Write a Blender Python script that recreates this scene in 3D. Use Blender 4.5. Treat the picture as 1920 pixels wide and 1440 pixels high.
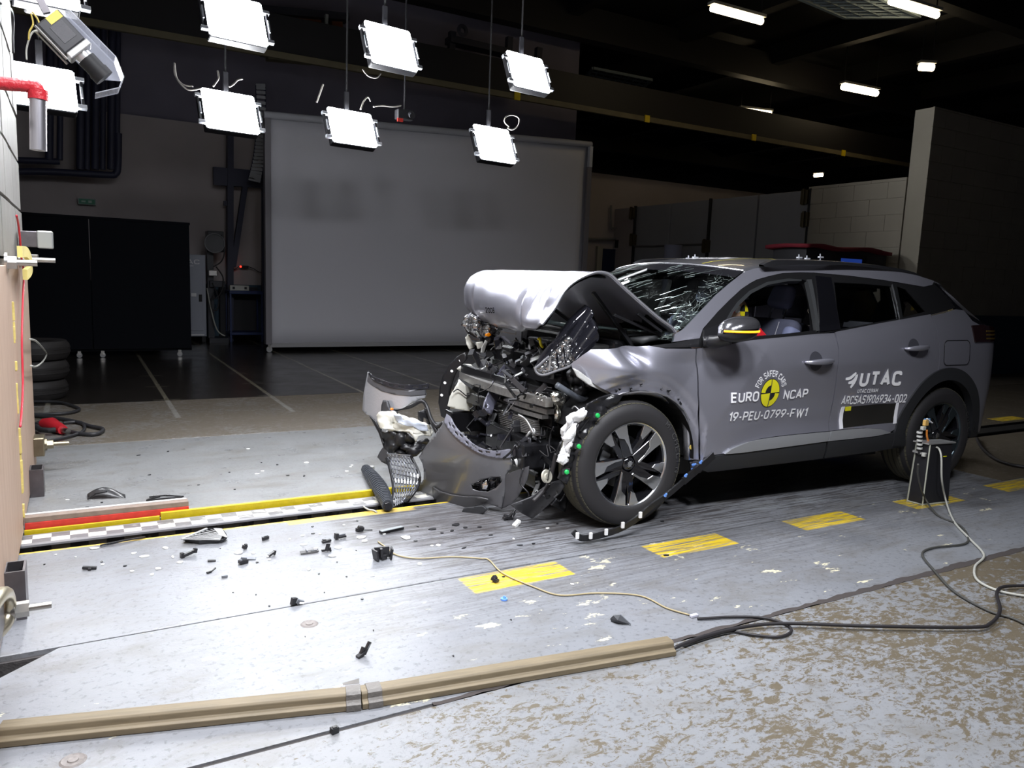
import bpy, bmesh, math, random
import numpy as np
from mathutils import Vector, Matrix, noise as mnoise
S = bpy.context.scene
for o in list(bpy.data.objects): bpy.data.objects.remove(o)
# ------------------------------------------------------------------ camera
FPX = 1425.29
CM = Matrix(((0.87004555, -0.49147661, 0.03835999), (-0.03479992, -0.13885188, -0.98970153), (0.49174151, 0.85975049, -0.13791081)))
EYE = Vector((0, 0, 1.30134))
cd = bpy.data.cameras.new('camera'); cam = bpy.data.objects.new('camera', cd); S.collection.objects.link(cam)
cd.sensor_fit = 'HORIZONTAL'; cd.sensor_width = 36; cd.lens = FPX / 1920 * 36; cd.clip_end = 200; cd.clip_start = 0.05
_r, _d, _f = Vector(CM[0]), Vector(CM[1]), Vector(CM[2])
cam.matrix_world = Matrix(((_r.x, -_d.x, -_f.x, EYE.x), (_r.y, -_d.y, -_f.y, EYE.y), (_r.z, -_d.z, -_f.z, EYE.z), (0, 0, 0, 1)))
S.camera = cam
# ------------------------------------------------------------------ view, world
S.view_settings.view_transform = 'Standard'; S.view_settings.look = 'None'; S.view_settings.gamma = 1
S.view_settings.exposure = -0.02; S.view_settings.use_curve_mapping = False
w = bpy.data.worlds.new('hall_air'); S.world = w; w.use_nodes = True
w.node_tree.nodes['Background'].inputs[0].default_value = (0.55, 0.56, 0.75, 1)
w.node_tree.nodes['Background'].inputs[1].default_value = 0.02
# ------------------------------------------------------------------ lights
def area(name, loc, tgt, sx, sy, power, color=(1, 1, 1), spread=math.pi):
    l = bpy.data.lights.new(name, 'AREA'); l.shape = 'RECTANGLE'; l.size = sx; l.size_y = sy; l.energy = power
    l.color = color; l.spread = spread
    o = bpy.data.objects.new(name, l); S.collection.objects.link(o); o.location = loc
    o.rotation_euler = (Vector(tgt) - Vector(loc)).to_track_quat('-Z', 'Y').to_euler()
    return o
COOL = (0.93, 0.95, 1.0)
# the rig of floodlights goes on above the track, on this side of the lamps the photograph shows
for k, (x, y, z, p) in enumerate([(-0.1, 1.3, 3.9, 50), (1.0, 0.7, 4.1, 85), (2.4, 0.5, 4.2, 62), (-0.1, 4.6, 4.7, 75), (1.6, 4.6, 4.7, 75)]):
    area('rig_flood', (x, y, z), (0.9 + 0.35 * x, 3.4, 0.0), 0.55, 0.5, p, COOL, math.radians(115))
# ------------------------------------------------------------------ pixel helpers (the photograph as 1920 x 1440)
CX, CY, CA = 2.52235864, 3.09288533, -0.05026731
cc, ss = math.cos(CA), math.sin(CA)
def ray(px, py): return CM.transposed() @ Vector((px - 960, py - 720, FPX))
def fl(px, py, z=0.0):
    r = ray(px, py); t = (z - EYE.z) / r.z; return EYE + r * t
def atY(px, py, y):
    r = ray(px, py); return EYE + r * (y / r.y)
def atX(px, py, x):
    r = ray(px, py); return EYE + r * (x / r.x)
def tocar(P):
    d = Vector(P) - Vector((CX, CY, 0)); return Vector((d.x * cc + d.y * ss, -d.x * ss + d.y * cc, d.z))
ECAR = tocar(EYE)
def cray(px, py):
    r = ray(px, py); return Vector((r.x * cc + r.y * ss, -r.x * ss + r.y * cc, r.z))
def cv(px, py, v=0.0):            # point of the car frame at depth v
    r = cray(px, py); return ECAR + r * ((v - ECAR.y) / r.y)
# ------------------------------------------------------------------ objects
def tag(o, label=None, cat=None, group=None, kind=None):
    if label: o['label'] = label
    if cat: o['category'] = cat
    if group: o['group'] = group
    if kind: o['kind'] = kind
    return o
def empty(name, loc=(0, 0, 0), rz=0, label=None, cat=None, group=None, parent=None):
    o = bpy.data.objects.new(name, None); S.collection.objects.link(o); o.location = loc; o.rotation_euler = (0, 0, rz)
    o.empty_display_size = 0.1
    if parent: o.parent = parent
    return tag(o, label, cat, group)
class MB:
    def __init__(s): s.v = []; s.f = []; s.m = []; s.k = 0
    def add(s, vs, fs):
        b = len(s.v); s.v += [Vector(q) for q in vs]; s.f += [tuple(b + i for i in f) for f in fs]; s.m += [s.k] * len(fs); return s
    def mat(s, k): s.k = k; return s
    def box(s, x0, x1, y0, y1, z0, z1, M=None, taper=0):
        vs = [Vector((x, y, z)) for z in (z0, z1) for (x, y) in ((x0, y0), (x1, y0), (x1, y1), (x0, y1))]
        if taper:
            c = Vector(((x0 + x1) / 2, (y0 + y1) / 2, 0))
            for i in range(4, 8): vs[i].x = c.x + (vs[i].x - c.x) * (1 - taper); vs[i].y = c.y + (vs[i].y - c.y) * (1 - taper)
        if M: vs = [M @ q for q in vs]
        return s.add(vs, [(0, 3, 2, 1), (4, 5, 6, 7), (0, 1, 5, 4), (1, 2, 6, 5), (2, 3, 7, 6), (3, 0, 4, 7)])
    def bar(s, a, b, w, h, up=(0, 0, 1)):
        a = Vector(a); b = Vector(b); d = (b - a); L = d.length; d.normalize(); up = Vector(up)
        sx = d.cross(up)
        if sx.length < 1e-4: sx = d.cross(Vector((1, 0, 0)))
        sx.normalize(); u = sx.cross(d)
        M = Matrix(((d.x, sx.x, u.x, a.x), (d.y, sx.y, u.y, a.y), (d.z, sx.z, u.z, a.z), (0, 0, 0, 1)))
        return s.box(0, L, -w / 2, w / 2, -h / 2, h / 2, M)
    def tube(s, pts, r, n=8, cap=True):
        pts = [Vector(p) for p in pts]; rs = r if isinstance(r, (list, tuple)) else [r] * len(pts)
        vs = []; ref = None
        for i, p in enumerate(pts):
            t = (pts[min(i + 1, len(pts) - 1)] - pts[max(i - 1, 0)]); t.normalize()
            if ref is None:
                ref = t.cross(Vector((0, 0, 1)));
                if ref.length < 1e-3: ref = t.cross(Vector((1, 0, 0)))
            ref = ref - t * ref.dot(t)
            if ref.length < 1e-4: ref = t.orthogonal()
            ref.normalize(); b = t.cross(ref)
            vs += [p + (ref * math.cos(2 * math.pi * k / n) + b * math.sin(2 * math.pi * k / n)) * rs[i] for k in range(n)]
        fs = [(i * n + k, i * n + (k + 1) % n, (i + 1) * n + (k + 1) % n, (i + 1) * n + k) for i in range(len(pts) - 1) for k in range(n)]
        if cap: fs += [tuple(range(n))[::-1], tuple((len(pts) - 1) * n + k for k in range(n))]
        return s.add(vs, fs)
    def cyl(s, a, b, r, n=16, r2=None): return s.tube([a, b], [r, r if r2 is None else r2], n)
    def lathe(s, prof, n=32, M=None, closed=False):     # profile (r, h) about local z
        vs = []
        for i in range(n):
            a = 2 * math.pi * i / n
            for (r, h) in prof: vs.append(Vector((r * math.cos(a), r * math.sin(a), h)))
        if M: vs = [M @ q for q in vs]
        m = len(prof); fs = []
        for i in range(n):
            j = (i + 1) % n
            for k in range(m - 1 if not closed else m):
                k2 = (k + 1) % m; fs.append((i * m + k, j * m + k, j * m + k2, i * m + k2))
        return s.add(vs, fs)
    def prism(s, poly, h0, h1, fn):                     # poly in 2D, fn(x, y, h) -> 3D
        n = len(poly); vs = [fn(x, y, h0) for x, y in poly] + [fn(x, y, h1) for x, y in poly]
        return s.add(vs, [tuple(range(n))[::-1], tuple(range(n, 2 * n))] + [(i, (i + 1) % n, n + (i + 1) % n, n + i) for i in range(n)])
    def grid(s, fn, nu, nv, thick=0):
        vs = [Vector(fn(i / nu, j / nv)) for i in range(nu + 1) for j in range(nv + 1)]
        q = lambda i, j: i * (nv + 1) + j
        fs = [(q(i, j), q(i + 1, j), q(i + 1, j + 1), q(i, j + 1)) for i in range(nu) for j in range(nv)]
        return s.add(vs, fs)
    def build(s, name, mats, parent=None, smooth=False, bevel=0, solid=0, seg=2, loc=None, angle=40, subsurf=0, solid_off=-1):
        me = bpy.data.meshes.new(name); me.from_pydata([tuple(q) for q in s.v], [], s.f)
        for m in (mats if isinstance(mats, (list, tuple)) else [mats]): me.materials.append(m)
        me.polygons.foreach_set('material_index', s.m)
        me.update()
        bm = bmesh.new(); bm.from_mesh(me); bmesh.ops.recalc_face_normals(bm, faces=bm.faces); bm.to_mesh(me); bm.free()
        o = bpy.data.objects.new(name, me); S.collection.objects.link(o)
        if loc is not None: o.location = loc
        if parent: o.parent = parent
        if smooth:
            for p in me.polygons: p.use_smooth = True
            if smooth != 'all': me.set_sharp_from_angle(angle=math.radians(angle))
        if subsurf:
            md = o.modifiers.new('sub', 'SUBSURF'); md.levels = md.render_levels = subsurf
        if solid:
            md = o.modifiers.new('solid', 'SOLIDIFY'); md.thickness = solid; md.offset = solid_off
        if bevel:
            md = o.modifiers.new('bevel', 'BEVEL'); md.width = bevel; md.segments = seg; md.limit_method = 'ANGLE'; md.angle_limit = math.radians(35)
        return o
def copy_tree(o, parent=None):
    c = o.copy(); S.collection.objects.link(c); c.parent = parent
    for ch in [x for x in bpy.data.objects if x.parent == o and x != c]: copy_tree(ch, c)
    return c
def crv(pts, k=6, closed=False):                         # Catmull-Rom through points
    P = [Vector(p) for p in pts]; n = len(P); out = []
    for i in range(n if closed else n - 1):
        a, b, c_, d = (P[(i + j) % n] if closed else P[max(0, min(n - 1, i + j))] for j in (-1, 0, 1, 2))
        for t in range(k):
            t /= k; out.append(0.5 * ((2 * b) + (c_ - a) * t + (2 * a - 5 * b + 4 * c_ - d) * t * t + (3 * b - a - 3 * c_ + d) * t ** 3))
    if not closed: out.append(P[-1])
    return out
# ------------------------------------------------------------------ materials
MATS = {}
def mat(name, col=(0.5, 0.5, 0.5), rough=0.5, metal=0.0, spec=0.5, emit=None, es=0, bump=0, bscale=40, var=0, vscale=8, coat=0, trans=0, alpha=1, ior=1.45, crough=0.05):
    if name in MATS: return MATS[name]
    m = bpy.data.materials.new(name); m.use_nodes = True; N = m.node_tree.nodes; L = m.node_tree.links; B = N['Principled BSDF']
    B.inputs['Base Color'].default_value = (*col, 1); B.inputs['Roughness'].default_value = rough; B.inputs['Metallic'].default_value = metal
    B.inputs['Specular IOR Level'].default_value = spec; B.inputs['IOR'].default_value = ior
    B.inputs['Coat Weight'].default_value = coat; B.inputs['Coat Roughness'].default_value = crough
    B.inputs['Transmission Weight'].default_value = trans; B.inputs['Alpha'].default_value = alpha
    if emit: B.inputs['Emission Color'].default_value = (*emit, 1); B.inputs['Emission Strength'].default_value = es
    if var or bump:
        tc = N.new('ShaderNodeTexCoord'); no = N.new('ShaderNodeTexNoise'); no.inputs['Scale'].default_value = vscale if var else bscale
        no.inputs['Detail'].default_value = 6; L.new(tc.outputs['Object'], no.inputs['Vector'])
        if var:
            mx = N.new('ShaderNodeMix'); mx.data_type = 'RGBA'; mx.inputs[6].default_value = (*[max(0, c * (1 - var)) for c in col], 1)
            mx.inputs[7].default_value = (*[min(1, c * (1 + var)) for c in col], 1); L.new(no.outputs['Fac'], mx.inputs[0]); L.new(mx.outputs[2], B.inputs['Base Color'])
        if bump:
            n2 = N.new('ShaderNodeTexNoise'); n2.inputs['Scale'].default_value = bscale; n2.inputs['Detail'].default_value = 5; L.new(tc.outputs['Object'], n2.inputs['Vector'])
            bp = N.new('ShaderNodeBump'); bp.inputs['Strength'].default_value = bump; bp.inputs['Distance'].default_value = 0.01
            L.new(n2.outputs['Fac'], bp.inputs['Height']); L.new(bp.outputs[0], B.inputs['Normal'])
    MATS[name] = m; return m
class NG:                                                # small helper for node graphs
    def __init__(s, m): s.N = m.node_tree.nodes; s.L = m.node_tree.links; s.B = s.N['Principled BSDF']; s.tc = s.N.new('ShaderNodeTexCoord')
    def map(s, scale=(1, 1, 1), rot=(0, 0, 0), loc=(0, 0, 0), out='Object'):
        n = s.N.new('ShaderNodeMapping'); n.inputs['Scale'].default_value = scale; n.inputs['Rotation'].default_value = rot; n.inputs['Location'].default_value = loc
        s.L.new(s.tc.outputs[out], n.inputs[0]); return n.outputs[0]
    def noise(s, vec, scale, detail=6, rough=0.6, dist=0):
        n = s.N.new('ShaderNodeTexNoise'); n.inputs['Scale'].default_value = scale; n.inputs['Detail'].default_value = detail
        n.inputs['Roughness'].default_value = rough; n.inputs['Distortion'].default_value = dist; s.L.new(vec, n.inputs['Vector']); return n.outputs['Fac']
    def ramp(s, fac, a, b):
        n = s.N.new('ShaderNodeMapRange'); n.inputs[1].default_value = a; n.inputs[2].default_value = b; s.L.new(fac, n.inputs[0]); return n.outputs[0]
    def math(s, op, a, b=0.0):
        n = s.N.new('ShaderNodeMath'); n.operation = op
        for i, q in enumerate((a, b)):
            if isinstance(q, (int, float)): n.inputs[i].default_value = q
            else: s.L.new(q, n.inputs[i])
        return n.outputs[0]
    def mix(s, fac, a, b):
        n = s.N.new('ShaderNodeMix'); n.data_type = 'RGBA'
        for i, q in ((0, fac), (6, a), (7, b)):
            if isinstance(q, tuple): n.inputs[i].default_value = (*q, 1)
            elif isinstance(q, (int, float)): n.inputs[i].default_value = q
            else: s.L.new(q, n.inputs[i])
        return n.outputs[2]
    def sep(s):
        n = s.N.new('ShaderNodeSeparateXYZ'); s.L.new(s.tc.outputs['Object'], n.inputs[0]); return n.outputs
    def box(s, xyz, x0, x1, y0, y1, soft=0.01):          # 1 inside a rectangle in x, y
        f = None
        for (c, a, b) in ((0, x0, x1), (1, y0, y1)):
            u = s.ramp(xyz[c], a - soft, a + soft); v = s.ramp(xyz[c], b + soft, b - soft)
            g = s.math('MULTIPLY', u, v); f = g if f is None else s.math('MULTIPLY', f, g)
        return f
    def bump(s, h, st=0.3, d=0.01):
        b = s.N.new('ShaderNodeBump'); b.inputs['Strength'].default_value = st; b.inputs['Distance'].default_value = d; s.L.new(h, b.inputs['Height']); s.L.new(b.outputs[0], s.B.inputs['Normal'])
BLACK = mat('black_plastic', (0.012, 0.012, 0.014), 0.38)
BLKM = mat('matt_black', (0.018, 0.018, 0.02), 0.65, bump=0.1, bscale=300)
GLOSSB = mat('gloss_black', (0.006, 0.006, 0.008), 0.06, coat=1)
STEEL = mat('bare_steel', (0.45, 0.44, 0.42), 0.32, 1.0, var=0.25, vscale=20)
CHROME = mat('chrome', (0.8, 0.8, 0.82), 0.08, 1.0)
RUST = mat('galvanised_steel', (0.32, 0.28, 0.2), 0.35, 1.0, var=0.3, vscale=30)
DARK = mat('dark_void', (0.004, 0.004, 0.005), 0.8)
WHITEP = mat('white_plastic', (0.72, 0.71, 0.64), 0.45, var=0.08, vscale=14)
WHITE = mat('white_paint', (0.8, 0.8, 0.8), 0.5)
YELLOW = mat('yellow_paint', (0.75, 0.55, 0.01), 0.45, var=0.2, vscale=15)
RED = mat('red_paint', (0.5, 0.03, 0.02), 0.45)
CABLE = mat('cable_rubber', (0.02, 0.018, 0.02), 0.5)
GREYCABLE = mat('grey_cable', (0.42, 0.42, 0.38), 0.45)
# ================================================================== FLOOR
def floor_mat(name, base, wear=(), streak=None, patches=(), rough=0.3, chips=None, lines=(), dirt=0.12, tan=None):
    m = bpy.data.materials.new(name); m.use_nodes = True; g = NG(m); xyz = g.sep(); P = g.map()
    big = g.noise(P, 0.9, 5); col = g.mix(g.ramp(big, 0.3, 0.7), tuple(c * (1 - dirt) for c in base), tuple(min(1, c * (1 + dirt * 0.5)) for c in base))
    fine = g.noise(P, 45, 3); col = g.mix(g.ramp(fine, 0.56, 0.66), col, tuple(c * 0.66 for c in base)); st = g.noise(g.map((1.0, 2.2, 1)), 2.6, 9, 0.72, 0.6); col = g.mix(g.math('MULTIPLY', g.ramp(st, 0.48, 0.66), 0.5), col, (base[0] * 0.62, base[1] * 0.55, base[2] * 0.44)); sc_ = g.noise(g.map((3, 40, 1), (0, 0, 0.3)), 3.0, 6, 0.7); sd = g.noise(g.map((30, 3, 1), (0, 0, 0.5)), 2.2, 6, 0.7); col = g.mix(g.math('MULTIPLY', g.ramp(g.math('MAXIMUM', sc_, sd), 0.68, 0.74), 0.45), col, tuple(c * 0.45 for c in base))
    vo = g.N.new('ShaderNodeTexVoronoi'); vo.feature = 'DISTANCE_TO_EDGE'; vo.inputs['Scale'].default_value = 9; wv = g.N.new('ShaderNodeVectorMath'); wv.operation = 'ADD'; nz = g.N.new('ShaderNodeTexNoise'); nz.inputs['Scale'].default_value = 5; nz.inputs['Detail'].default_value = 6; g.L.new(P, nz.inputs['Vector']); g.L.new(P, wv.inputs[0]); g.L.new(nz.outputs['Color'], wv.inputs[1]); g.L.new(wv.outputs[0], vo.inputs['Vector'])
    ck = g.math('MULTIPLY', g.ramp(vo.outputs['Distance'], 0.012, 0.0), g.ramp(g.noise(P, 1.7, 4), 0.48, 0.60)); col = g.mix(g.math('MULTIPLY', ck, 0.55), col, tuple(c * 0.4 for c in base))
    rg = g.math('ADD', g.math('MULTIPLY', g.noise(P, 3.5, 5), 0.30), rough - 0.14)
    if tan:                                              # worn through to a brown coat: (colour, x0, x1, angle, lo, hi)
        tc_, x0, x1, lo, hi = tan
        for ang, sc in ((math.radians(-38), 1.0), (math.radians(20), 1.4)):
            v = g.map((2.6 * sc, 4.6 * sc, 1), (0, 0, ang)); n = g.noise(v, 6.0, 12, 0.76, 0.6)
            dens = g.math('MULTIPLY', g.ramp(xyz[0], x0, x1), 0.13); blot = g.math('MULTIPLY', g.math('SUBTRACT', g.noise(P, 1.3, 3), 0.5), 0.30)
            f = g.ramp(g.math('ADD', g.math('ADD', n, dens), blot), lo, hi); col = g.mix(f, col, tc_)
            rg = g.math('ADD', rg, g.math('MULTIPLY', f, 0.12))
    if chips:                                            # pale chips showing an older coat
        c2, x0, x1, lo, hi, sc = chips
        v = g.map((sc, sc * 2.2, 1)); n = g.noise(v, 5, 8, 0.68); blot = g.math('MULTIPLY', g.math('SUBTRACT', g.noise(P, 2.0, 3), 0.5), 0.35)
        col = g.mix(g.ramp(g.math('ADD', n, blot), lo, hi), col, c2)
    fx = None
    for (x0, x1, y0, y1) in patches:
        b = g.box(xyz, x0, x1, y0, y1, 0.006); fx = b if fx is None else g.math('MAXIMUM', fx, b)
    if fx is not None:
        wn = g.noise(g.map((1.5, 26, 1)), 2.2, 7, 0.7); col = g.mix(g.math('MULTIPLY', fx, g.ramp(wn, 0.60, 0.47)), col, (0.78, 0.55, 0.02))
    if streak:                                           # rubber and scrape marks along the track: list of (x0, x1, y0, y1, lo, hi)
        for (x0, x1, y0, y1, lo, hi, sy) in streak:
            v = g.map((1.3, sy, 1)); n = g.noise(v, 2.3, 10, 0.74, 0.2); b = g.box(xyz, x0, x1, y0, y1, 0.35 if x1 - x0 > 1 else 0.05)
            b2 = g.ramp(xyz[1], y0 - 0.05, y0 + 0.05)
            f = g.math('MULTIPLY', g.ramp(n, lo, hi), b); col = g.mix(g.math('MULTIPLY', f, 0.9), col, (0.05, 0.045, 0.045))
    for (x0, x1, y0, y1, c3, op) in lines:
        b = g.box(xyz, x0, x1, y0, y1, 0.004); wn = g.noise(P, 14, 6); col = g.mix(g.math('MULTIPLY', g.math('MULTIPLY', b, op), g.ramp(wn, 0.3, 0.45)), col, c3)
    g.L.new(col, g.B.inputs['Base Color']); g.L.new(rg, g.B.inputs['Roughness'])
    g.bump(g.noise(P, 22, 8, 0.7), 0.28, 0.006); return m
GREY = (0.20, 0.208, 0.226); BRN = (0.105, 0.086, 0.058); CHIP = (0.62, 0.58, 0.42)
f_near = floor_mat('old_paint_floor', (0.215, 0.222, 0.235), tan=(BRN, 0.2, 3.8, 0.60, 0.622), rough=0.40, chips=(CHIP, 0, 5, 0.80, 0.82, 0.9))
f_plate = floor_mat('grey_plate_paint', GREY, rough=0.36, chips=(CHIP, 0, 5, 0.635, 0.65, 1.0),
    streak=[(0.9, 9, 2.60, 2.90, 0.43, 0.58, 30)], patches=[(x, x + 0.50, 2.665, 2.835) for x in (1.39, 2.40, 3.41, 4.41, 5.42, 6.43)])
f_mid = floor_mat('grey_track_paint', GREY, rough=0.33, chips=(CHIP, 0, 5, 0.78, 0.80, 1.0),
    streak=[(1.2, 9, 2.8, 3.75, 0.495, 0.545, 24), (1.1, 1.9, 3.3, 3.9, 0.42, 0.6, 14), (1.5, 3.4, 3.3, 3.92, 0.35, 0.55, 9)], lines=[(-0.3, 9, 3.875, 3.91, (0.7, 0.48, 0.02), 0.8), (0.9, 1.6, 3.82, 3.88, (0.7, 0.48, 0.02), 0.5)])
f_far = floor_mat('grey_far_plate', (0.225, 0.23, 0.235), rough=0.30, chips=(CHIP, 0, 5, 0.78, 0.80, 1.0), tan=(BRN, -2, 9, 0.66, 0.72),
    streak=[(0.3, 9, 4.2, 6.1, 0.62, 0.74, 16)], lines=[(0.3, 9, 4.21, 4.30, (0.7, 0.48, 0.02), 0.7)], patches=[(x, x + 0.5, 4.31, 4.47) for x in (4.41, 5.42, 6.43, 7.44, 8.45, 9.46)])
f_worn = floor_mat('worn_back_floor', (0.21, 0.205, 0.20), tan=((0.12, 0.10, 0.075), -3, 8, 0.50, 0.56), rough=0.36, lines=[(x - 0.022, x + 0.022, 7.0, 8.2, (0.4, 0.4, 0.38), 0.35) for x in (-0.28, 0.71, 1.69, 2.67, 3.65)])
LN = (0.22, 0.20, 0.15)
f_dark = floor_mat('dark_shiny_floor', (0.028, 0.024, 0.021), rough=0.20, dirt=0.3,
    lines=[(x - 0.02, x + 0.02, 7.9, 15, LN, 0.8) for x in (-0.28, 0.71, 1.69, 2.67, 3.65, 4.63, 5.61)] + [(x - 0.12, x + 0.12, y - 0.012, y + 0.012, LN, 0.7) for x in (0.71, 1.69) for y in (8.0, 8.9, 9.8)])
f_rfar = floor_mat('brown_far_plate', (0.13, 0.12, 0.10), tan=((0.085, 0.07, 0.05), 0, 8, 0.5, 0.6), rough=0.4, patches=[(x, x + 0.5, 4.31, 4.47) for x in (4.41, 5.42, 6.43, 7.44, 8.45, 9.46)])
f_right = floor_mat('brown_hall_floor', (0.13, 0.12, 0.10), tan=((0.085, 0.07, 0.05), 0, 8, 0.5, 0.6), rough=0.4)
fb = MB().box(-6, 30, -6, 26, -0.32, -0.26)
flo = fb.build('floor', DARK); flo['kind'] = 'structure'
def plate(x0, x1, y0, y1, m, bev=0.003, z=0.0, name='floor_plate'):
    b = MB().box(x0, x1, y0, y1, z - 0.26, z); o = b.build(name, m, flo, bevel=bev, seg=1); return o
plate(-6, 30, -6, 1.975, f_near)
pc = MB(); pc.prism([(30, 1.990), (30, 2.850), (-0.10, 2.850), (-0.31, 2.66), (-6, 2.66), (-6, 1.990)], -0.26, 0.0, lambda x, y, h: Vector((x, y, h))); pc.build('floor_plate', f_plate, flo)

plate(-6, 5.70, 2.864, 3.895, f_mid); plate(5.706, 30, 2.862, 3.895, f_right)
plate(-6, 4.2, 4.20, 6.145, f_far); plate(4.205, 30, 4.20, 6.145, f_rfar)
plate(-6, 30, 6.155, 7.945, f_worn)
plate(-6, 30, 7.948, 26, f_dark)
# steel edge of the plate next to the broken joint, and the crack filler
eb = MB()
rnd = random.Random(4)
pts = [fl(*p) for p in ((0, 1231), (60, 1224), (105, 1214.5))]
MB().box(-6, 30, 1.974, 1.991, -0.26, -0.006).build('joint_filler', mat('joint_filler', (0.055, 0.05, 0.05), 0.9, bump=0.5, bscale=60), flo)
MB().box(-6, 30, 2.848, 2.866, -0.26, -0.02).build('joint_filler', mat('joint_filler'), flo)
MB().box(-6, 30, 6.144, 6.156, -0.26, -0.004).build('joint_filler', mat('rusty_joint', (0.16, 0.09, 0.06), 0.9), flo)
# countersunk floor sockets
for (px, py) in ((140, 1353), (137, 1426), (580, 1170)):
    c = fl(px, py); b = MB(); b.lathe([(0.0, 0.004), (0.012, 0.004), (0.014, 0.001), (0.024, 0.0015), (0.028, 0.0035), (0.033, 0.0)], 24, Matrix.Translation(c))
    b.build('floor_socket', mat('socket', (0.2, 0.18, 0.17), 0.6, var=0.5, vscale=80), flo, smooth=True)
# ---- track channel with the checkered guide rail
ch = MB().box(-6, 30, 3.895, 3.90, -0.26, -0.002).box(-6, 30, 4.19, 4.2, -0.26, -0.06)
ch.build('trim_1', DARK)['kind'] = 'structure'
def rail_mat():
    m = bpy.data.materials.new('checkered_rail'); m.use_nodes = True; g = NG(m); xyz = g.sep()
    ck = g.N.new('ShaderNodeTexChecker'); ck.inputs['Scale'].default_value = 1; ck.inputs[1].default_value = (0.62, 0.6, 0.52, 1); ck.inputs[2].default_value = (0.13, 0.13, 0.14, 1)
    g.L.new(g.map((1 / 0.077, 1 / 0.0585, 1), loc=(0, 0.06, 0.3)), ck.inputs[0])
    xm = g.ramp(xyz[0], 0.05, 1.0); n = g.noise(g.map((1, 3, 1)), 7, 8, 0.7)
    col = g.mix(g.ramp(g.math('ADD', n, g.math('MULTIPLY', xm, 0.08)), 0.60, 0.66), ck.outputs[0], (0.48, 0.48, 0.46))
    edge = g.box(xyz, -9, 40, 4.033, 4.150, 0.002); col = g.mix(edge, (0.2, 0.2, 0.21), col)
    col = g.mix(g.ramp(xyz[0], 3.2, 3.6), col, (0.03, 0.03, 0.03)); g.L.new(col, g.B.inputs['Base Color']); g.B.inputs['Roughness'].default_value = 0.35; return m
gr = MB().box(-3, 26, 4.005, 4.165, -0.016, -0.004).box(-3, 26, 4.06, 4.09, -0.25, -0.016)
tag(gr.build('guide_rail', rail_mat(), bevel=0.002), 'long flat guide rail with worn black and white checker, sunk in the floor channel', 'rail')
# yellow lip along the far side of the channel
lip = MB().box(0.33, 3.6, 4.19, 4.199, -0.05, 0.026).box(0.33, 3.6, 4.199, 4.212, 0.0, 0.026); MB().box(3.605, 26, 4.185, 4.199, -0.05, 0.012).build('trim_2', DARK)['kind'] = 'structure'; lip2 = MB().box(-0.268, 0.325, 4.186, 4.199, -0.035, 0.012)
l1 = empty('channel_lip', (0, 0, 0), 0, 'yellow painted steel lip along the far edge of the track channel', 'edging')
ylw = mat('worn_yellow', (0.5, 0.38, 0.01), 0.4, var=0.25, vscale=25, bump=0.2, bscale=60)
lip.build('lip_strip', ylw, l1, bevel=0.002); lip2.build('lip_strip', ylw, l1, bevel=0.002)
# red and brown bar lying on the lip by the barrier
rb = empty('steel_bar', (0, 0, 0), 0, 'short square bar painted half red half brown, lying by the barrier along the channel', 'bar')
dirx = 0.756
b = MB().box(-0.266, 0.468, 4.215, 4.275, 0.040, 0.066); b.build('upper_face', mat('weathered_brown', (0.2, 0.15, 0.12), 0.6, var=0.35, vscale=30), rb, bevel=0.002)
b = MB().box(-0.266, 0.468, 4.212, 4.277, 0.004, 0.040); b.build('red_band', mat('red_bar', (0.5, 0.035, 0.025), 0.5, var=0.35, vscale=30), rb, bevel=0.002)
b = MB().box(-0.266, 0.462, 4.262, 4.277, 0.0665, 0.070); b.build('white_edge', WHITE, rb)
# ================================================================== WALLS
def wall_mat(name, upper, lower, zsplit=0.99, courses=None, rough=0.7):
    m = bpy.data.materials.new(name); m.use_nodes = True; g = NG(m); xyz = g.sep()
    n = g.noise(g.map(), 0.8, 6); up = g.mix(n, tuple(c * 0.8 for c in upper), tuple(c * 1.15 for c in upper))
    col = g.mix(g.ramp(xyz[2], zsplit - 0.004, zsplit + 0.004), lower, up); g.L.new(col, g.B.inputs['Base Color']); g.B.inputs['Roughness'].default_value = rough
    g.bump(g.noise(g.map(), 25, 4), 0.15, 0.01); return m
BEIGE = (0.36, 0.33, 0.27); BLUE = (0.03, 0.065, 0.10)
w_back = wall_mat('back_wall_haze_tint', (0.42, 0.375, 0.37), BLUE); w_blk = wall_mat('block_wall_paint', BEIGE, BLUE)  # back wall: beige paint pushed towards purple, lens haze put into the colour
def block_wall(name, x0, x1, y0, y1, z1, m, bl=0.60, bh=0.25, rowgap=0.006):
    b = MB().box(x0 + 0.008, x1 - 0.008, y0 + 0.008, y1 - 0.008, 0, z1 - 0.008); o = b.build(name, m); o['kind'] = 'structure'; return o
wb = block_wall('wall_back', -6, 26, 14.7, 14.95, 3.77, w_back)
wl = MB().box(-6, 10, 15.0, 15.2, 3.6, 9).build('wall_back_upper', mat('upper_wall_haze_tint', (0.2, 0.185, 0.24), 0.8, var=0.3, vscale=1)); wl['kind'] = 'structure'  # purple cast in this colour imitates the haze before the wall
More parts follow.
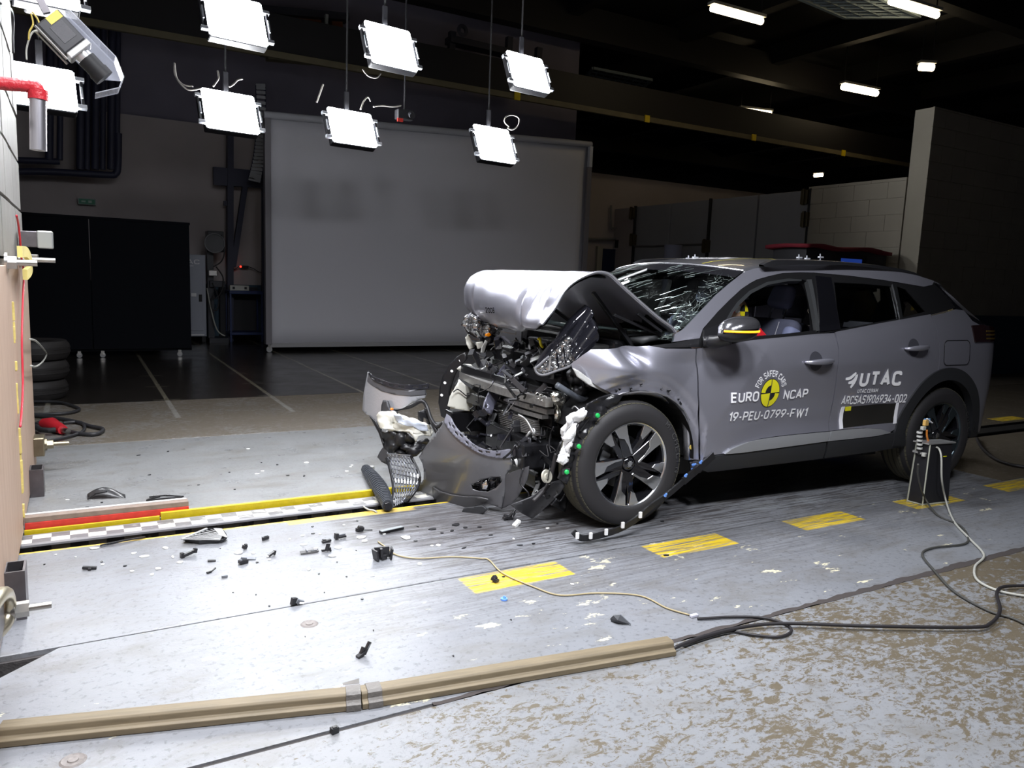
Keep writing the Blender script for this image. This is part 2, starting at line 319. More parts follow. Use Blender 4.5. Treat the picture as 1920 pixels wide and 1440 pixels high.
def courses(parent, axis, c, a0, a1, z1, m, side, bl=0.6, bh=0.25, limit=300):
    i = 0; r = 0; z = 0.0; made = 0
    base = {}
    while z < z1 - 0.02:
        h = min(bh, z1 - z); a = a0 + (0 if r % 2 == 0 else -bl / 2)
        while a < a1 - 0.01:
            s0 = max(a, a0); s1 = min(a + bl, a1)
            if s1 - s0 > 0.05:
                b = MB(); g_ = 0.0025; d0, d1 = (c - 0.012, c + 0.012)
                zz0, zz1 = z + g_, z + h - g_
                if axis == 'x': b.box(s0 + g_, s1 - g_, d0, d1, zz0, zz1)
                else: b.box(d0, d1, s0 + g_, s1 - g_, zz0, zz1)
                b.build('block', m, parent); made += 1
            a += bl
        z += bh; r += 1
# right-hand side: a wall running towards the camera with a folding door in it, then a taller wall across
wr = block_wall('wall_right', 11.0, 11.25, 7.4, 9.20, 3.05, w_blk); courses(wr, 'y', 11.0, 7.4, 9.2, 3.05, w_blk, -1)
wt = block_wall('wall_right_tall', 11.0, 18.0, 7.1, 7.4, 4.03, w_blk); courses(wt, 'x', 7.1, 11.0, 18.0, 4.03, w_blk, -1)
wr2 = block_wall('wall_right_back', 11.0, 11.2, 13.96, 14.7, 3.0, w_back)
# folding hall door of four leaves
PANEL = mat('grey_door_panel', (0.30, 0.31, 0.34), 0.55, var=0.06, vscale=3, bump=0.05, bscale=8)
dz = 3.0
fd = MB().box(11.09, 11.12, 9.2, 13.96, 0.02, dz - 0.03).build('door_1', mat('door_core', (0.02, 0.02, 0.025), 0.7)); fd['kind'] = 'structure'
ys = [atX(x, 450, 11.0).y for x in (1188, 1252, 1327, 1414, 1512)]
for k in range(4):
    b = MB().box(11.03, 11.09, ys[k + 1] + 0.02, ys[k] - 0.02, 0.05, dz); b.build('door_leaf', PANEL, fd, bevel=0.004)
for (x, yy) in ((1512, (370, 412)), (1188, (400, 450)), (1325, (462,))):
    for y_ in yy:
        p = atX(x, y_, 11.0); b = MB().box(10.93, 11.03, p.y - 0.07, p.y + 0.07, p.z - 0.12, p.z + 0.12); b.box(10.90, 10.95, p.y - 0.02, p.y + 0.02, p.z - 0.14, p.z + 0.14)
        b.build('hinge', mat('brass_hinge', (0.12, 0.10, 0.06), 0.4, 0.8), fd, bevel=0.004)
for k, x in enumerate((1188, 1327, 1512)):
    p = atX(x, 450, 11.0); MB().box(10.98, 11.03, p.y - 0.022, p.y + 0.022, 0.02, 3.02).build('door_post', BLKM, fd)
pa = [atX(x, y, 10.97) for x, y in ((1225, 463), (1240, 461), (1325, 458))]
MB().tube([atX(x, y, 10.97) for x, y in ((1190, 462), (1225, 462), (1240, 461), (1325, 458))], 0.022, 8).build('door_bar', mat('dark_bar', (0.1, 0.1, 0.11), 0.5), fd, smooth=True)
# pipes on the wall beside the folding door
pp = empty('wall_pipe', (0, 0, 0), 0, 'thin conduit bent down the beige wall beside the folding door', 'pipe')
q = lambda x, y: atY(x, y, 14.62)
MB().tube(crv([q(1146, 385), q(1146, 426), q(1149, 428), q(1172, 428), q(1175, 431), q(1175, 455)], 4), 0.025, 8).build('conduit', mat('conduit', (0.2, 0.2, 0.2), 0.5), pp, smooth=True)
MB().tube([q(1094, 448), q(1173, 448)], 0.03, 8).build('cross_pipe', mat('conduit'), pp, smooth=True)
MB().tube(crv([q(1171, 455), q(1176, 466), q(1183, 464), q(1190, 462)], 4), 0.035, 8).build('elbow', mat('conduit'), pp, smooth=True)
# blue door in the back wall
d2 = MB().box(*(lambda a, b: (a.x, b.x, 14.60, 14.70, 0.0, a.z))(atY(1132, 466, 14.6), atY(1168, 468, 14.6))).build('door_2', mat('navy_door', (0.012, 0.02, 0.06), 0.5), bevel=0.01); d2['kind'] = 'structure'
a = atY(1122, 464, 14.6); b_ = atY(1132, 466, 14.6)
MB().box(a.x, b_.x - 0.01, 14.62, 14.7, 0, a.z + 0.03).build('door_frame', mat('cream_frame', (0.4, 0.38, 0.32), 0.6), d2)
a = atY(1158, 458, 14.5); MB().box(a.x, a.x + 0.22, 14.5, 14.62, a.z - 0.08, a.z + 0.10).build('door_closer', BLKM, d2, bevel=0.01)
# ================================================================== CEILING
RM = mat('roof_deck', (0.008, 0.008, 0.009), 0.7)
ce = MB().box(-6, 36, -6, 30, 7.2, 7.3).build('ceiling', RM); ce['kind'] = 'structure'
for k in range(14):
    MB().box(-6 + k * 3.0, -5.75 + k * 3.0, -6, 30, 6.75, 7.2).build('purlin', RM, ce)
for k in range(5):
    MB().box(-6, 36, 3.2 + k * 5.4, 3.5 + k * 5.4, 6.35, 7.0).build('beam', mat('steel_beam', (0.009, 0.008, 0.009), 0.6), ce)
wf = MB().box(36, 36.2, -6, 30, 0, 7.3).build('wall_far_right', mat('dark_wall', (0.03, 0.03, 0.035), 0.8)); wf['kind'] = 'structure'
wf = MB().box(-6, 36, 30, 30.2, 0, 7.3).build('wall_far_back', mat('dark_wall')); wf['kind'] = 'structure'
wf = MB().box(-6.2, -6, -6, 30, 0, 7.3).build('wall_left', mat('dark_wall')); wf['kind'] = 'structure'
# fluorescent lamps under the roof
TUBE = mat('warm_tube', (1, 0.9, 0.7), 0.4, emit=(1.0, 0.80, 0.50), es=15)
FL = [((1337, 16), (1426, 40), 'long fluorescent lamp nearest the middle of the dark roof'), ((1672, 3), (1755, 28), 'long fluorescent lamp at the top right of the dark roof'),
      ((1582, 163), (1642, 175), 'fluorescent lamp above the tall beige wall corner'), ((1389, 208), (1443, 214), 'fluorescent lamp left of the others above the folding door'),
      ((1727, 126), (1747, 127), 'small fluorescent lamp seen end on, right of the others'), ((1528, 329), (1541, 328), 'tiny fluorescent lamp just above the wall, farthest away')]
for a_, b_, lab in FL:
    A = fl(*a_, 6.0); B = fl(*b_, 6.0); dist = (A - EYE).length; r = 0.055 if dist < 16 else 0.07
    L = empty('fluorescent_lamp', (A + B) / 2, 0, lab, 'lamp', 'fluorescent lamps under the roof')
    c = (A + B) / 2; A -= c; B -= c; d = (B - A).normalized()
    MB().tube([A - d * .03, B + d * .03], r, 10).build('diffuser', TUBE, L, smooth=True)
    MB().bar(A - d * .06 + Vector((0, 0, r + .03)), B + d * .06 + Vector((0, 0, r + .03)), 0.16, 0.05).build('housing', mat('lamp_housing', (0.3, 0.3, 0.28), 0.5), L)
    for q_ in (A, B): MB().cyl(q_ + Vector((0, 0, r)), q_ + Vector((0, 0, 1.15)), 0.012, 6).build('hanger', BLKM, L)
# crane rail running across the hall, roof grilles
cr = empty('crane_beam', (0, 0, 0), 0, 'long dark crane beam with a thin pale rail crossing high behind the screen', 'beam')
bt = MB().box(-4, 24, 13.0, 13.25, 4.72, 5.3); bt.build('girder', mat('steel_beam'), cr); MB().box(-4, 24, 12.93, 13.0, 4.62, 4.72).build('rail_flange', mat('pale_flange', (0.14, 0.12, 0.07), 0.6, var=0.3, vscale=3), cr)
for k in range(5):
    x = 7.2 + k * 3.1; MB().box(x, x + 0.12, 12.9, 12.93, 4.6, 4.74).build('marker', YELLOW, cr)
def grille(c1, c2, c3, lab):
    P0, P1, P2 = (fl(*p, 6.1) for p in (c1, c2, c3)); g = empty('roof_grille', P0, 0, lab, 'grille'); u = P1 - P0; v = P2 - P0
    GM = mat('grille_steel', (0.16, 0.2, 0.22), 0.5)
    fr = MB(); Z = Vector((0, 0, 0)); 
    for a_, b_ in ((Z, u), (Z, v), (u, u + v), (v, u + v)): fr.bar(a_, b_, 0.06, 0.06)
    fr.build('frame', GM, g)
    for k in range(1, 8): MB().bar(u * (k / 8), u * (k / 8) + v, 0.025, 0.03).build('grille_bar', GM, g)
    for k in range(1, 4): MB().bar(v * (k / 4), u + v * (k / 4), 0.025, 0.03).build('grille_bar', GM, g)
grille((1112, 128), (1222, 150), (1092, 152), 'roof grille hanging high behind the screen')
grille((1480, -12), (1584, 32), (1630, -14), 'larger roof grille at the top edge right of the middle')
# ================================================================== BARRIER
ba = empty('crash_barrier', (-0.3, 3.8, 0), 0, 'plywood faced crash barrier wall with weathered planks on top, at the left edge', 'barrier')
_B = lambda mb, n, m, **k: mb.build(n, m, ba, loc=(0.3, -3.8, 0), **k)
_B(MB().box(-1.8, -0.36, -3, 5.52, 0, 4.6), 'barrier_core', mat('barrier_core', (0.03, 0.028, 0.03), 0.8))
def wood_mat(name, base, dark, sc=(3, 3, 0.5), amt=0.5, rough=0.6):
    m = bpy.data.materials.new(name); m.use_nodes = True; g = NG(m); n = g.noise(g.map(sc), 6, 7, 0.65, 0.3); n2 = g.noise(g.map((9, 9, 1.5)), 9, 6, 0.7)
    col = g.mix(g.math('MULTIPLY', g.ramp(n, 0.35, 0.75), amt), base, dark); col = g.mix(g.math('MULTIPLY', g.ramp(n2, 0.66, 0.74), 0.7), col, tuple(c * 0.35 for c in dark))
    g.L.new(col, g.B.inputs['Base Color']); g.B.inputs['Roughness'].default_value = rough; g.bump(n, 0.2, 0.004); return m
PLY = wood_mat('okoume_plywood', (0.50, 0.36, 0.27), (0.33, 0.21, 0.15)); PLANK = wood_mat('weathered_planks', (0.27, 0.26, 0.24), (0.13, 0.12, 0.11), (10, 10, 0.6), 0.9)
for (y0, y1, dx) in ((4.175, 5.60, 0.0), (1.73, 4.165, 0.004), (-0.75, 1.72, 0)):
    _B(MB().box(-0.300, -0.272 + dx, y0, y1, 0.018, 1.272), 'plywood_sheet', PLY, bevel=0.002)
ys0 = [5.60, 5.30, 5.02, 4.71, 4.43, 4.12, 3.85, 3.55, 3.2, 2.9, 2.55, 2.2, 1.9, 1.5, 1.1, .6, 0]
zs0 = [1.30, 1.585, 1.875, 2.142, 2.432, 2.79, 3.1, 3.45, 3.8]
for r in range(len(zs0) - 1):
    for k in range(len(ys0) - 1):
        _B(MB().box(-0.36, -0.285 - rnd.random() * 0.006, ys0[k + 1] + 0.003, ys0[k] - 0.003, zs0[r] + 0.012, zs0[r + 1] - 0.008), 'plank', PLANK)
_B(MB().box(-0.36, -0.29, 0, 5.6, 1.274, 1.30), 'ledge_board', PLANK)
# glue runs in the plywood joint
for k in range(26):
    z = 0.05 + rnd.random() * 1.1; h = 0.02 + rnd.random() * 0.07
    if rnd.random() < 0.25 and z > 0.7: continue
    _B(MB().box(-0.272, -0.262 + rnd.random() * 0.004, 4.160 + rnd.random() * 0.012, 4.178 + rnd.random() * 0.010, z, z + h), 'glue_bead', mat('dried_glue', (0.62, 0.5, 0.16), 0.5, var=0.3, vscale=40), bevel=0.003)
# steel square posts, clamps and studs
def sq_tube(x0, x1, y0, y1, z0, z1, t=0.008):
    b = MB(); b.box(x0, x1, y0, y0 + t, z0, z1).box(x0, x1, y1 - t, y1, z0, z1).box(x0, x0 + t, y0 + t, y1 - t, z0, z1).box(x1 - t, x1, y0 + t, y1 - t, z0, z1); return b
DST = mat('dull_dark_steel', (0.16, 0.15, 0.16), 0.4, 0.9, var=0.3, vscale=20)
_B(sq_tube(-0.272, -0.205, 4.82, 4.95, 0.001, 0.155), 'square_post', DST)
_B(sq_tube(-0.272, -0.205, 3.14, 3.26, 0.001, 0.185), 'square_post', DST)
def stud(x, y, z, r=0.016, L=0.10, nut=True):
    b = MB(); b.tube([(x, y, z), (x + L, y, z)], r * 0.6, 12); 
    if nut: b.tube([(x + 0.01, y, z), (x + 0.045, y, z)], r * 1.45, 6); b.tube([(x, y, z), (x + 0.012, y, z)], r * 1.9, 16)
    return b
_B(stud(-0.215, 5.42, 0.17, 0.02, 0.13), 'threaded_stud', RUST, smooth=True); _B(MB().box(-0.275, -0.215, 5.35, 5.49, 0.11, 0.225), 'stud_block', RUST, bevel=0.006)
_B(stud(-0.275, 4.9, 1.30, 0.022, 0.17), 'threaded_stud', STEEL, smooth=True); _B(stud(-0.275, 4.0, 1.285, 0.022, 0.12), 'threaded_stud', STEEL, smooth=True)
_B(stud(-0.20, 2.47, 0.31, 0.016, 0.10), 'threaded_stud', STEEL, smooth=True)
cl = MB(); cl.tube(crv([(-0.25, 2.10, 0.41), (-0.215, 2.32, 0.41), (-0.205, 2.43, 0.375), (-0.205, 2.46, 0.32), (-0.215, 2.43, 0.285), (-0.25, 2.36, 0.28)], 4), 0.020, 10)
_B(cl, 'clamp_hook', mat('clamp_steel', (0.5, 0.45, 0.34), 0.3, 0.9), smooth=True)
_B(MB().box(-0.285, -0.21, 2.10, 2.42, 0.29, 0.39), 'clamp_block', DST, bevel=0.01)
bp = MB().box(-0.275, -0.145, 5.0, 5.13, 1.37, 1.455); _B(bp, 'top_bracket', DST, bevel=0.004)
_B(MB().box(-0.19, -0.115, 4.99, 5.14, 1.365, 1.46), 'bracket_end', mat('bright_tube_end', (0.6, 0.62, 0.6), 0.3, 0.7), bevel=0.006)
_B(MB().box(-0.275, -0.19, 5.03, 5.10, 1.29, 1.33), 'bracket_pin', STEEL, bevel=0.004)
sl = empty('lifting_sling', (-0.2, 4.9, 1.2), 0, 'yellow fabric loop hooked over the barrier stud', 'sling')
q = lambda x, y: atX(x, y, -0.22) - Vector((-0.2, 4.9, 1.2))
b = MB(); pl = crv([q(37, 472), q(47, 473), q(54, 484), (q(57, 498)), q(54, 508), q(47, 515)], 5)
for i in range(len(pl) - 1): b.bar(pl[i], pl[i + 1], 0.05, 0.02, (1, 0, 0))
b.build('webbing', mat('yellow_webbing', (0.72, 0.6, 0.2), 0.7), sl, smooth=True)
def wire(name, pts, r, m, label, cat='cable', group=None, n=8, k=6):
    o = MB().tube(crv(pts, k), r, n).build(name, m, smooth='all'); return tag(o, label, cat, group)
wire('red_wire', [atX(*p, -0.252) for p in ((31, 404), (35, 425), (39, 465), (41, 490), (45, 512), (43, 560), (41, 640), (43, 720), (40, 780), (38, 800))], 0.005, mat('red_wire', (0.5, 0.02, 0.04), 0.4), 'thin red wire hanging down the face of the plywood barrier')
wire('thin_dark_wire', [atX(*p, -0.265) for p in ((0, 6), (14, 12), (22, 20), (25, 40), (24, 70), (25, 100))], 0.006, CABLE, 'dark cable drooping over the top corner of the plank wall')
wire('grey_wire_loop', [atX(*p, -0.24) for p in ((56, 636), (68, 640), (82, 655), (87, 665), (80, 678), (68, 687), (58, 686))], 0.006, GREYCABLE, 'thin pale wire looping out from the barrier edge, above the hose')
# ================================================================== PIPE WITH RED ARM
pr_ = empty('nozzle_pipe', (-0.13, 3.8, 1.75), 0, 'bright metal pipe hanging from a red taped arm beside the floodlight', 'pipe')
o0 = Vector((-0.13, 3.8, 1.75)); q = lambda x, y, Y=3.8: atY(x, y, Y) - o0
MB().tube([q(71, 172), q(72, 282)], 0.031, 24).build('metal_tube', mat('polished_tube', (.72, .7, .76), .28, .95), pr_, smooth=True)
MB().tube(crv([q(-14, 155), q(20, 158), q(50, 161), q(66, 163), q(71, 172), q(71, 186)], 5), 0.026, 14).build('red_arm', mat('red_tape', (0.45, 0.02, 0.03), 0.35, bump=0.5, bscale=60), pr_, smooth=True)
MB().tube([q(71, 168), q(71, 187)], 0.037, 18).build('red_elbow', mat('red_tape'), pr_, smooth=True)
# ================================================================== HIGH-SPEED CAMERA IN A CLEAR HOOD
hc = empty('high_speed_camera', (0.07, 4.2, 2.2), 0, 'high speed camera with long black lens in a clear bent hood, pointing down', 'camera')
o0 = Vector((0.07, 4.2, 2.2)); A = atY(88, 25, 4.2); Bp = atY(208, 152, 4.2); e1 = (Bp - A).normalized(); eY = Vector((0, 1, 0)); e2 = e1.cross(eY); e2.normalize()
if e2.z < 0: e2 = -e2
Lc = (Bp - A).length
def HM(mb): return mb
MC = Matrix(((e1.x, eY.x, e2.x, A.x - o0.x), (e1.y, eY.y, e2.y, A.y - o0.y), (e1.z, eY.z, e2.z, A.z - o0.z), (0, 0, 0, 1)))
MB().box(0.02, 0.17, -0.055, 0.055, -0.075, 0.04, MC).build('camera_body', mat('camera_black', (0.04, 0.04, 0.045), 0.4), hc, bevel=0.006)
MB().box(0.06, 0.14, -0.0575, -0.055, -0.045, 0.02, MC).build('vent_panel', mat('camera_vent', (0.16, 0.16, 0.17), 0.5, bump=0.6, bscale=400), hc)
MB().box(0.022, 0.055, -0.0575, -0.055, -0.03, 0.035, MC).build('label', mat('label_yellow', (0.7, 0.6, 0.12), 0.5), hc)
MB().box(0.17, 0.20, -0.055, 0.055, -0.07, 0.045, MC).build('front_plate', mat('camera_alu', (0.6, 0.6, 0.6), 0.3, 0.6), hc, bevel=0.005)
for a_, b_, r_, nm, mm in ((0.20, 0.235, 0.036, 'lens_mount', mat('camera_alu')), (0.225, 0.30, 0.042, 'lens', mat('lens_black', (0.008, 0.008, 0.009), 0.6)), (0.29, 0.33, 0.046, 'lens_hood', mat('lens_black'))):
    MB().tube([MC @ Vector((a_, 0, -0.012)), MC @ Vector((b_, 0, -0.012))], r_, 24).build(nm, mm, hc, smooth=True)
MB().tube([MC @ Vector((0.02, -0.05, -0.085)), MC @ Vector((0.19, -0.05, -0.085))], 0.006, 8).build('guide_rod', STEEL, hc, smooth=True)
MB().tube([MC @ Vector((0.02, 0.05, -0.085)), MC @ Vector((0.19, 0.05, -0.085))], 0.006, 8).build('guide_rod', STEEL, hc, smooth=True)
ACR = mat('clear_acrylic', (0.75, 0.78, 0.85), 0.05, alpha=0.32, rough=0.08) if False else mat('clear_acrylic', (0.72, 0.74, 0.82), 0.1, alpha=0.38)
h = MB(); lp = [(0.03, 0.075), (0.30, 0.085), (0.375, 0.05), (0.40, -0.005)]
for i in range(3):
    for s_ in (0,):
        (x0, z0), (x1, z1) = lp[i], lp[i + 1]; h.add([MC @ Vector(v_) for v_ in ((x0, -0.07, z0), (x1, -0.07, z1), (x1, 0.07, z1), (x0, 0.07, z0))], [(0, 1, 2, 3)])
h.add([MC @ Vector(v_) for v_ in ((0.40, -0.07, -0.005), (0.40, 0.07, -0.005), (0.36, 0.07, -0.10), (0.36, -0.07, -0.10))], [(0, 1, 2, 3)])
h.add([MC @ Vector(v_) for v_ in ((0.03, 0.07, 0.075), (0.30, 0.07, 0.085), (0.375, 0.07, 0.05), (0.30, 0.07, -0.04), (0.10, 0.07, -0.05))], [(0, 1, 2, 3, 4)])
h.build('clear_hood', ACR, hc, solid=0.004)
MB().bar(MC @ Vector((0.0, 0, 0)), MC @ Vector((-0.14, 0, 0.05)), 0.03, 0.03).build('mount_arm', DST, hc)
CB = mat('yellow_lead', (0.5, 0.38, 0.08), 0.5)
for k, ps in enumerate((((58, 25), (62, 45), (55, 60), (54, 75)), ((60, 22), (70, 35), (76, 48), (84, 52)), ((92, 40), (75, 55), (60, 62), (50, 90), (50, 112)))):
    MB().tube(crv([atY(x, y, 4.2 + 0.03 * k) - o0 for x, y in ps], 5), 0.004, 6).build('lead', CB if k < 2 else GREYCABLE, hc, smooth='all')
# ================================================================== FLOODLIGHTS
GLOW = mat('flood_glow', (1, 1, 1), 0.5, emit=(0.95, 0.97, 1.0), es=100)
LB = mat('lamp_black', (0.015, 0.015, 0.018), 0.45); LW = mat('lamp_bracket', (0.55, 0.57, 0.62), 0.4)
def flood(px, py, wpx, hpx, Y, label, tilt=-24, yaw=8):
    P = atY(px, py, Y); depth = (CM @ (P - EYE)).z; W_ = wpx * depth / FPX * 1.04; H_ = hpx * depth / FPX * 1.05
    L = empty('floodlight', P, math.radians(yaw), label, 'floodlight', 'floodlights hanging over the track')
    R = Matrix.Rotation(math.radians(tilt), 4, 'X')      # face looks along -Y, tipped down
    t = lambda mb: [setattr(mb, 'v', [R @ v_ for v_ in mb.v]), mb][1]
    w2, h2 = W_ / 2, H_ / 2; c = 0.018
    poly = [(-w2 + c, -h2), (w2 - c, -h2), (w2 - c, -h2 + c), (w2, -h2 + c), (w2, h2 - c), (w2 - c, h2), (-w2 + c, h2), (-w2, h2 - c), (-w2, -h2 + c), (-w2 + c, -h2 + c)]
    t(MB().prism(poly, 0, 0.008, lambda x, y, h: Vector((x, -0.012 + h, y)))).build('light_face', GLOW, L)
    t(MB().box(-w2, w2, 0, 0.10, -h2, h2)).build('housing', LB, L, bevel=0.015)
    t(MB().box(-w2 * 0.6, w2 * 0.6, 0.10, 0.22, -h2 * 0.6, h2 * 0.6)).build('heat_sink', LB, L, bevel=0.02)
    for sx in (-1, 1):
        for sz in (-0.72, 0.62):
            t(MB().box(min(sx * w2, sx * (w2 + 0.07)), max(sx * w2, sx * (w2 + 0.07)), -0.02, 0.02, sz * h2 - 0.018, sz * h2 + 0.018)).build('side_clip', LW, L, bevel=0.003)
        t(MB().box(min(sx * (w2 + 0.035), sx * (w2 + 0.055)), max(sx * (w2 + 0.035), sx * (w2 + 0.055)), -0.01, 0.03, -h2 * 0.75, h2 * 0.7)).build('barn_door', LB, L)
        t(MB().box(min(sx * (w2 + 0.03), sx * (w2 + 0.045)), max(sx * (w2 + 0.03), sx * (w2 + 0.045)), -0.03, -0.015, -h2 * 0.35, h2 * 0.2)).build('handle', LW, L)
    MB().bar((0, 0.15, 0), (0, 0.15, h2 + 0.2), 0.05, 0.03, (0, 1, 0)).build('yoke', LB, L)
    MB().tube([(0, 0.15, h2 + 0.2), (0, 0.15, 7.2 - P.z)], 0.010, 6).build('hanging_rod', BLKM, L)
    return L, P, H_
flamps = [(442, 36, 104, 92, 8.3, 'biggest floodlight, cut by the top edge, second in the upper row'), (733, 88, 92, 84, 8.3, 'floodlight in the middle of the upper row'),
          (990, 136, 82, 70, 8.3, 'floodlight at the right end of the upper row'), (432, 210, 94, 78, 8.8, 'floodlight in the lower row below the cut one, by the dark ladder'),
          (660, 240, 86, 68, 8.8, 'floodlight in the lower row, above the left part of the grey screen'), (927, 271, 78, 68, 8.8, 'floodlight in the lower row, above the right part of the grey screen'),
          (80, 163, 105, 84, 7.5, 'floodlight at far left, behind the hanging metal pipe'), (85, -22, 106, 70, 7.0, 'floodlight at top left corner, only its bottom in view')]
fp = []
for f_ in flamps: fp.append(flood(*f_[:5], f_[5]))
loops = [((327, 118), (328, 140), (342, 158), (362, 162)), ((327, 118), (332, 148), (352, 168), (375, 166)), ((408, 132), (410, 146), (404, 156), (400, 162)), ((455, 148), (446, 150), (438, 158), (430, 163)),
         ((680, 130), (690, 142), (705, 146), (714, 138)), ((606, 158), (600, 175), (594, 192)), ((676, 205), (682, 190), (690, 182), (695, 190)), ((700, 200), (716, 198), (735, 200), (752, 198)),
         ((955, 238), (946, 228), (950, 218), (962, 216), (973, 222), (971, 236), (960, 243), (952, 240))]
for k, ps in enumerate(loops):
    lab = ['pale lamp cable sagging in a wide arc left of the lower lamps', 'second pale lamp cable sagging below the first, left of the lower lamps', 'short thin cable standing above the lower left floodlight', 'thin cable curling right above the lower left floodlight',
           'cable drooping under the middle upper floodlight', 'thin straight cable between the lower left and lower middle floodlights', 'small cable hook above the lower middle floodlight', 'brownish cable lying level right of the lower middle floodlight', 'round cable loop above the lower right floodlight'][k]
    wire('lamp_cable', [atY(x, y, 8.7) for x, y in ps], 0.008, mat('lamp_cable', (0.3, 0.28, 0.26), 0.5), lab, 'cable', 'cables of the floodlights', k=5)
# ================================================================== BACKGROUND
scr = empty('backdrop_screen', (5.5, 12.3, 0), 0, 'large plain grey backdrop screen on castors with a roller along its top', 'screen')
o0 = Vector((5.5, 12.3, 0)); CL_ = mat('screen_cloth', (0.62, 0.62, 0.67), 0.75, var=0.03, vscale=1)
x0, x1 = 2.60, 8.49; zt0, zt1 = 3.58, 3.84
b = MB(); b.grid(lambda u, v: Vector((x0 + (x1 - x0) * u, 12.3 + 0.012 * math.sin(u * 9), 0.10 + (zt0 + (zt1 - zt0) * u - 0.10) * v)) - o0, 30, 12); b.build('cloth', CL_, scr, smooth='all', solid=0.004)
FR = mat('screen_frame', (0.2, 0.19, 0.21), 0.5); MB().tube([Vector((x0 - 0.08, 12.27, zt0 + 0.02)) - o0, Vector((x1 + 0.05, 12.27, zt1 + 0.02)) - o0], 0.055, 14).build('roller', mat('roller_white', (0.42, 0.43, 0.47), 0.5), scr, smooth=True)
MB().box(x0 - 0.07, x0 + 0.02, 12.24, 12.36, 0.12, zt0, Matrix.Translation(-o0)).build('side_post', FR, scr, bevel=0.005); MB().box(x1 - 0.02, x1 + 0.08, 12.24, 12.36, 0.06, zt1 - 0.4, Matrix.Translation(-o0)).build('side_post', FR, scr, bevel=0.005)
MB().box(x1 - 0.0, x1 + 0.07, 12.22, 12.30, zt1 - 0.4, zt1 - 0.02, Matrix.Translation(-o0)).build('roller_bracket', LW, scr, bevel=0.005)
MB().box(x0, x1, 12.27, 12.31, 0.07, 0.14, Matrix.Translation(-o0)).build('bottom_bar', mat('bottom_bar', (0.33, 0.33, 0.34), 0.5), scr, bevel=0.004)
def castor(parent, o0, x, y, r=0.045):
    b = MB(); b.tube([Vector((x, y - 0.012, r)) - o0, Vector((x, y + 0.012, r)) - o0], r, 16); b.build('castor', mat('castor_grey', (0.35, 0.35, 0.36), 0.4), parent, smooth=True)
    MB().box(x - 0.02, x + 0.02, y - 0.02, y + 0.02, r, r * 2.6, Matrix.Translation(-o0)).build('castor_fork', STEEL, parent)
for x_ in (x0 - 0.02, x1): castor(scr, o0, x_, 12.25)
MB().box(x0, x1, 12.5, 12.6, 0.1, 0.5, Matrix.Translation(-o0)).build('rear_ballast', BLKM, scr)
mb_ = empty('black_board', (0.4, 11.9, 0), 0, 'matt black board of two panels on castors, left of the grey screen', 'board')
o0 = Vector((0.4, 11.9, 0)); T = Matrix.Translation(-o0); BB = mat('board_black', (0.009, 0.010, 0.013), 0.9, spec=0.05)
MB().box(-1.7, 0.145, 11.88, 11.92, 0.11, 1.875, T).build('panel', BB, mb_, bevel=0.004); MB().box(0.155, 1.40, 11.88, 11.92, 0.11, 1.895, T).build('panel', BB, mb_, bevel=0.004)
MB().box(-1.7, 1.41, 11.92, 11.98, 0.08, 0.13, T).build('base_rail', BB, mb_); MB().box(-1.6, 1.41, 11.87, 11.94, 1.87, 1.905, T).build('top_rail', BB, mb_)
for x_ in (-0.02, 0.26, 1.24): castor(mb_, o0, x_, 11.86, 0.035)
cb = empty('control_cabinet', (1.6, 14.1, 0), 0, 'narrow grey control cabinet peeping out right of the black board', 'cabinet')
o0 = Vector((1.6, 14.1, 0)); T = Matrix.Translation(-o0); CG = mat('cabinet_grey', (0.34, 0.36, 0.42), 0.45)
MB().box(1.15, 1.90, 14.0, 14.4, 0.10, 1.49, T).build('body', CG, cb, bevel=0.01); MB().box(1.18, 1.845, 13.985, 14.0, 0.20, 1.46, T).build('door', CG, cb, bevel=0.004)
MB().box(1.66, 1.74, 13.965, 13.985, 0.78, 0.84, T).build('handle', WHITE, cb); MB().box(1.78, 1.83, 13.96, 13.985, 0.70, 0.82, T).build('lock', BLKM, cb); MB().box(1.18, 1.86, 13.99, 14.0, 0.12, 0.14, T).build('base_strip', WHITE, cb)
for x_ in (1.2, 1.86): MB().box(x_ - 0.03, x_ + 0.03, 14.05, 14.35, 0, 0.10, T).build('foot', BLKM, cb)
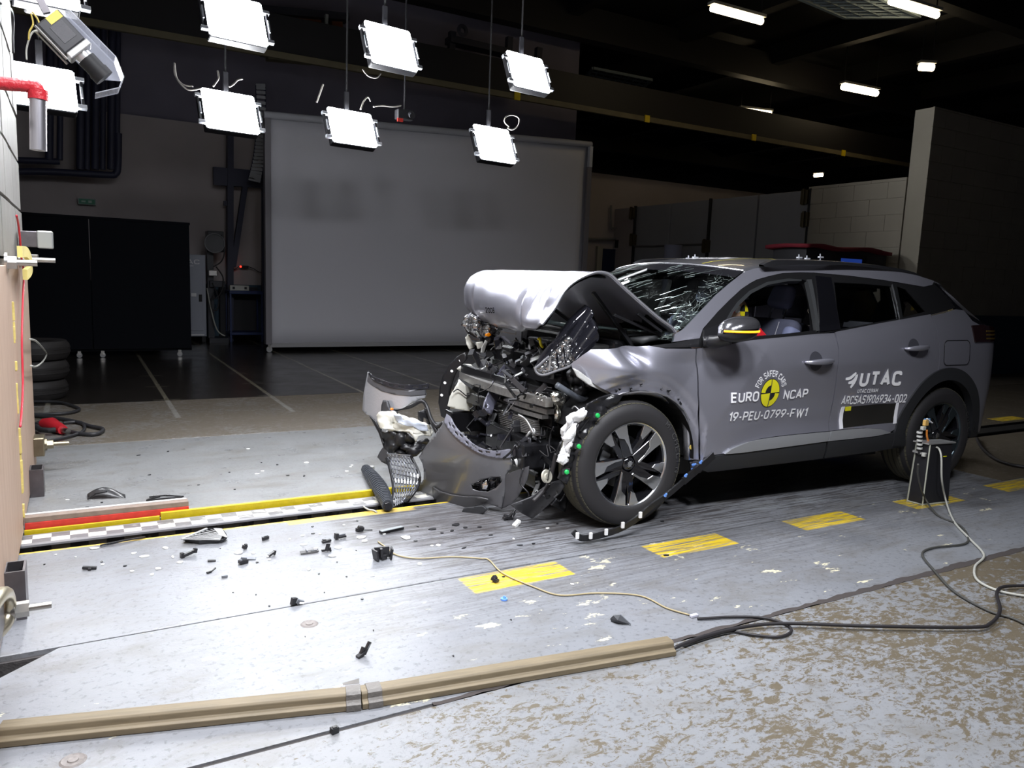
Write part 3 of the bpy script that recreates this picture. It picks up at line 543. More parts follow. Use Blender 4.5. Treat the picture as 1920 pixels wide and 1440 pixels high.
GLY = {  # single-stroke letters on a unit-high grid: (width, [(points, closed, corner radius)])
 'A': (.62, [([(0, 0), (.31, 1), (.62, 0)], 0, 0), ([(.12, .3), (.50, .3)], 0, 0)]), 'C': (.56, [([(.56, .78), (.56, 1), (0, 1), (0, 0), (.56, 0), (.56, .22)], 0, .24)]),
 'D': (.58, [([(0, 0), (0, 1), (.58, 1), (.58, 0)], 1, (0, 0, .3, .3))]), 'E': (.5, [([(.5, 1), (0, 1), (0, 0), (.5, 0)], 0, 0), ([(0, .52), (.44, .52)], 0, 0)]),
 'F': (.5, [([(.5, 1), (0, 1), (0, 0)], 0, 0), ([(0, .5), (.44, .5)], 0, 0)]), 'H': (.58, [([(0, 0), (0, 1)], 0, 0), ([(.58, 0), (.58, 1)], 0, 0), ([(0, .5), (.58, .5)], 0, 0)]),
 'I': (.0, [([(0, 0), (0, 1)], 0, 0)]), 'L': (.48, [([(0, 1), (0, 0), (.48, 0)], 0, 0)]), 'M': (.74, [([(0, 0), (0, 1), (.37, .35), (.74, 1), (.74, 0)], 0, 0)]),
 'N': (.6, [([(0, 0), (0, 1), (.6, 0), (.6, 1)], 0, 0)]), 'O': (.6, [([(0, 0), (.6, 0), (.6, 1), (0, 1)], 1, .27)]), 'P': (.54, [([(0, 0), (0, 1), (.54, 1), (.54, .45), (0, .45)], 0, (0, 0, .24, .24, 0))]),
 'R': (.56, [([(0, 0), (0, 1), (.54, 1), (.54, .48), (0, .48)], 0, (0, 0, .22, .22, 0)), ([(.28, .48), (.57, 0)], 0, 0)]),
 'S': (.55, [([(.55, .8), (.55, 1), (0, 1), (0, .53), (.55, .53), (.55, 0), (0, 0), (0, .2)], 0, .22)]), 'T': (.6, [([(0, 1), (.6, 1)], 0, 0), ([(.3, 1), (.3, 0)], 0, 0)]),
 'U': (.58, [([(0, 1), (0, 0), (.58, 0), (.58, 1)], 0, .27)]), 'W': (.9, [([(0, 1), (.22, 0), (.45, .85), (.68, 0), (.9, 1)], 0, 0)]), '-': (.26, [([(0, .42), (.26, .42)], 0, 0)]),
 '0': (.52, [([(0, 0), (.52, 0), (.52, 1), (0, 1)], 1, .25)]), '1': (.22, [([(0, .78), (.22, 1), (.22, 0)], 0, 0)]), '2': (.5, [([(0, .75), (0, 1), (.5, 1), (.5, .6), (0, 0), (.5, 0)], 0, (0, .22, .22, .15, 0, 0))]),
 '3': (.5, [([(0, .82), (0, 1), (.5, 1), (.5, .54), (.2, .54)], 0, (0, .2, .22, .18, 0)), ([(.2, .54), (.52, .54), (.52, 0), (0, 0), (0, .2)], 0, (0, .18, .25, .22, 0))]), '4': (.54, [([(.30, 1), (0, .24), (.54, .24)], 0, 0), ([(.42, .5), (.42, 0)], 0, 0)]),
 '5': (.5, [([(.5, 1), (0, 1), (0, .55), (.5, .55), (.5, 0), (0, 0), (0, .2)], 0, (0, 0, 0, .22, .24, .2, 0))]), '6': (.52, [([(.40, 1), (0, .38), (0, 0), (.52, 0), (.52, .56), (.08, .56)], 0, (0, .1, .24, .24, .24, 0))]), '7': (.5, [([(0, 1), (.5, 1), (.15, 0)], 0, 0)]),
 '8': (.52, [([(.02, .53), (.5, .53), (.5, 1), (.02, 1)], 1, .2), ([(0, .53), (.52, .53), (.52, 0), (0, 0)], 1, .22)]), '9': (.52, [([(.12, 0), (.52, .62), (.52, 1), (0, 1), (0, .44), (.44, .44)], 0, (0, .1, .24, .24, .24, 0))])}
def text_mesh(s, size=1.0, bold=0.0, font_space=1.0):
    w2 = .055 + bold * .9; X = 0; vs = []; fs = []
    for chh in s:
        if chh == ' ': X += .38; continue
        gw, strokes = GLY[chh]
        for pts, closed, rad in strokes:
            P = [Vector((x + X + w2, w2 + y * (1 - 2 * w2), 0)) for x, y in pts]; n = len(P); rs = rad if isinstance(rad, tuple) else [rad] * n; out = []
            for i in range(n):
                if rs[i] and (closed or 0 < i < n - 1):
                    a = P[i - 1]; b_ = P[(i + 1) % n]; r = min(rs[i], (a - P[i]).length * .5, (b_ - P[i]).length * .5); p0 = P[i] + (a - P[i]).normalized() * r; p1 = P[i] + (b_ - P[i]).normalized() * r
                    for k in range(7): t = k / 6; out.append(p0 * (1 - t) ** 2 + P[i] * 2 * t * (1 - t) + p1 * t * t)
                else: out.append(P[i])
            fine = []
            for i in range(len(out)):
                fine.append(out[i])
                if i < len(out) - 1 or closed:
                    nx = out[(i + 1) % len(out)]; k_ = int((nx - out[i]).length / .13)
                    for j in range(1, k_ + 1): fine.append(out[i].lerp(nx, j / (k_ + 1)))
            out = fine; m = len(out); base = len(vs)
            for i in range(m):
                a = out[i - 1] if (i or closed) else None; b_ = out[(i + 1) % m] if (i < m - 1 or closed) else None
                d0 = (out[i] - a).normalized() if a is not None and (out[i] - a).length > 1e-6 else None; d1 = (b_ - out[i]).normalized() if b_ is not None and (b_ - out[i]).length > 1e-6 else None
                d0 = d0 or d1; d1 = d1 or d0; t = (d0 + d1)
                if t.length < 1e-4: t = d1.copy()
                t.normalize(); nn = Vector((-t.y, t.x, 0)); q_ = max(.35, abs(nn.dot(Vector((-d1.y, d1.x, 0))))); nn = nn * (w2 / q_)
                ext = Vector((0, 0, 0))
                vs.append(out[i] + nn + ext); vs.append(out[i] - nn + ext)
            for i in range(m if closed else m - 1): j = (i + 1) % m; fs.append((base + 2 * i, base + 2 * i + 1, base + 2 * j + 1, base + 2 * j))
        X += gw + 2 * w2 + .13
    xs = [v_.x for v_ in vs]; a_, b2_ = min(xs), max(xs)
    if b2_ - a_ < .2 and len(s) == 1: c_ = (a_ + b2_) / 2; a_, b2_ = c_ - .3, c_ + .3
    return [((v_.x - a_) / (b2_ - a_), v_.y) for v_ in vs], fs
def flat_text(s, parent, name, m, fn, bold=0.02):
    vs, fs = text_mesh(s, 1, bold); return MB().add([fn(x, y) for x, y in vs], fs).build(name, m, parent)
flat_text('UTAC', cb, 'lettering', WHITE, lambda x, y: Vector((1.40 + 0.40 * x, 13.982, 1.33 + 0.075 * y)) - o0)
flat_text('CERAM', cb, 'lettering', WHITE, lambda x, y: Vector((1.54 + 0.16 * x, 13.982, 1.285 + 0.025 * y)) - o0)
# machine with round lamp, hoses
mc = empty('machine_stand', (2.1, 14.0, 0), 0, 'dark machine stand with round drum and hanging hoses, right of the control cabinet', 'machine')
o0 = Vector((2.1, 14.0, 0)); T = Matrix.Translation(-o0); q = lambda x, y, Y=14.0: atY(x, y, Y) - o0
DKM = mat('dark_machine', (0.02, 0.022, 0.03), 0.4)
MB().tube([q(402, 456, 13.85), q(402, 456, 14.1)], 0.155, 28).build('drum', DKM, mc, smooth=True); MB().lathe([(0.15, 0), (0.165, 0.0), (0.165, 0.03), (0.15, 0.03)], 28, Matrix.Translation(q(402, 456, 13.83)) @ Matrix.Rotation(math.radians(90), 4, 'X'), True).build('drum_rim', mat('rim_grey', (0.12, 0.12, 0.13), 0.4), mc, smooth=True)
MB().box(1.94, 2.2, 14.0, 14.3, 1.55, 1.9, T).build('top_box', DKM, mc, bevel=0.01); MB().box(1.93, 2.03, 14.02, 14.12, 0.0, 1.6, T).build('column', DKM, mc); MB().box(1.93, 2.24, 13.9, 14.3, 0.0, 0.08, T).build('base', DKM, mc)
MB().box(1.93, 2.07, 13.88, 14.0, 1.14, 1.24, T).build('valve', STEEL, mc, bevel=0.01); MB().box(1.95, 2.2, 13.9, 14.0, 0.95, 1.06, T).build('valve', DKM, mc, bevel=0.01)
for ps in (((405, 500), (418, 520), (416, 545), (404, 560), (400, 548)), ((400, 500), (415, 490), (421, 470), (415, 440)), ((398, 530), (410, 560), (406, 582), (395, 575), (398, 556)), ((388, 540), (398, 590), (408, 620), (422, 630))):
    MB().tube(crv([q(x, y, 13.85) for x, y in ps], 5), 0.012, 6).build('hose', CABLE if ps[0][0] != 388 else GREYCABLE, mc, smooth='all')
tl = empty('blue_trolley', (2.5, 14.2, 0), 0, 'dark blue workshop trolley standing by the wall behind the column', 'trolley')
o0 = Vector((2.5, 14.2, 0)); T = Matrix.Translation(-o0); BT = mat('trolley_blue', (0.015, 0.03, 0.11), 0.4)
MB().box(2.28, 2.85, 14.0, 14.45, 0.84, 0.90, T).build('top_shelf', BT, tl, bevel=0.01); MB().box(2.28, 2.85, 14.0, 14.45, 0.12, 0.17, T).build('bottom_shelf', BT, tl, bevel=0.01)
for x_ in (2.3, 2.83):
    for y_ in (14.02, 14.43): MB().box(x_ - 0.015, x_ + 0.015, y_ - 0.015, y_ + 0.015, 0.0, 0.85, T).build('leg', BT, tl)
ps_ = MB().box(2.30, 2.62, 14.05, 14.2, 0.90, 0.99).build('meter_box', mat('pale_box', (0.5, 0.5, 0.46), 0.5), bevel=0.008); tag(ps_, 'pale instrument box with two dark sockets on the blue trolley', 'box')
for x_ in (2.34, 2.54): MB().box(x_, x_ + 0.04, 14.045, 14.05, 0.925, 0.965).build('socket', BLKM, ps_)
led = empty('power_adapter', atY(456, 500, 14.55), 0, 'small black box with a glowing red light hanging on its lead by the column', 'adapter')
o0 = Vector(led.location); MB().box(-0.05, 0.09, -0.03, 0.03, -0.025, 0.02).build('case', BLKM, led, bevel=0.006); MB().lathe([(0, 0.015), (0.014, 0.01), (0.017, 0)], 12, Matrix.Translation((-0.05, -0.03, 0)) @ Matrix.Rotation(math.radians(90), 4, 'X')).build('red_light', mat('led_red', (1, 0.02, 0.01), 0.4, emit=(1, 0.02, 0.01), es=6), led)
MB().tube(crv([atY(x, y, 14.55) - o0 for x, y in ((432, 506), (440, 505), (449, 499))], 4), 0.008, 6).build('lead', CABLE, led, smooth='all'); MB().tube(crv([atY(x, y, 14.55) - o0 for x, y in ((462, 499), (474, 503), (486, 510), (496, 511))], 4), 0.008, 6).build('lead', CABLE, led, smooth='all')
# steel column, cable ladder, ducts
NAVY = mat('navy_steel', (0.025, 0.027, 0.055), 0.55)
co = empty('steel_column', (2.5, 14.4, 0), 0, 'dark navy steel column with a slanting brace, left of the grey screen', 'column')
o0 = Vector((2.5, 14.4, 0)); q = lambda x, y, Y=14.4: atY(x, y, Y) - o0
MB().bar(q(431, 640) , q(431, 200), 0.17, 0.10).build('upright', NAVY, co); MB().bar(q(437, 500), q(462, 330), 0.10, 0.09).build('brace', NAVY, co); MB().bar(q(400, 330), q(500, 338), 0.12, 0.30).build('cross_beam', NAVY, co)
MB().bar(q(419, 381), q(432, 383), 0.06, 0.08).build('lug', NAVY, co); MB().bar(q(497, 640), q(497, 230), 0.08, 0.12).build('second_upright', NAVY, co)
MB().box(2.2, 2.85, 14.5, 14.62, 0, 0.95, Matrix.Translation(-o0)).build('base_panel', mat('dark_wall'), co)
cl2 = empty('cable_ladder', (2.8, 13.9, 3.5), 0, 'slotted metal cable tray bending down behind the lower left lamp', 'cable tray')
o0 = Vector((2.8, 13.9, 3.5)); q = lambda x, y: atY(x, y, 13.9) - o0; CTM = mat('tray_metal', (0.35, 0.36, 0.38), 0.5)
L1 = crv([q(480, 160), q(481, 230), q(476, 290), q(466, 335)], 8); L2 = crv([q(497, 160), q(498, 235), q(496, 290), q(488, 340)], 8)
MB().tube(L1, 0.012, 6).build('side_rail', NAVY, cl2); MB().tube(L2, 0.012, 6).build('side_rail', NAVY, cl2)
for k in range(len(L1)): MB().bar(L1[k], L2[k], 0.05, 0.035, (0, 1, 0)).build('rung', CTM, cl2)
for z_ in (q(481, 200), q(490, 290)): MB().bar(z_, z_ + Vector((0.05, 0.78, 0)), 0.05, 0.04).build('wall_bracket', NAVY, cl2)
du = empty('duct_bundle', (0.1, 14.2, 3.8), 0, 'bundle of dark vertical ducts above the black board, behind the left lamps', 'duct')
o0 = Vector((0.1, 14.2, 3.8)); q = lambda x, y, Y=14.2: atY(x, y, Y) - o0
for k, x_ in enumerate((92, 112, 150, 163, 178, 192, 208, 219)):
    MB().tube([q(x_ + 3, -40), q(x_, 318 if x_ > 140 else 300)], 0.045 if k % 2 else 0.06, 10).build('duct', NAVY, du, smooth=True)
MB().tube(crv([q(20, 322), q(90, 322), q(200, 328), q(216, 326), q(221, 312), q(222, 250)], 5), 0.055, 10).build('bottom_duct', NAVY, du, smooth=True); MB().tube([q(20, 300), q(112, 303)], 0.05, 10).build('bottom_duct', NAVY, du, smooth=True)
ex = empty('exit_sign', atY(163, 378, 14.6), 0, 'small green exit sign plate on the wall above the black board', 'sign'); MB().box(-0.13, 0.13, 0, 0.11, -0.05, 0.05).build('case', mat('sign_frame', (0.25, 0.3, 0.28), 0.5), ex)
MB().box(-0.115, 0.115, -0.006, 0, -0.038, 0.038).build('face', mat('sign_green', (0.03, 0.22, 0.13), 0.5), ex)
pz = MB()
pz.box(-0.08, -0.02, -0.010, -0.006, -0.012, 0.012).box(0.02, 0.07, -0.010, -0.006, -0.02, 0.02); pz.build('symbol', mat('sign_pale', (0.35, 0.5, 0.42), 0.5), ex)
# storage shelves high up behind the lamps
sh = empty('storage_rack', (4, 14.2, 4.6), 0, 'dark storage rack high on the wall behind the upper lamps', 'rack')
o0 = Vector((4, 14.2, 4.6)); q = lambda x, y, Y=14.2: atY(x, y, Y) - o0; RK = mat('rack_dark', (0.035, 0.035, 0.05), 0.6); OR = mat('rack_orange', (0.16, 0.045, 0.015), 0.6)
for (a_, b_, w_) in (((840, 75), (950, 100), 0.12), ((845, 110), (1010, 140), 0.10), ((845, 150), (1010, 172), 0.10), ((490, 95), (680, 118), 0.14), ((490, 55), (690, 85), 0.12), ((480, 20), (650, 35), 0.12)):
    MB().bar(q(*a_), q(*b_), 0.3, w_).build('shelf_beam', RK, sh)
for (a_, b_) in (((848, 60), (842, 165)), ((955, 70), (948, 175)), ((1010, 90), (1003, 180))): MB().bar(q(*a_), q(*b_), 0.12, 0.12).build('rack_post', RK, sh)
MB().bar(q(612, 28, 13.6), q(608, 120, 13.6), 0.09, 0.05).build('pale_post', mat('pale_post', (0.3, 0.32, 0.3), 0.6), sh)
for (a_, b_) in (((505, 38), (600, 45)), ((620, 52), (640, 54)), ((480, 70), (600, 78))): MB().bar(q(*a_, 14.3), q(*b_, 14.3), 0.2, 0.24).build('orange_board', OR, sh)
MB().bar(q(500, 108, 13.9), q(585, 116, 13.9), 0.2, 0.08).build('stored_tube', mat('pale_flange'), sh)
MB().lathe([(0.05, 0), (0.09, 0.0), (0.12, 0.03), (0.05, 0.05)], 18, Matrix.Translation(q(866, 58, 14.0)) @ Matrix.Rotation(math.radians(90), 4, 'X'), True).build('pulley', RK, sh)
# little camera rig between the lower lamps
rg = empty('rig_camera', atY(758, 215, 8.8), 0, 'small dark camera rig with a red tag between the lower lamps', 'camera'); MB().box(-0.10, 0.10, -0.06, 0.06, -0.06, 0.05).build('body', LB, rg, bevel=0.01); MB().box(-0.11, -0.04, -0.07, -0.06, -0.10, -0.06).build('red_tag', RED, rg)
MB().tube([(0.05, -0.06, 0), (0.05, -0.14, -0.03)], 0.035, 14).build('lens', LB, rg, smooth=True); MB().tube([(0, 0, 0.05), (0, 0, 6.345 - rg.location.z)], 0.010, 8).build('stalk', LB, rg)
# display box with the red cover, paper roll
bx = empty('display_case', (11.2, 8.5, 0), 0, 'dark box with blue screen and a red cloth on top, behind the car roof', 'display'); o0 = Vector((11.2, 8.5, 0))
q = lambda x, y, Y=8.5: atY(x, y, Y) - o0; a_ = q(1512, 475); b_ = q(1663, 475)
fb_ = lambda X0, X1, Z0, Z1, Y0, Y1: MB().box(X0, X1, Y0, Y1, Z0, Z1)
o1 = Vector((9.35, 7.5, 0)); bx.location = o1; A1 = atY(1512, 470, 7.5); B1 = atY(1664, 470, 7.5); zt = (A1.z + B1.z) / 2; x0_, x1_ = A1.x - o1.x, B1.x - o1.x
fb_(x0_, x1_, 0, zt, 0, 0.6).build('case', mat('case_dark', (0.03, 0.03, 0.035), 0.5), bx, bevel=0.01)
c1 = atY(1578, 484, 7.48) - o1; c2 = atY(1616, 492, 7.48) - o1; MB().box(c1.x, c2.x, -0.02, 0, c2.z - 0.2, c1.z).build('screen', mat('blue_screen', (0.01, 0.02, 0.1), 0.3, emit=(0.02, 0.06, 0.35), es=0.5), bx)
MB().box(c1.x - .12, c2.x + .12, -0.012, 0, c2.z - 0.32, c1.z + 0.06).build('bezel', BLKM, bx)
rc = MB(); rc.grid(lambda u, v: Vector((x0_ - 0.12 + (x1_ - x0_ + 0.1) * u, -0.1 + 0.75 * v, zt + 0.035 + 0.02 * math.sin(u * 11 + v * 3) + 0.03 * u * (1 - u))), 20, 6); rc.build('red_cover', mat('red_cloth', (0.22, 0.015, 0.03), 0.8), bx, smooth='all', solid=0.05)
rl = empty('paper_roll', (9.6, 11, 0), 0, 'pale bluish roll standing upright behind the roof, before the folding door', 'roll'); o1 = Vector((9.62, 11, 0))
rl.location = o1; MB().tube([(0, 0, 0.0), (0, 0, 2.02)], 0.165, 28).build('paper', mat('pale_roll', (0.2, 0.21, 0.28), 0.6), rl, smooth=True); MB().tube([(0, 0, 2.02), (0, 0, 2.03)], 0.03, 12).build('core', BLKM, rl)
# stack of dark tyres, air tool on the back floor
for k in range(3):
    tz = 0.09 + k * 0.185; t_ = empty('worn_tyre', (-0.42 + 0.015 * k, 8.45 + 0.02 * k, tz), 0, ['bottom tyre of the dark stack beside the barrier', 'middle tyre of the dark stack beside the barrier', 'top tyre of the dark stack beside the barrier'][k], 'tyre', 'stacked dark tyres by the barrier')
    MB().lathe([(0.17, -0.07), (0.22, -0.09), (0.27, -0.085), (0.295, -0.05), (0.30, 0), (0.295, 0.05), (0.27, 0.085), (0.22, 0.09), (0.17, 0.07), (0.18, 0)], 40, None, True).build('casing', mat('tyre_dark', (0.02, 0.018, 0.018), 0.6), t_, smooth=True)
    tt = MB(); tt.lathe([(0.296, -0.03), (0.303, -0.028), (0.303, -0.012), (0.296, -0.01)], 40, None, True); tt.lathe([(0.296, 0.01), (0.303, 0.012), (0.303, 0.028), (0.296, 0.03)], 40, None, True); tt.build('tread_rib', mat('tyre_dark'), t_, smooth=True)
HOSE = mat('hose_rubber', (0.03, 0.03, 0.033), 0.45)
zf = lambda x, y, z=0.018: fl(x, y, z)
wire('air_hose', [zf(60, 753), zf(110, 754), zf(142, 763), zf(147, 769), zf(120, 775), zf(62, 777)], 0.013, HOSE, 'black hose lying in a flat loop behind the barrier, farthest from the camera', 'hose')
wire('air_hose', [zf(62, 779), zf(100, 783), zf(140, 790), zf(170, 799), zf(190, 803), zf(192, 808), zf(178, 814), zf(150, 813), zf(128, 808)], 0.015, HOSE, 'thick black hose curving to the red coupling tool on the floor', 'hose')
wire('air_hose', [zf(64, 831), zf(105, 824), zf(140, 815), zf(156, 808), zf(158, 798), zf(148, 791), zf(118, 793)], 0.012, HOSE, 'black hose running from barrier under the red tool, nearest the camera', 'hose')
at_ = empty('air_tool', fl(100, 800), 0, 'red and black air coupling tool lying in the hose loops', 'tool'); o0 = fl(100, 800); q = lambda x, y, z=0.04: fl(x, y, z) - o0
MB().tube([q(82, 795), q(96, 797), q(110, 803)], [0.045, 0.06, 0.042], 14).build('red_body', mat('tool_red', (0.5, 0.02, 0.03), 0.35), at_, smooth=True); MB().tube([q(108, 802), q(118, 806)], [0.045, 0.035], 14).build('collar', mat('tool_red'), at_, smooth=True)
MB().tube([q(118, 806), q(128, 809)], 0.02, 12).build('nozzle', STEEL, at_, smooth=True); MB().tube([q(68, 800), q(76, 806), q(92, 807), q(104, 806)], 0.02, 10).build('trigger_guard', BLKM, at_, smooth=True); MB().tube([q(66, 798), q(80, 792), q(90, 797)], 0.025, 10).build('grip', BLKM, at_, smooth=True)
# ================================================================== CAR (local frame: u rearwards, v inwards from the near side, z up)
car = empty('car', (CX, CY, 0), CA, 'grey crossover car with crumpled front end, buckled bonnet and crash test lettering on its doors', 'car')
def sstep(x): x = max(0.0, min(1.0, x)); return x * x * (3 - 2 * x)
def itp(x, xs, ys):
    if x <= xs[0]: return ys[0]
    for i in range(len(xs) - 1):
        if x <= xs[i + 1]: t = (x - xs[i]) / (xs[i + 1] - xs[i]); return ys[i] + (ys[i + 1] - ys[i]) * t
    return ys[-1]
def smooth_tab(f, a, b, n, k):
    xs = np.linspace(a, b, n); ys = np.array([f(x) for x in xs]); ker = np.hanning(k); ker /= ker.sum(); yp = np.pad(ys, k // 2, mode='edge')
    return xs, np.convolve(yp, ker, 'same')[k // 2: -(k // 2)]
_zbx, _zby = smooth_tab(lambda u: itp(u, [-1, .25, 1.45, 2.0, 2.35, 3.0, 3.4], [.96, .985, 1.03, 1.09, 1.145, 1.19, 1.2]), -1, 3.6, 461, 41)
def zbelt(u): return float(np.interp(u, _zbx, _zby))
_bz, _bv = smooth_tab(lambda z: itp(z, [.1, .18, .25, .32, .40, .50, .60, .66, .75], [.16, .10, .05, .03, .022, .016, .006, .001, .0]), .1, .95, 171, 17)
CR1 = cv(1430, 668, 0.02); CR2 = cv(1338, 800, 0.01)
_cd = Vector((CR2.x - CR1.x, CR2.z - CR1.z)).normalized(); _cn = Vector((_cd.y, -_cd.x))
if _cn.x > 0: _cn = -_cn
def V(u, z):
    b = zbelt(u)
    base = float(np.interp(min(z, .75), _bz, _bv))
    if z <= b:
        t = max(0, (z - .75) / (b - .75)); v = base + .012 * t * t + .045 * t ** 3
    else: d = z - b; v = base + .057 + .34 * d + .22 * d * d
    t = max(0, u - 2.0); v += .04 * t * t + .28 * max(0, (u - 2.98) / .4) ** 3 + .03 * t * t * sstep((z - b + .1) / .2)
    t = max(0, .6 - u); v += .03 * t * t
    if z < b and -.1 < u < 2.6:                            # pressed creases of the doors
        s = (u - CR1.x) * _cn.x + (z - CR1.z) * _cn.y
        wz = sstep((z - .42) / .2) * sstep((b - z) / .12)
        if s > 0: v += .17 * min(s, .3) * wz * sstep((1.05 - u) / .2) * sstep((u - .1) / .3)
        v += .12 * max(0, .88 - z) * sstep((.88 - z) / .08) * sstep((z - .36) / .2) * sstep((-s) / .45) * sstep((2.2 - u) / .3)
    if u < .5 and z < b:                                   # stepped rings pressed above the front arch
        r = math.hypot(u - .03, z - .33); v += .012 * sstep((.53 - r) / .05) + .012 * sstep((.47 - r) / .03)
    if z < b and u < .25:                                  # crumpled front wing
        k = sstep((.25 - u) / .5)
        v += k * (.05 * math.sin((u * 9 + z * 7)) * sstep((z - .72) / .15) - .05 * math.exp(-((u + .02) / .12) ** 2 - ((z - .86) / .07) ** 2) * 1.2)
        v += .07 * math.exp(-((u - .02 + (z - .9) * .7) / .07) ** 2 - ((z - .93) / .06) ** 2) + .10 * sstep((-.12 - u) / .25) 
    return v
def onbody(px, py, off=0.0):
    v = .05
    for i in range(30):
        p = cv(px, py, v); nv = max(-.2, min(.6, V(p.x, p.z) + off)); v += .6 * (nv - v)
    return cv(px, py, v)
def uz(pts): return [(lambda p: (p.x, p.z))(onbody(*q_)) for q_ in pts]
from mathutils.geometry import tessellate_polygon
def clean(poly):
    out = []
    for p in poly:
        if not out or (abs(p[0] - out[-1][0]) + abs(p[1] - out[-1][1])) > 1e-4: out.append(p)
    if abs(out[0][0] - out[-1][0]) + abs(out[0][1] - out[-1][1]) < 1e-4: out.pop()
    return out
def surf_mesh(polys, step, S3, Nf=None):
    loops = [[Vector((x, y, 0)) for x, y in clean(p)] for p in polys]; flat = [v_ for l in loops for v_ in l]
    tris = tessellate_polygon(loops); bm = bmesh.new(); vs = [bm.verts.new(v_) for v_ in flat]
    for t in tris:
        try: bm.faces.new([vs[i] for i in t])
        except ValueError: pass
    xs = [v_.x for v_ in flat]; ys_ = [v_.y for v_ in flat]
    for ax, (a, b) in ((0, (min(xs), max(xs))), (1, (min(ys_), max(ys_)))):
        k = math.floor(a / step) + 1
        while k * step < b:
            co = [0, 0, 0]; no = [0, 0, 0]; co[ax] = k * step; no[ax] = 1
            bmesh.ops.bisect_plane(bm, geom=bm.verts[:] + bm.edges[:] + bm.faces[:], plane_co=co, plane_no=no, dist=1e-6); k += 1
    bmesh.ops.remove_doubles(bm, verts=bm.verts, dist=1e-5)
    return bm
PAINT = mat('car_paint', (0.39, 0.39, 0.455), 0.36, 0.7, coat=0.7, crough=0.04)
PANEL_MESH = []
def panel(name, polys, m, off=0.0, thick=0.015, step=0.045, parent=None, mirror=True, S2=None, ret=True):
    """polys in (u, z); laid on the body side surface"""
    polys = [[tuple(p) for p in q_] for q_ in polys]
    S3 = S2 or (lambda u, z: Vector((u, V(u, z) + off, z)))
    bm = surf_mesh(polys, step, S3); bm.verts.ensure_lookup_table()
    uvs = [(v_.co.x, v_.co.y) for v_ in bm.verts]; vs = []; ns = []
    for (u, z) in uvs:
        p = S3(u, z); e = 0.006; du = S3(u + e, z) - S3(u - e, z); dz_ = S3(u, z + e) - S3(u, z - e); n = du.cross(dz_).normalized()
        if n.y > 0: n = -n
        vs.append(p); ns.append(n)
    fs = []
    for f in bm.faces:
        idx = [v_.index for v_ in f.verts]; a, b, c_ = vs[idx[0]], vs[idx[1]], vs[idx[2]]
        if f.normal.z * 1 > 0: idx = idx       # (u,z) ccw -> normal -v after mapping
        else: idx = idx[::-1]
        fs.append(tuple(idx))
    nb = len(vs)
    if ret:
        for e in bm.edges:
            if len(e.link_faces) == 1:
                i, j = e.verts[0].index, e.verts[1].index; f = e.link_faces[0]; idx = [v_.index for v_ in f.verts]
                if f.normal.z < 0: idx = idx[::-1]
                k = idx.index(i); fwd = idx[(k + 1) % len(idx)] == j
                if not fwd: i, j = j, i
                b = len(vs); d = (vs[j] - vs[i]).normalized(); n = d.cross(ns[i]); n = n if True else n
                for q_ in (i, j): vs.append(vs[q_].copy()); ns.append(n)
                for q_ in (j, i): vs.append(vs[q_] - ns[q_] * thick); ns.append(n)
                fs.append((b, b + 3, b + 2, b + 1)[::-1] if False else (b + 1, b, b + 3, b + 2))
    bm.free()
    me = bpy.data.meshes.new(name); me.from_pydata([tuple(q_) for q_ in vs], [], fs)
    for p in me.polygons: p.use_smooth = True
    me.materials.append(m); me.update(); me.normals_split_custom_set_from_vertices([tuple(n) for n in ns])
    o = bpy.data.objects.new(name, me); S.collection.objects.link(o); o.parent = parent or car
    if mirror: PANEL_MESH.append(o)
    return o
def inset_line(pts, d):
    return pts
# ---- outlines traced on the near side
DGAP = uz([(1305.5, 654), (1307, 690), (1309, 740), (1310.5, 800), (1311.5, 862)])          # wing to front door
RGAP = uz([(1565, 624.5), (1569, 638), (1572.5, 655), (1571, 686), (1565, 734), (1557, 776), (1554.5, 808)])  # front to rear door
QGAP = uz([(1746, 593), (1753, 610), (1759, 635), (1761.5, 660), (1760.5, 682), (1757, 698)])
sh_ = lambda L, du, dz=0.0: [(a + du, b + dz) for a, b in L]
RC = (2.574, 0.335)
def arc(c, a, b, t0, t1, n=24): return [(c[0] + a * math.cos(math.radians(t0 + (t1 - t0) * i / n)), c[1] + b * math.sin(math.radians(t0 + (t1 - t0) * i / n))) for i in range(n + 1)]
# front wing
arch_px = [(1292, 862), (1293, 829), (1292, 804), (1288, 783), (1280, 768), (1265, 753), (1248, 742), (1227, 735.5), (1198, 733.5), (1165, 737), (1148, 745)]
wing = uz([(1304, 654), (1247.5, 653.6), (1220, 648), (1183, 650), (1147, 653.6), (1128, 655), (1108, 655), (1092, 666), (1071, 682), (1073, 691), (1092, 707.5), (1128, 728), (1146, 737)]) + uz(arch_px[::-1]) + sh_(DGAP, -0.004)[::-1]
panel('front_wing', [wing], PAINT, mirror=False, step=0.018)
fl_ = uz(arch_px); fi = [(a + (0.012 if a < .1 else -.0) * 0, b) for a, b in fl_]
AC = (0.03, 0.33)
def shrink(L, c, k): return [(c[0] + (a - c[0]) * k, c[1] + (b - c[1]) * k) for a, b in L]
b = MB(); fo = [Vector((a, V(a, z_) - 0.004, z_)) for a, z_ in fl_]; n_ = len(fo)
b.grid(lambda s, t: (lambda i: Vector((fo[i].x + (AC[0] - fo[i].x) * 0.05 * t, fo[i].y + 0.03 * t * t, fo[i].z + (AC[1] - fo[i].z) * 0.05 * t)))(int(round(s * (n_ - 1)))), n_ - 1, 4)
b.build('arch_flange', mat('bright_paint_edge', (0.5, 0.5, 0.54), 0.25, 0.8, coat=0.5), car, smooth='all', solid=0.003)
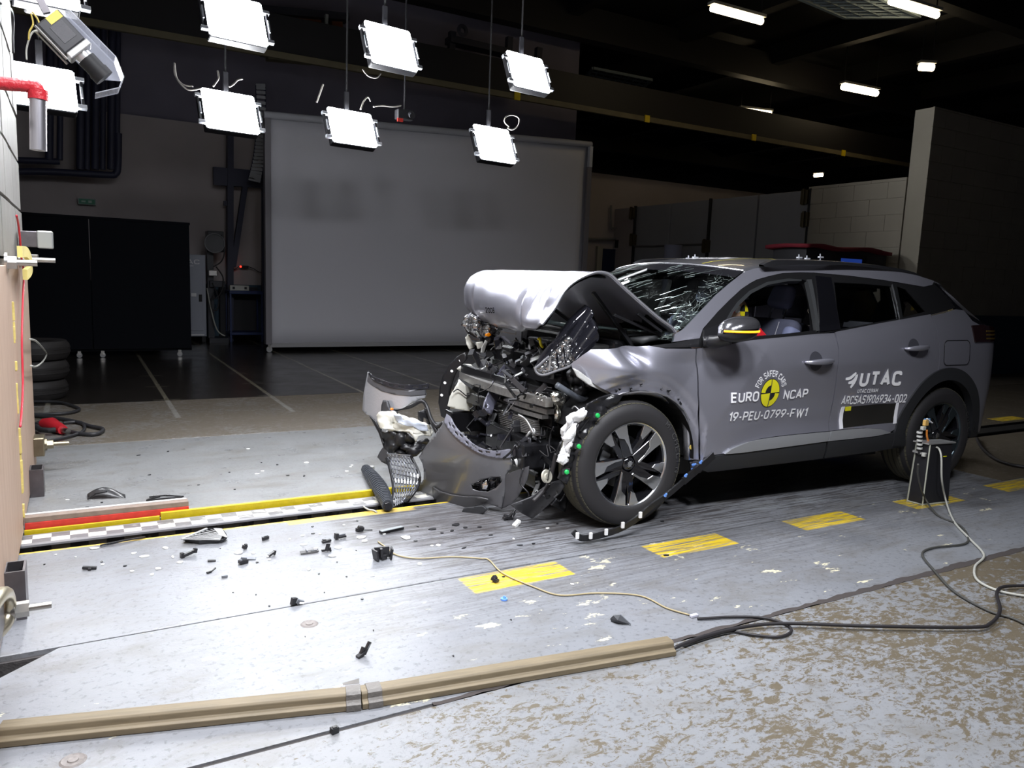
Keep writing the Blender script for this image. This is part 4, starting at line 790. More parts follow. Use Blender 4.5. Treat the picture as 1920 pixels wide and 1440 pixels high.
b = MB(); b.tube([p + Vector((0, -.003, -.001)) for p in fo[2:]], .007, 8); b.build('arch_highlight', mat('bright_paint_edge'), car, smooth=True)  # bright tube added as a painted highlight along the arch lip
for k, (x, y) in enumerate(((1202, 720.7), (1183, 728.5), (1240, 728), (1254, 732), (1272, 749), (1277, 755), (1291, 787.5), (1296, 829), (1162, 729.5), (1156, 733))):
    p = onbody(x, y, -.001); MB().lathe([(0.0, 0.0), (0.006 if k not in (3, 5) else 0.011, 0.0), (0.008 if k not in (3, 5) else 0.013, 0.002)], 14, Matrix.Translation(p) @ Matrix.Rotation(math.radians(90), 4, 'X')).build('clip_hole', BLACK, car, smooth=True)
p = onbody(1296, 838, -.004); MB().lathe([(0, .004), (.014, .003), (.014, 0)], 12, Matrix.Translation(p) @ Matrix.Rotation(math.radians(90), 4, 'X')).build('yellow_clip', mat('clip_yellow', (.6, .45, .1), .4), car)
# doors, painted lower parts
belt = uz([(1364, 653), (1395, 640), (1422, 636.5), (1470, 632), (1532, 626), (1565, 623)])
S_TOP = uz([(1356.5, 850.5), (1368, 842), (1380.7, 836), (1400, 828.5), (1422.7, 823), (1455, 818), (1493.7, 813.6), (1553, 808.2)])
fdoor = sh_(DGAP, 0.005)[::-1] + [(lambda q_: q_)(x) for x in uz([(1330, 654), (1364, 650)])] + belt[1:-1] + sh_(RGAP, -0.004) + S_TOP[::-1][1:] + uz([(1338, 852), (1318, 855)])
fdoor[0:1] = []
fdoor = sh_(DGAP, 0.005)[:1] + uz([(1330, 651), (1366, 646)]) + belt[1:-1] + sh_(RGAP, -0.004) + S_TOP[::-1][1:] + uz([(1338, 853)]) + sh_(DGAP, 0.005)[::-1][:-1]
door = panel('front_door', [fdoor], PAINT, step=0.02)
rbelt = uz([(1568, 622), (1610, 614), (1650, 606), (1687, 599.5), (1720, 593.5), (1745, 589)])
archL = arc(RC, .475, .475, 170, 104, 14)
S2_TOP = uz([(1556.5, 808), (1590, 804), (1623, 802), (1648, 804), (1668, 811)])
rdoor = sh_(RGAP, 0.004)[::-1][:-1] + rbelt + QGAP + [p for p in archL[::-1] if p[0] < QGAP[-1][0]] + S2_TOP[::-1]
rdoor_p = panel('rear_door', [rdoor], PAINT, step=0.04)
# quarter panel
qtop = uz([(1749, 591.5), (1770, 587), (1791, 580)])
quarter = sh_(QGAP, 0.006)[::-1] + qtop + [(2.80, 1.20), (2.86, 1.13), (2.95, 1.10), (3.0, 1.055), (3.0, .985), (3.2, .985), (3.3, .9), (3.32, .7), (3.3, .45), (3.2, .32), (3.06, .33)] + [p for p in arc(RC, .475, .475, 0, 104, 22) if p[0] > QGAP[-1][0] + .01]
panel('quarter_panel', [quarter], PAINT, step=0.04)
flap = []
for (cx_, cz_, a0) in ((1, 1, 0), (-1, 1, 90), (-1, -1, 180), (1, -1, 270)):
    for i in range(6):
        a = math.radians(a0 + 18 * i); flap.append((2.655 + cx_ * .108 + .035 * math.cos(a), .915 + cz_ * .045 + .035 * math.sin(a)))
panel('fuel_flap', [flap], PAINT, off=-0.003, thick=0.004, mirror=False)
b = MB(); pl = [Vector((a, V(a, z_) - .0015, z_)) for a, z_ in shrink(flap, (2.655, .915), 1.035)]; b.tube(pl + [pl[0]], .003, 5); b.build('flap_gap', BLACK, car)
# silver mouldings and black lower cladding
SIL = mat('silver_moulding', (0.42, 0.43, 0.45), 0.42, 0.6)
CLAD = mat('grained_cladding', (0.022, 0.023, 0.026), 0.55, bump=0.12, bscale=500)
S_BOT = uz([(1548.6, 826.5), (1490, 834.5), (1429, 842.6), (1385, 848.5)])
panel('door_moulding', [S_TOP + S_BOT], SIL, off=-0.014, thick=0.02)
panel('door_moulding', [S2_TOP + uz([(1640, 817), (1600, 821.5), (1551, 826.5)])], SIL, off=-0.012, thick=0.02)
cl1 = uz([(1319, 858), (1356, 852), (1385, 850), (1429, 844), (1490, 836), (1547.5, 828)]) ; cl1b = uz([(1541, 858.8), (1480, 867), (1420, 874), (1370, 880), (1325, 885), (1314, 880)])
panel('sill_cladding', [cl1 + cl1b], CLAD, off=-0.008, thick=0.03)
cl2_ = uz([(1551, 828), (1600, 823), (1640, 818.5), (1668, 813), (1696, 811)]) ; cl2b = uz([(1695.5, 836), (1640, 846), (1600, 851.5), (1545, 858.4)])
panel('sill_cladding', [cl2_ + cl2b], CLAD, off=-0.008, thick=0.03)
rarch = [(2.10, .30), (2.095, .40)] + arc(RC, .480, .482, 170, 6, 36) + [(3.08, .30), (2.98, .30)] + arc(RC, .392, .398, 2, 176, 36) + [(2.183, .30)]
panel('arch_cladding', [rarch], CLAD, off=-0.012, thick=0.05)
# sill underneath, floor pan
MB().box(0.35, 2.2, .22, 1.53, .20, .30).build('floor_pan', BLKM, car)
MB().box(.3, 3.12, .30, 1.45, .26, .50).build('chassis', BLKM, car)
# ---- greenhouse
REDGE = [(1394, 510.4), (1412, 504), (1435, 500), (1500, 496.5), (1590, 497), (1655, 503.6), (1720, 516.5), (1752, 527)]
re_ = uz(REDGE) + [(2.60, 1.375), (2.66, 1.35)]
RLOW = [(1440, 518), (1468, 511.7), (1500, 510.6), (1526, 511), (1590, 516.5), (1655, 524.6), (1732, 537.5)]
frail = uz([(1282, 617), (1312, 585), (1343.7, 551.7), (1368, 531)]) + re_[:8] + uz([(1748, 534), (1732, 537.5)]) + uz(RLOW)[::-1][1:] + uz([(1419, 524), (1406, 531), (1389.6, 542), (1368, 562), (1346, 584), (1318, 616), (1316, 622), (1312, 634), (1262, 641), (1266, 626)])
panel('roof_side_frame', [frail], PAINT, step=0.04)
# cowl corner trim below the pillar
panel('cowl_trim', [uz([(1218, 648), (1262, 643), (1311, 634), (1309, 651), (1248, 652)])], BLACK, off=-.003)
OUTER = uz([(1320, 617), (1346, 585), (1368, 563), (1389.6, 543), (1406, 532), (1419, 525), (1440, 519), (1468, 512.7), (1500, 511.6), (1526, 512), (1590, 517.5), (1655, 525.6), (1732, 538.5), (1752, 531), (1794, 573)])
BELTB = uz([(1791, 577), (1745.6, 590.5), (1687, 600.5), (1625, 612), (1574.5, 620), (1532, 627.5), (1470, 634), (1422, 638), (1395, 642), (1366, 647.5), (1330, 652), (1312, 651), (1313, 636)])
W1 = uz([(1362, 603), (1372, 584), (1383, 568), (1406.6, 547), (1438.8, 531), (1478, 524.5), (1505, 524), (1515, 527), (1521, 540), (1526, 560), (1530, 590), (1532, 619), (1480, 625), (1422, 631), (1366, 635)])
W2 = uz([(1565, 529.5), (1620, 532), (1672, 537), (1680, 565), (1688, 597), (1640, 605), (1577, 617.5), (1570, 575)])
W3 = uz([(1683, 537), (1699, 543), (1736, 584), (1693, 595.5)])
panel('window_frame', [OUTER + BELTB, W1, W2, W3], mat('window_surround', (0.012, 0.012, 0.013), 0.3), off=0.004, thick=0.05, step=0.05)
panel('door_seal', [uz([(1513, 524), (1521, 523.5), (1536, 620), (1531.5, 620.5)])], mat('seal_grey', (0.06, 0.063, 0.066), 0.35, 0.2), off=-0.004, thick=0.03)
panel('pillar_trim', [uz([(1529, 517), (1558, 520), (1568, 575), (1575, 617.5), (1537, 622)])], GLOSSB, off=-0.002, thick=0.02)
CHR = mat('satin_strip', (0.5, 0.52, 0.55), 0.2, 0.9)
panel('window_strip', [uz([(1673, 533), (1680, 533), (1692.5, 597), (1687, 599)])], mat('dark_satin', (0.12, 0.125, 0.13), 0.25, 0.9), off=-0.003, thick=0.01)
panel('inner_frame_lip', [uz([(1366, 603), (1375, 586), (1387, 571), (1409, 550), (1440, 534), (1478, 527), (1503, 526.5), (1503, 524), (1478, 522), (1438, 528.5), (1406, 544.5), (1383, 566), (1371, 583), (1360, 603)])], mat('frame_grey', (0.03, 0.032, 0.034), 0.35), off=-0.001, thick=0.04)
GLASS = bpy.data.materials.new('tinted_glass'); GLASS.use_nodes = True
def glass_mat(m, tint, gl=0.12, rough=0.02, crack=False):
    N = m.node_tree.nodes; L = m.node_tree.links; N.clear(); out = N.new('ShaderNodeOutputMaterial'); tr_ = N.new('ShaderNodeBsdfTransparent'); tr_.inputs[0].default_value = (*tint, 1)
    g_ = N.new('ShaderNodeBsdfGlossy'); g_.inputs['Roughness'].default_value = rough; fr = N.new('ShaderNodeFresnel'); fr.inputs[0].default_value = 1.5; mx = N.new('ShaderNodeMixShader')
    ma = N.new('ShaderNodeMath'); ma.operation = 'ADD'; ma.inputs[1].default_value = gl * 0.3; L.new(fr.outputs[0], ma.inputs[0]); L.new(ma.outputs[0], mx.inputs[0]); L.new(tr_.outputs[0], mx.inputs[1]); L.new(g_.outputs[0], mx.inputs[2]); last = mx.outputs[0]
    if crack:
        tc = N.new('ShaderNodeTexCoord'); mp = N.new('ShaderNodeMapping'); mp.inputs['Scale'].default_value = (1, 1, 1); L.new(tc.outputs['Object'], mp.inputs[0])
        vo = N.new('ShaderNodeTexVoronoi'); vo.feature = 'DISTANCE_TO_EDGE'; vo.inputs['Scale'].default_value = 16; L.new(mp.outputs[0], vo.inputs['Vector'])
        mp2 = N.new('ShaderNodeMapping'); mp2.inputs['Rotation'].default_value = (0.3, 0.9, 0.25); mp2.inputs['Scale'].default_value = (4.0, 55, 55); L.new(tc.outputs['Object'], mp2.inputs[0])
        v2 = N.new('ShaderNodeTexVoronoi'); v2.feature = 'DISTANCE_TO_EDGE'; v2.inputs['Scale'].default_value = 1; L.new(mp2.outputs[0], v2.inputs['Vector'])
        no = N.new('ShaderNodeTexNoise'); no.inputs['Scale'].default_value = 5; no.inputs['Detail'].default_value = 4; L.new(tc.outputs['Object'], no.inputs['Vector'])
        def mr(x, a, b_, c_, d_): n = N.new('ShaderNodeMapRange'); n.inputs[1].default_value = a; n.inputs[2].default_value = b_; n.inputs[3].default_value = c_; n.inputs[4].default_value = d_; L.new(x, n.inputs[0]); return n.outputs[0]
        def mm(op, a, b_):
            n = N.new('ShaderNodeMath'); n.operation = op
            for i, q_ in enumerate((a, b_)):
                if isinstance(q_, (int, float)): n.inputs[i].default_value = q_
                else: L.new(q_, n.inputs[i])
            return n.outputs[0]
        c1 = mr(vo.outputs['Distance'], .003, .012, 1, 0); c2 = mr(v2.outputs['Distance'], .01, .05, 1, 0); gate = mr(no.outputs['Fac'], .54, .66, 0, 1); sx = N.new('ShaderNodeSeparateXYZ'); L.new(tc.outputs['Object'], sx.inputs[0])
        low = mr(sx.outputs[2], 1.12, 1.04, 0, 1); edge = mr(sx.outputs[1], .24, .12, 0, 1)
        fac = mm('MAXIMUM', mm('MULTIPLY', c2, gate), mm('MULTIPLY', c1, mm('MAXIMUM', low, edge))); fac = mm('MULTIPLY', fac, .10)
        df = N.new('ShaderNodeBsdfGlossy'); df.inputs[0].default_value = (.9, 1, .97, 1); df.inputs['Roughness'].default_value = .45; m2 = N.new('ShaderNodeMixShader'); L.new(fac, m2.inputs[0]); L.new(last, m2.inputs[1]); L.new(df.outputs[0], m2.inputs[2]); last = m2.outputs[0]
    L.new(last, out.inputs[0]); return m
glass_mat(GLASS, (.32, .34, .34)); GDARK = bpy.data.materials.new('dark_glass'); GDARK.use_nodes = True; glass_mat(GDARK, (.12, .12, .13)); WSG = bpy.data.materials.new('cracked_windscreen'); WSG.use_nodes = True; glass_mat(WSG, (.72, .82, .79), crack=True)
panel('rear_window', [uz([(1563, 528), (1620, 531), (1674, 536), (1690, 599), (1640, 607), (1575, 619)])], GLASS, off=0.012, thick=0.004, ret=False)
panel('quarter_window', [uz([(1681, 535), (1700, 541), (1738, 585), (1692, 597)])], GDARK, off=0.010, thick=0.004, ret=False)
# roof skin
us = np.linspace(re_[0][0], 2.62, 40); zed = lambda u: itp(u, [p[0] for p in re_], [p[1] for p in re_])
CEN = 0.875
def roof(s, t):
    u = us[0] + (us[-1] - us[0]) * s; ze = zed(u); ve = V(u, ze); zc = itp(u, [.85, 1.0, 1.2, 1.9, 2.62], [1.428, 1.463, 1.488, 1.512, 1.470])
    k = abs(2 * t - 1); uu = u - .10 * (1 - k * k) * max(0, 1 - s * 4)
    return Vector((uu, ve + (2 * CEN - 2 * ve) * t, ze + (max(zc, ze) - ze) * (1 - k ** 2.6)))
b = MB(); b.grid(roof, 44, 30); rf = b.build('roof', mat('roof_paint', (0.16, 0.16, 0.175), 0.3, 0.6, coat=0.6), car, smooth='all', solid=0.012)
# windscreen
wb = [onbody(*q_) for q_ in [(1262, 641), (1268, 630), (1282, 616), (1312, 585), (1343.7, 551.7), (1368, 531), (1394, 511)]]
def ws(s, t):                       # s up, t across
    f = s * (len(wb) - 1); i = min(int(f), len(wb) - 2); p = wb[i].lerp(wb[i + 1], f - i)
    k = 1 - (2 * t - 1) ** 2; v = p.y + (2 * CEN - 2 * p.y) * t
    return Vector((p.x - (.16 * (1 - s) + .10 * s) * k, v, p.z + .03 * k * s + .01 * k + .004))
b = MB(); b.grid(ws, 24, 40); WS_O = b.build('windscreen', WSG, car, smooth='all')
rc_ = random.Random(21); b = MB()
for i in range(170):
    s0 = rc_.random() ** .8 * .95; t0 = rc_.random(); L_ = rc_.uniform(.03, .14); k0 = rc_.uniform(-.03, .03)
    if t0 < .14 or s0 < .14: continue
    if mnoise.noise(Vector((s0 * 5, t0 * 5, 2))) < -.05: continue
    b.tube([ws(max(0, min(1, s0 + L_ * f)), max(0, min(1, t0 - L_ * .8 * f + k0 * f * f))) + Vector((-.004, 0, .003)) for f in (0, .35, .7, 1)], rc_.uniform(.0004, .0010), 4)
for i in range(300):
    if i % 2: s0 = rc_.random() * .9; t0 = abs(rc_.gauss(0, .05)); a = rc_.uniform(0, 3.14)
    else: s0 = abs(rc_.gauss(.02, .08)); t0 = rc_.random() * .9; a = rc_.uniform(-.5, .5) + 1.57
    L_ = rc_.uniform(.02, .07); b.tube([ws(max(0, min(1, s0 + L_ * math.cos(a) * f)), max(0, min(1, t0 + L_ * math.sin(a) * f * .5))) + Vector((-.004, 0, .003)) for f in (0, .5, 1)], rc_.uniform(.0004, .0008), 4)
ck_ = b.build('glass_cracks', mat('crack_glint', (.5, .6, .57), .2, .6), WS_O); ck_['kind'] = 'stuff'
b = MB(); hd = lambda s, t: ws(.9 + .1 * s, t) + Vector((-.003, 0, .004)); b.grid(hd, 3, 40); b.build('windscreen_top_band', mat('band_black', (.01, .01, .012), .15), car, smooth='all')
b = MB(); b.tube([ws(1.0, t / 30) + Vector((0, 0, .006)) for t in range(31)], .006, 6); b.build('roof_front_edge', mat('bright_paint_edge'), car, smooth=True)
# far side by mirroring the near panels
for o in list(PANEL_MESH):
    if o.name.startswith(('front_door', 'rear_door', 'quarter', 'roof_side', 'window', 'rear_window', 'sill', 'arch_clad', 'cowl', 'door_mould', 'pillar')):
        c = o.copy(); S.collection.objects.link(c); c.parent = car; c.scale = (1, -1, 1); c.location = (0, 2 * CEN, 0)
# tail: bumper, tailgate, rear glass, spoiler, lamp
def tail(s, t):
    z = .30 + .75 * s; u = 3.31; ve = V(u, z); k = 1 - (2 * t - 1) ** 4
    return Vector((u + .10 * k - .0 * s, ve + (2 * CEN - 2 * ve) * t, z))
b = MB(); b.grid(tail, 14, 30); b.build('rear_bumper', PAINT, car, smooth='all')
def hatch(s, t):
    u = 3.10 + (2.62 - 3.10) * s; z = 1.05 + (1.37 - 1.05) * s; hv = V(min(3.05, u), z) + .015; k = 1 - (2 * t - 1) ** 4
    return Vector((u + .06 * k, hv + (2 * CEN - 2 * hv) * t, z + .06 * s * k))
b = MB(); b.grid(hatch, 8, 24); b.build('rear_glass', GDARK, car, smooth='all')
panel('corner_pillar', [[(2.55, 1.392), (2.66, 1.30), (2.745, 1.236), (2.84, 1.178), (3.02, 1.105), (3.0, 1.065), (2.86, 1.132), (2.80, 1.195), (2.72, 1.215), (2.60, 1.33)]], GLOSSB, off=0.004, thick=.02)
sp = MB(); sp.grid(lambda s, t: Vector((2.47 + .13 * s + .14 * s * (1 - (2 * t - 1) ** 2), .175 + (2 * CEN - .35) * t, 1.405 - .03 * s + .075 * (1 - abs(2 * t - 1) ** 2.6))), 10, 24); sp.build('roof_spoiler', PAINT, car, smooth='all', solid=.035)
TL = mat('tail_lamp', (0.012, 0.002, 0.002), 0.12, coat=.5)
panel('tail_lamp', [[(2.83, 1.10), (2.95, 1.105), (3.15, 1.09), (3.3, 1.07), (3.3, .99), (2.86, .985)]], TL, off=-0.008, thick=.02)
for k in range(3):
    z0 = 1.005 + .026 * k; panel('lamp_bar', [[(3.0, z0), (3.28, z0 - .005), (3.28, z0 + .008), (3.0, z0 + .010)]], mat('lamp_amber', (.08, .05, .01), .2), off=-.011, thick=.004, mirror=False)
# roof rails (near and far), sensors on the roof
def rrail(side):
    f = (lambda p: p) if side == 0 else (lambda p: Vector((p.x, 2 * CEN - p.y, p.z)))
    top = [(1428, 497), (1437, 492), (1455, 487.6), (1500, 488), (1558, 490), (1610, 494), (1655, 499), (1690, 505), (1712, 511), (1724, 518)]; bot = [(1430, 500), (1445, 499), (1470, 497), (1520, 496.6), (1590, 498), (1655, 505), (1690, 511), (1724, 520)]
    T3 = crv([cv(x, y, .205) for x, y in top], 4); B3 = crv([cv(x, y, .205) for x, y in bot], 5); n = 30
    P = lambda L, s: L[min(len(L) - 1, int(round(s * (len(L) - 1))))]
    b = MB()
    ring = [lambda s: P(T3, s) + Vector((0, -.012, 0)), lambda s: P(T3, s) + Vector((0, .022, .004)), lambda s: P(B3, s) + Vector((0, .03, 0)), lambda s: P(B3, s) + Vector((0, -.018, 0))]
    b.grid(lambda s, t: f(ring[int(round(t * 4)) % 4](s)), n, 4); return b.build('roof_rail', mat('rail_black', (.014, .014, .016), .4), car, smooth=True, angle=50)
rrail(0)
farr = MB(); pts = [(1.0, 1.50, 1.43), (1.1, 1.49, 1.462), (1.5, 1.49, 1.488), (2.0, 1.5, 1.495), (2.5, 1.52, 1.46), (2.6, 1.52, 1.43)]; farr.tube(crv(pts, 5), .018, 8); farr.build('roof_rail', mat('rail_black'), car, smooth=True)
# ---- lettering on the doors (mapped onto the pressed surface)
def side_text(s, p0, p1, h, m=WHITE, bold=0.02, slant=0.0, name='lettering', off=-0.005, parent=None):
    a = onbody(*p0); b_ = onbody(*p1); vs, fs = text_mesh(s, 1, bold); d = Vector((b_.x - a.x, b_.z - a.z)); n = Vector((-d.y, d.x)).normalized() * h
    out = []
    for x, y in vs:
        u = a.x + d.x * x + n.x * y + slant * y; z = a.z + d.y * x + n.y * y; out.append((u, V(u, z) + off, z))
    return MB().add(out, fs).build(name, m, parent or car)
WV = mat('white_vinyl', (0.9, 0.9, 0.92), 0.45)
side_text('EURO', (1369.5, 755.5), (1420.5, 752), .059, WV, .035); side_text('NCAP', (1466.5, 749), (1512, 745.5), .056, WV, .035); side_text('19-PEU-0799-FW1', (1364.5, 791), (1510.5, 781), .056, WV, .03)
side_text('UTAC', (1608, 725), (1687, 723), .097, WV, .06); side_text('UTAC CERAM', (1606, 737), (1644, 735.5), .025, WV, .03); side_text('ARCSAS1906934-002', (1575, 759), (1697, 754.5), .057, WV, .035)
# arched words
def arc_text(s, px, py, R_px, a0, a1, h, m):
    c = onbody(px, py); e = onbody(px, py - R_px); R_ = e.z - c.z; n = len(s)
    wd = [{'I': .35, ' ': .55}.get(ch, 1) for ch in s]; tot = sum(wd); acc = 0
    allv = []; allf = []
    for ch, w_ in zip(s, wd):
        if ch != ' ':
            vs, fs = text_mesh(ch, 1, .03); bse = len(allv)
            for x, y in vs:
                a = a0 + (a1 - a0) * (acc + w_ * (.1 + .8 * x)) / tot; r = R_ + h * y; u = c.x + r * math.cos(math.radians(a)); z = c.z + r * math.sin(math.radians(a)); allv.append((u, V(u, z) - .0025, z))
            allf += [tuple(bse + i for i in f) for f in fs]
        acc += w_
    MB().add(allv, allf).build('lettering', m, car)
arc_text('FOR SAFER CARS', 1443, 737, 30.5, 162, 18, .038, WV)
# round quartered emblem
EY = mat('emblem_yellow', (.78, .72, .02), .45); EK = mat('emblem_black', (.02, .02, .02), .45); EC = onbody(1443.5, 737); RR = (onbody(1443.5, 711).z - EC.z) * .99
def ring(c, r0, r1, a0, a1, m, off, name, sx=1.0, n=24):
    b = MB(); b.grid(lambda s, t: (lambda a, r: (lambda u, z: Vector((u, V(u, z) + off, z)))(c.x + sx * r * math.cos(a), c.z + r * math.sin(a)))(math.radians(a0 + (a1 - a0) * s), r0 + (r1 - r0) * t), n, 3); return b.build(name, m, car)
ring(EC, 0.0001, RR * 1.05, 0, 360, EK, -.002, 'emblem_disc', .9, 48); ring(EC, RR * .56, RR, 3, 177, EY, -.003, 'emblem_ring', .9); ring(EC, RR * .56, RR, 183, 357, EY, -.003, 'emblem_ring', .9)
ring(EC, .0001, RR * .58, 3, 87, EY, -.0035, 'emblem_quarter', .9, 12); ring(EC, .0001, RR * .58, 183, 267, EY, -.0035, 'emblem_quarter', .9, 12)
b = MB()
for (dx_, w_) in ((0, .003),):
    pts = [(EC.x, EC.z - RR), (EC.x, EC.z + RR)]; b.tube([(a, V(a, z_) - .004, z_) for a, z_ in [(EC.x, EC.z + RR * k / 10) for k in range(-10, 11)]], .0025, 4)
b.build('emblem_line', EK, car)
# three swooshes of the second logo
def swoosh(pts, w_):
    L = crv([onbody(*p) for p in pts], 6); n = len(L); b = MB(); vs = []; fs = []
    for i, p in enumerate(L):
        t = (L[min(i + 1, n - 1)] - L[max(i - 1, 0)]); nn = Vector((-t.z, 0, t.x)).normalized() * w_ * (0.35 + .65 * math.sin(math.pi * min(1, .15 + .75 * i / (n - 1)))) * .5
        for s_ in (-1, 1): u, z = p.x + nn.x * s_, p.z + nn.z * s_; vs.append((u, V(u, z) - .003, z))
    for i in range(n - 1): fs.append((2 * i, 2 * i + 1, 2 * i + 3, 2 * i + 2))
    b.add(vs, fs).build('logo_stroke', WV, car)
swoosh([(1585, 710.5), (1593, 709), (1600, 703.5), (1605, 699)], .022); swoosh([(1590, 718), (1597, 716), (1602, 711), (1605.5, 703)], .022); swoosh([(1594, 727), (1598, 721), (1603, 713), (1607, 702)], .022)
# black panel with bright strips and yellow tag on the rear door
panel('black_patch', [uz([(1579, 764), (1682, 756), (1677, 792), (1574, 803)])], mat('patch_black', (.015, .014, .012), .5), off=-.002, thick=.002, mirror=False)
REFL = mat('bright_tape', (.85, .85, .9), .3)
panel('bright_strip', [uz([(1577.5, 763), (1583.5, 762.5), (1580, 803.5), (1573.5, 804.5)])], REFL, off=-.004, thick=.002, mirror=False)
panel('bright_strip', [uz([(1680, 755), (1685, 754.5), (1680, 793.5), (1674, 794.5)])], REFL, off=-.004, thick=.002, mirror=False)
panel('yellow_tag', [uz([(1584, 763), (1595, 762), (1594, 769.5), (1583.5, 770.5)])], mat('tag_yellow', (.8, .75, .02), .4), off=-.005, thick=.002, mirror=False)
# ---- door handles
def handle(px0, px1, par):
    a = onbody(*px0); b_ = onbody(*px1); c = (a + b_) / 2; L = b_.x - a.x
    pk = MB(); pk.grid(lambda s, t: (lambda r, an: (lambda u, z: Vector((u, V(u, z) - .0015 + .0, z)))(c.x - .02 + .055 * r * math.cos(an), c.z + .058 * r * math.sin(an)))(t, 2 * math.pi * s), 28, 3); pk.build('recess_shade', mat('recess_shade_tone', (.16, .16, .19), .35, .7), par, smooth='all')  # flat disc on the door skin, recess shade put into its darker colour
    h = MB(); ss_ = np.linspace(0, 1, 13)
    pts = [Vector((a.x + L * s, V(a.x + L * s, a.z + (b_.z - a.z) * s) - .004 - .035 * math.sin(math.pi * min(1, max(0, s))) ** .5, a.z + (b_.z - a.z) * s)) for s in ss_]
    h.tube(pts, [.006 + .012 * math.sin(math.pi * s) ** .5 for s in ss_], 10); h.build('door_handle', PAINT, par, smooth='all')
handle((1508, 679), (1560, 675.5), door); handle((1695, 653.5), (1738, 650), rdoor_p)
# ---- mirror
mi = MB()
mc_ = cv(1382, 619, -.10)
def mirr(zlo, zhi, name, m, grow=1.0):
    b = MB(); n1, n2 = 14, 24
    def f(s, t):
        th = 2 * math.pi * t; ph = zlo + (zhi - zlo) * s; cz_ = math.sin(ph); cr = math.cos(ph)
        x = math.cos(th) * cr; y = math.sin(th) * cr
        return Vector((mc_.x + .010 + .118 * grow * (abs(x) ** .85) * (1 if x > 0 else -1) + .02 * cz_, mc_.y + .095 * grow * y, mc_.z + .002 + (.074 if cz_ > 0 else .068) * grow * (abs(cz_) ** .8) * (1 if cz_ > 0 else -1) + .008 * x))
    b.grid(f, n1, n2); return b.build(name, m, car, smooth='all')
mirr(.08, math.pi / 2, 'mirror_cap', mat('cap_paint', (.16, .16, .175), .2, .8, coat=1)); mirr(-math.pi / 2, -.10, 'mirror_housing', BLACK, .98); mirr(-.12, .10, 'mirror_band', GLOSSB, .985)
b = MB(); b.grid(lambda s, t: Vector((mc_.x + .012 + .121 * math.cos(math.radians(190 + 165 * s)), mc_.y + .098 * math.sin(math.radians(190 + 165 * s)), mc_.z - .006 + .011 * t - .004 * (1 - s))), 24, 2); b.build('indicator', mat('amber_glow', (1, .35, .02), .3, emit=(1, .32, .01), es=2.6), car, smooth='all', solid=.003)
b = MB(); b.tube(crv([Vector((mc_.x - .02, mc_.y + .03, mc_.z - .045)), cv(1345, 640, -.02), cv(1328, 640, .03), cv(1318, 640, .05)], 5), [.035] * 10 + [.03] * 6, 12); b.build('mirror_arm', BLACK, car, smooth='all')
panel('mirror_sail', [uz([(1320, 618), (1362, 602), (1364, 636), (1370, 646), (1318, 651)])], BLACK, off=-.004, mirror=False)
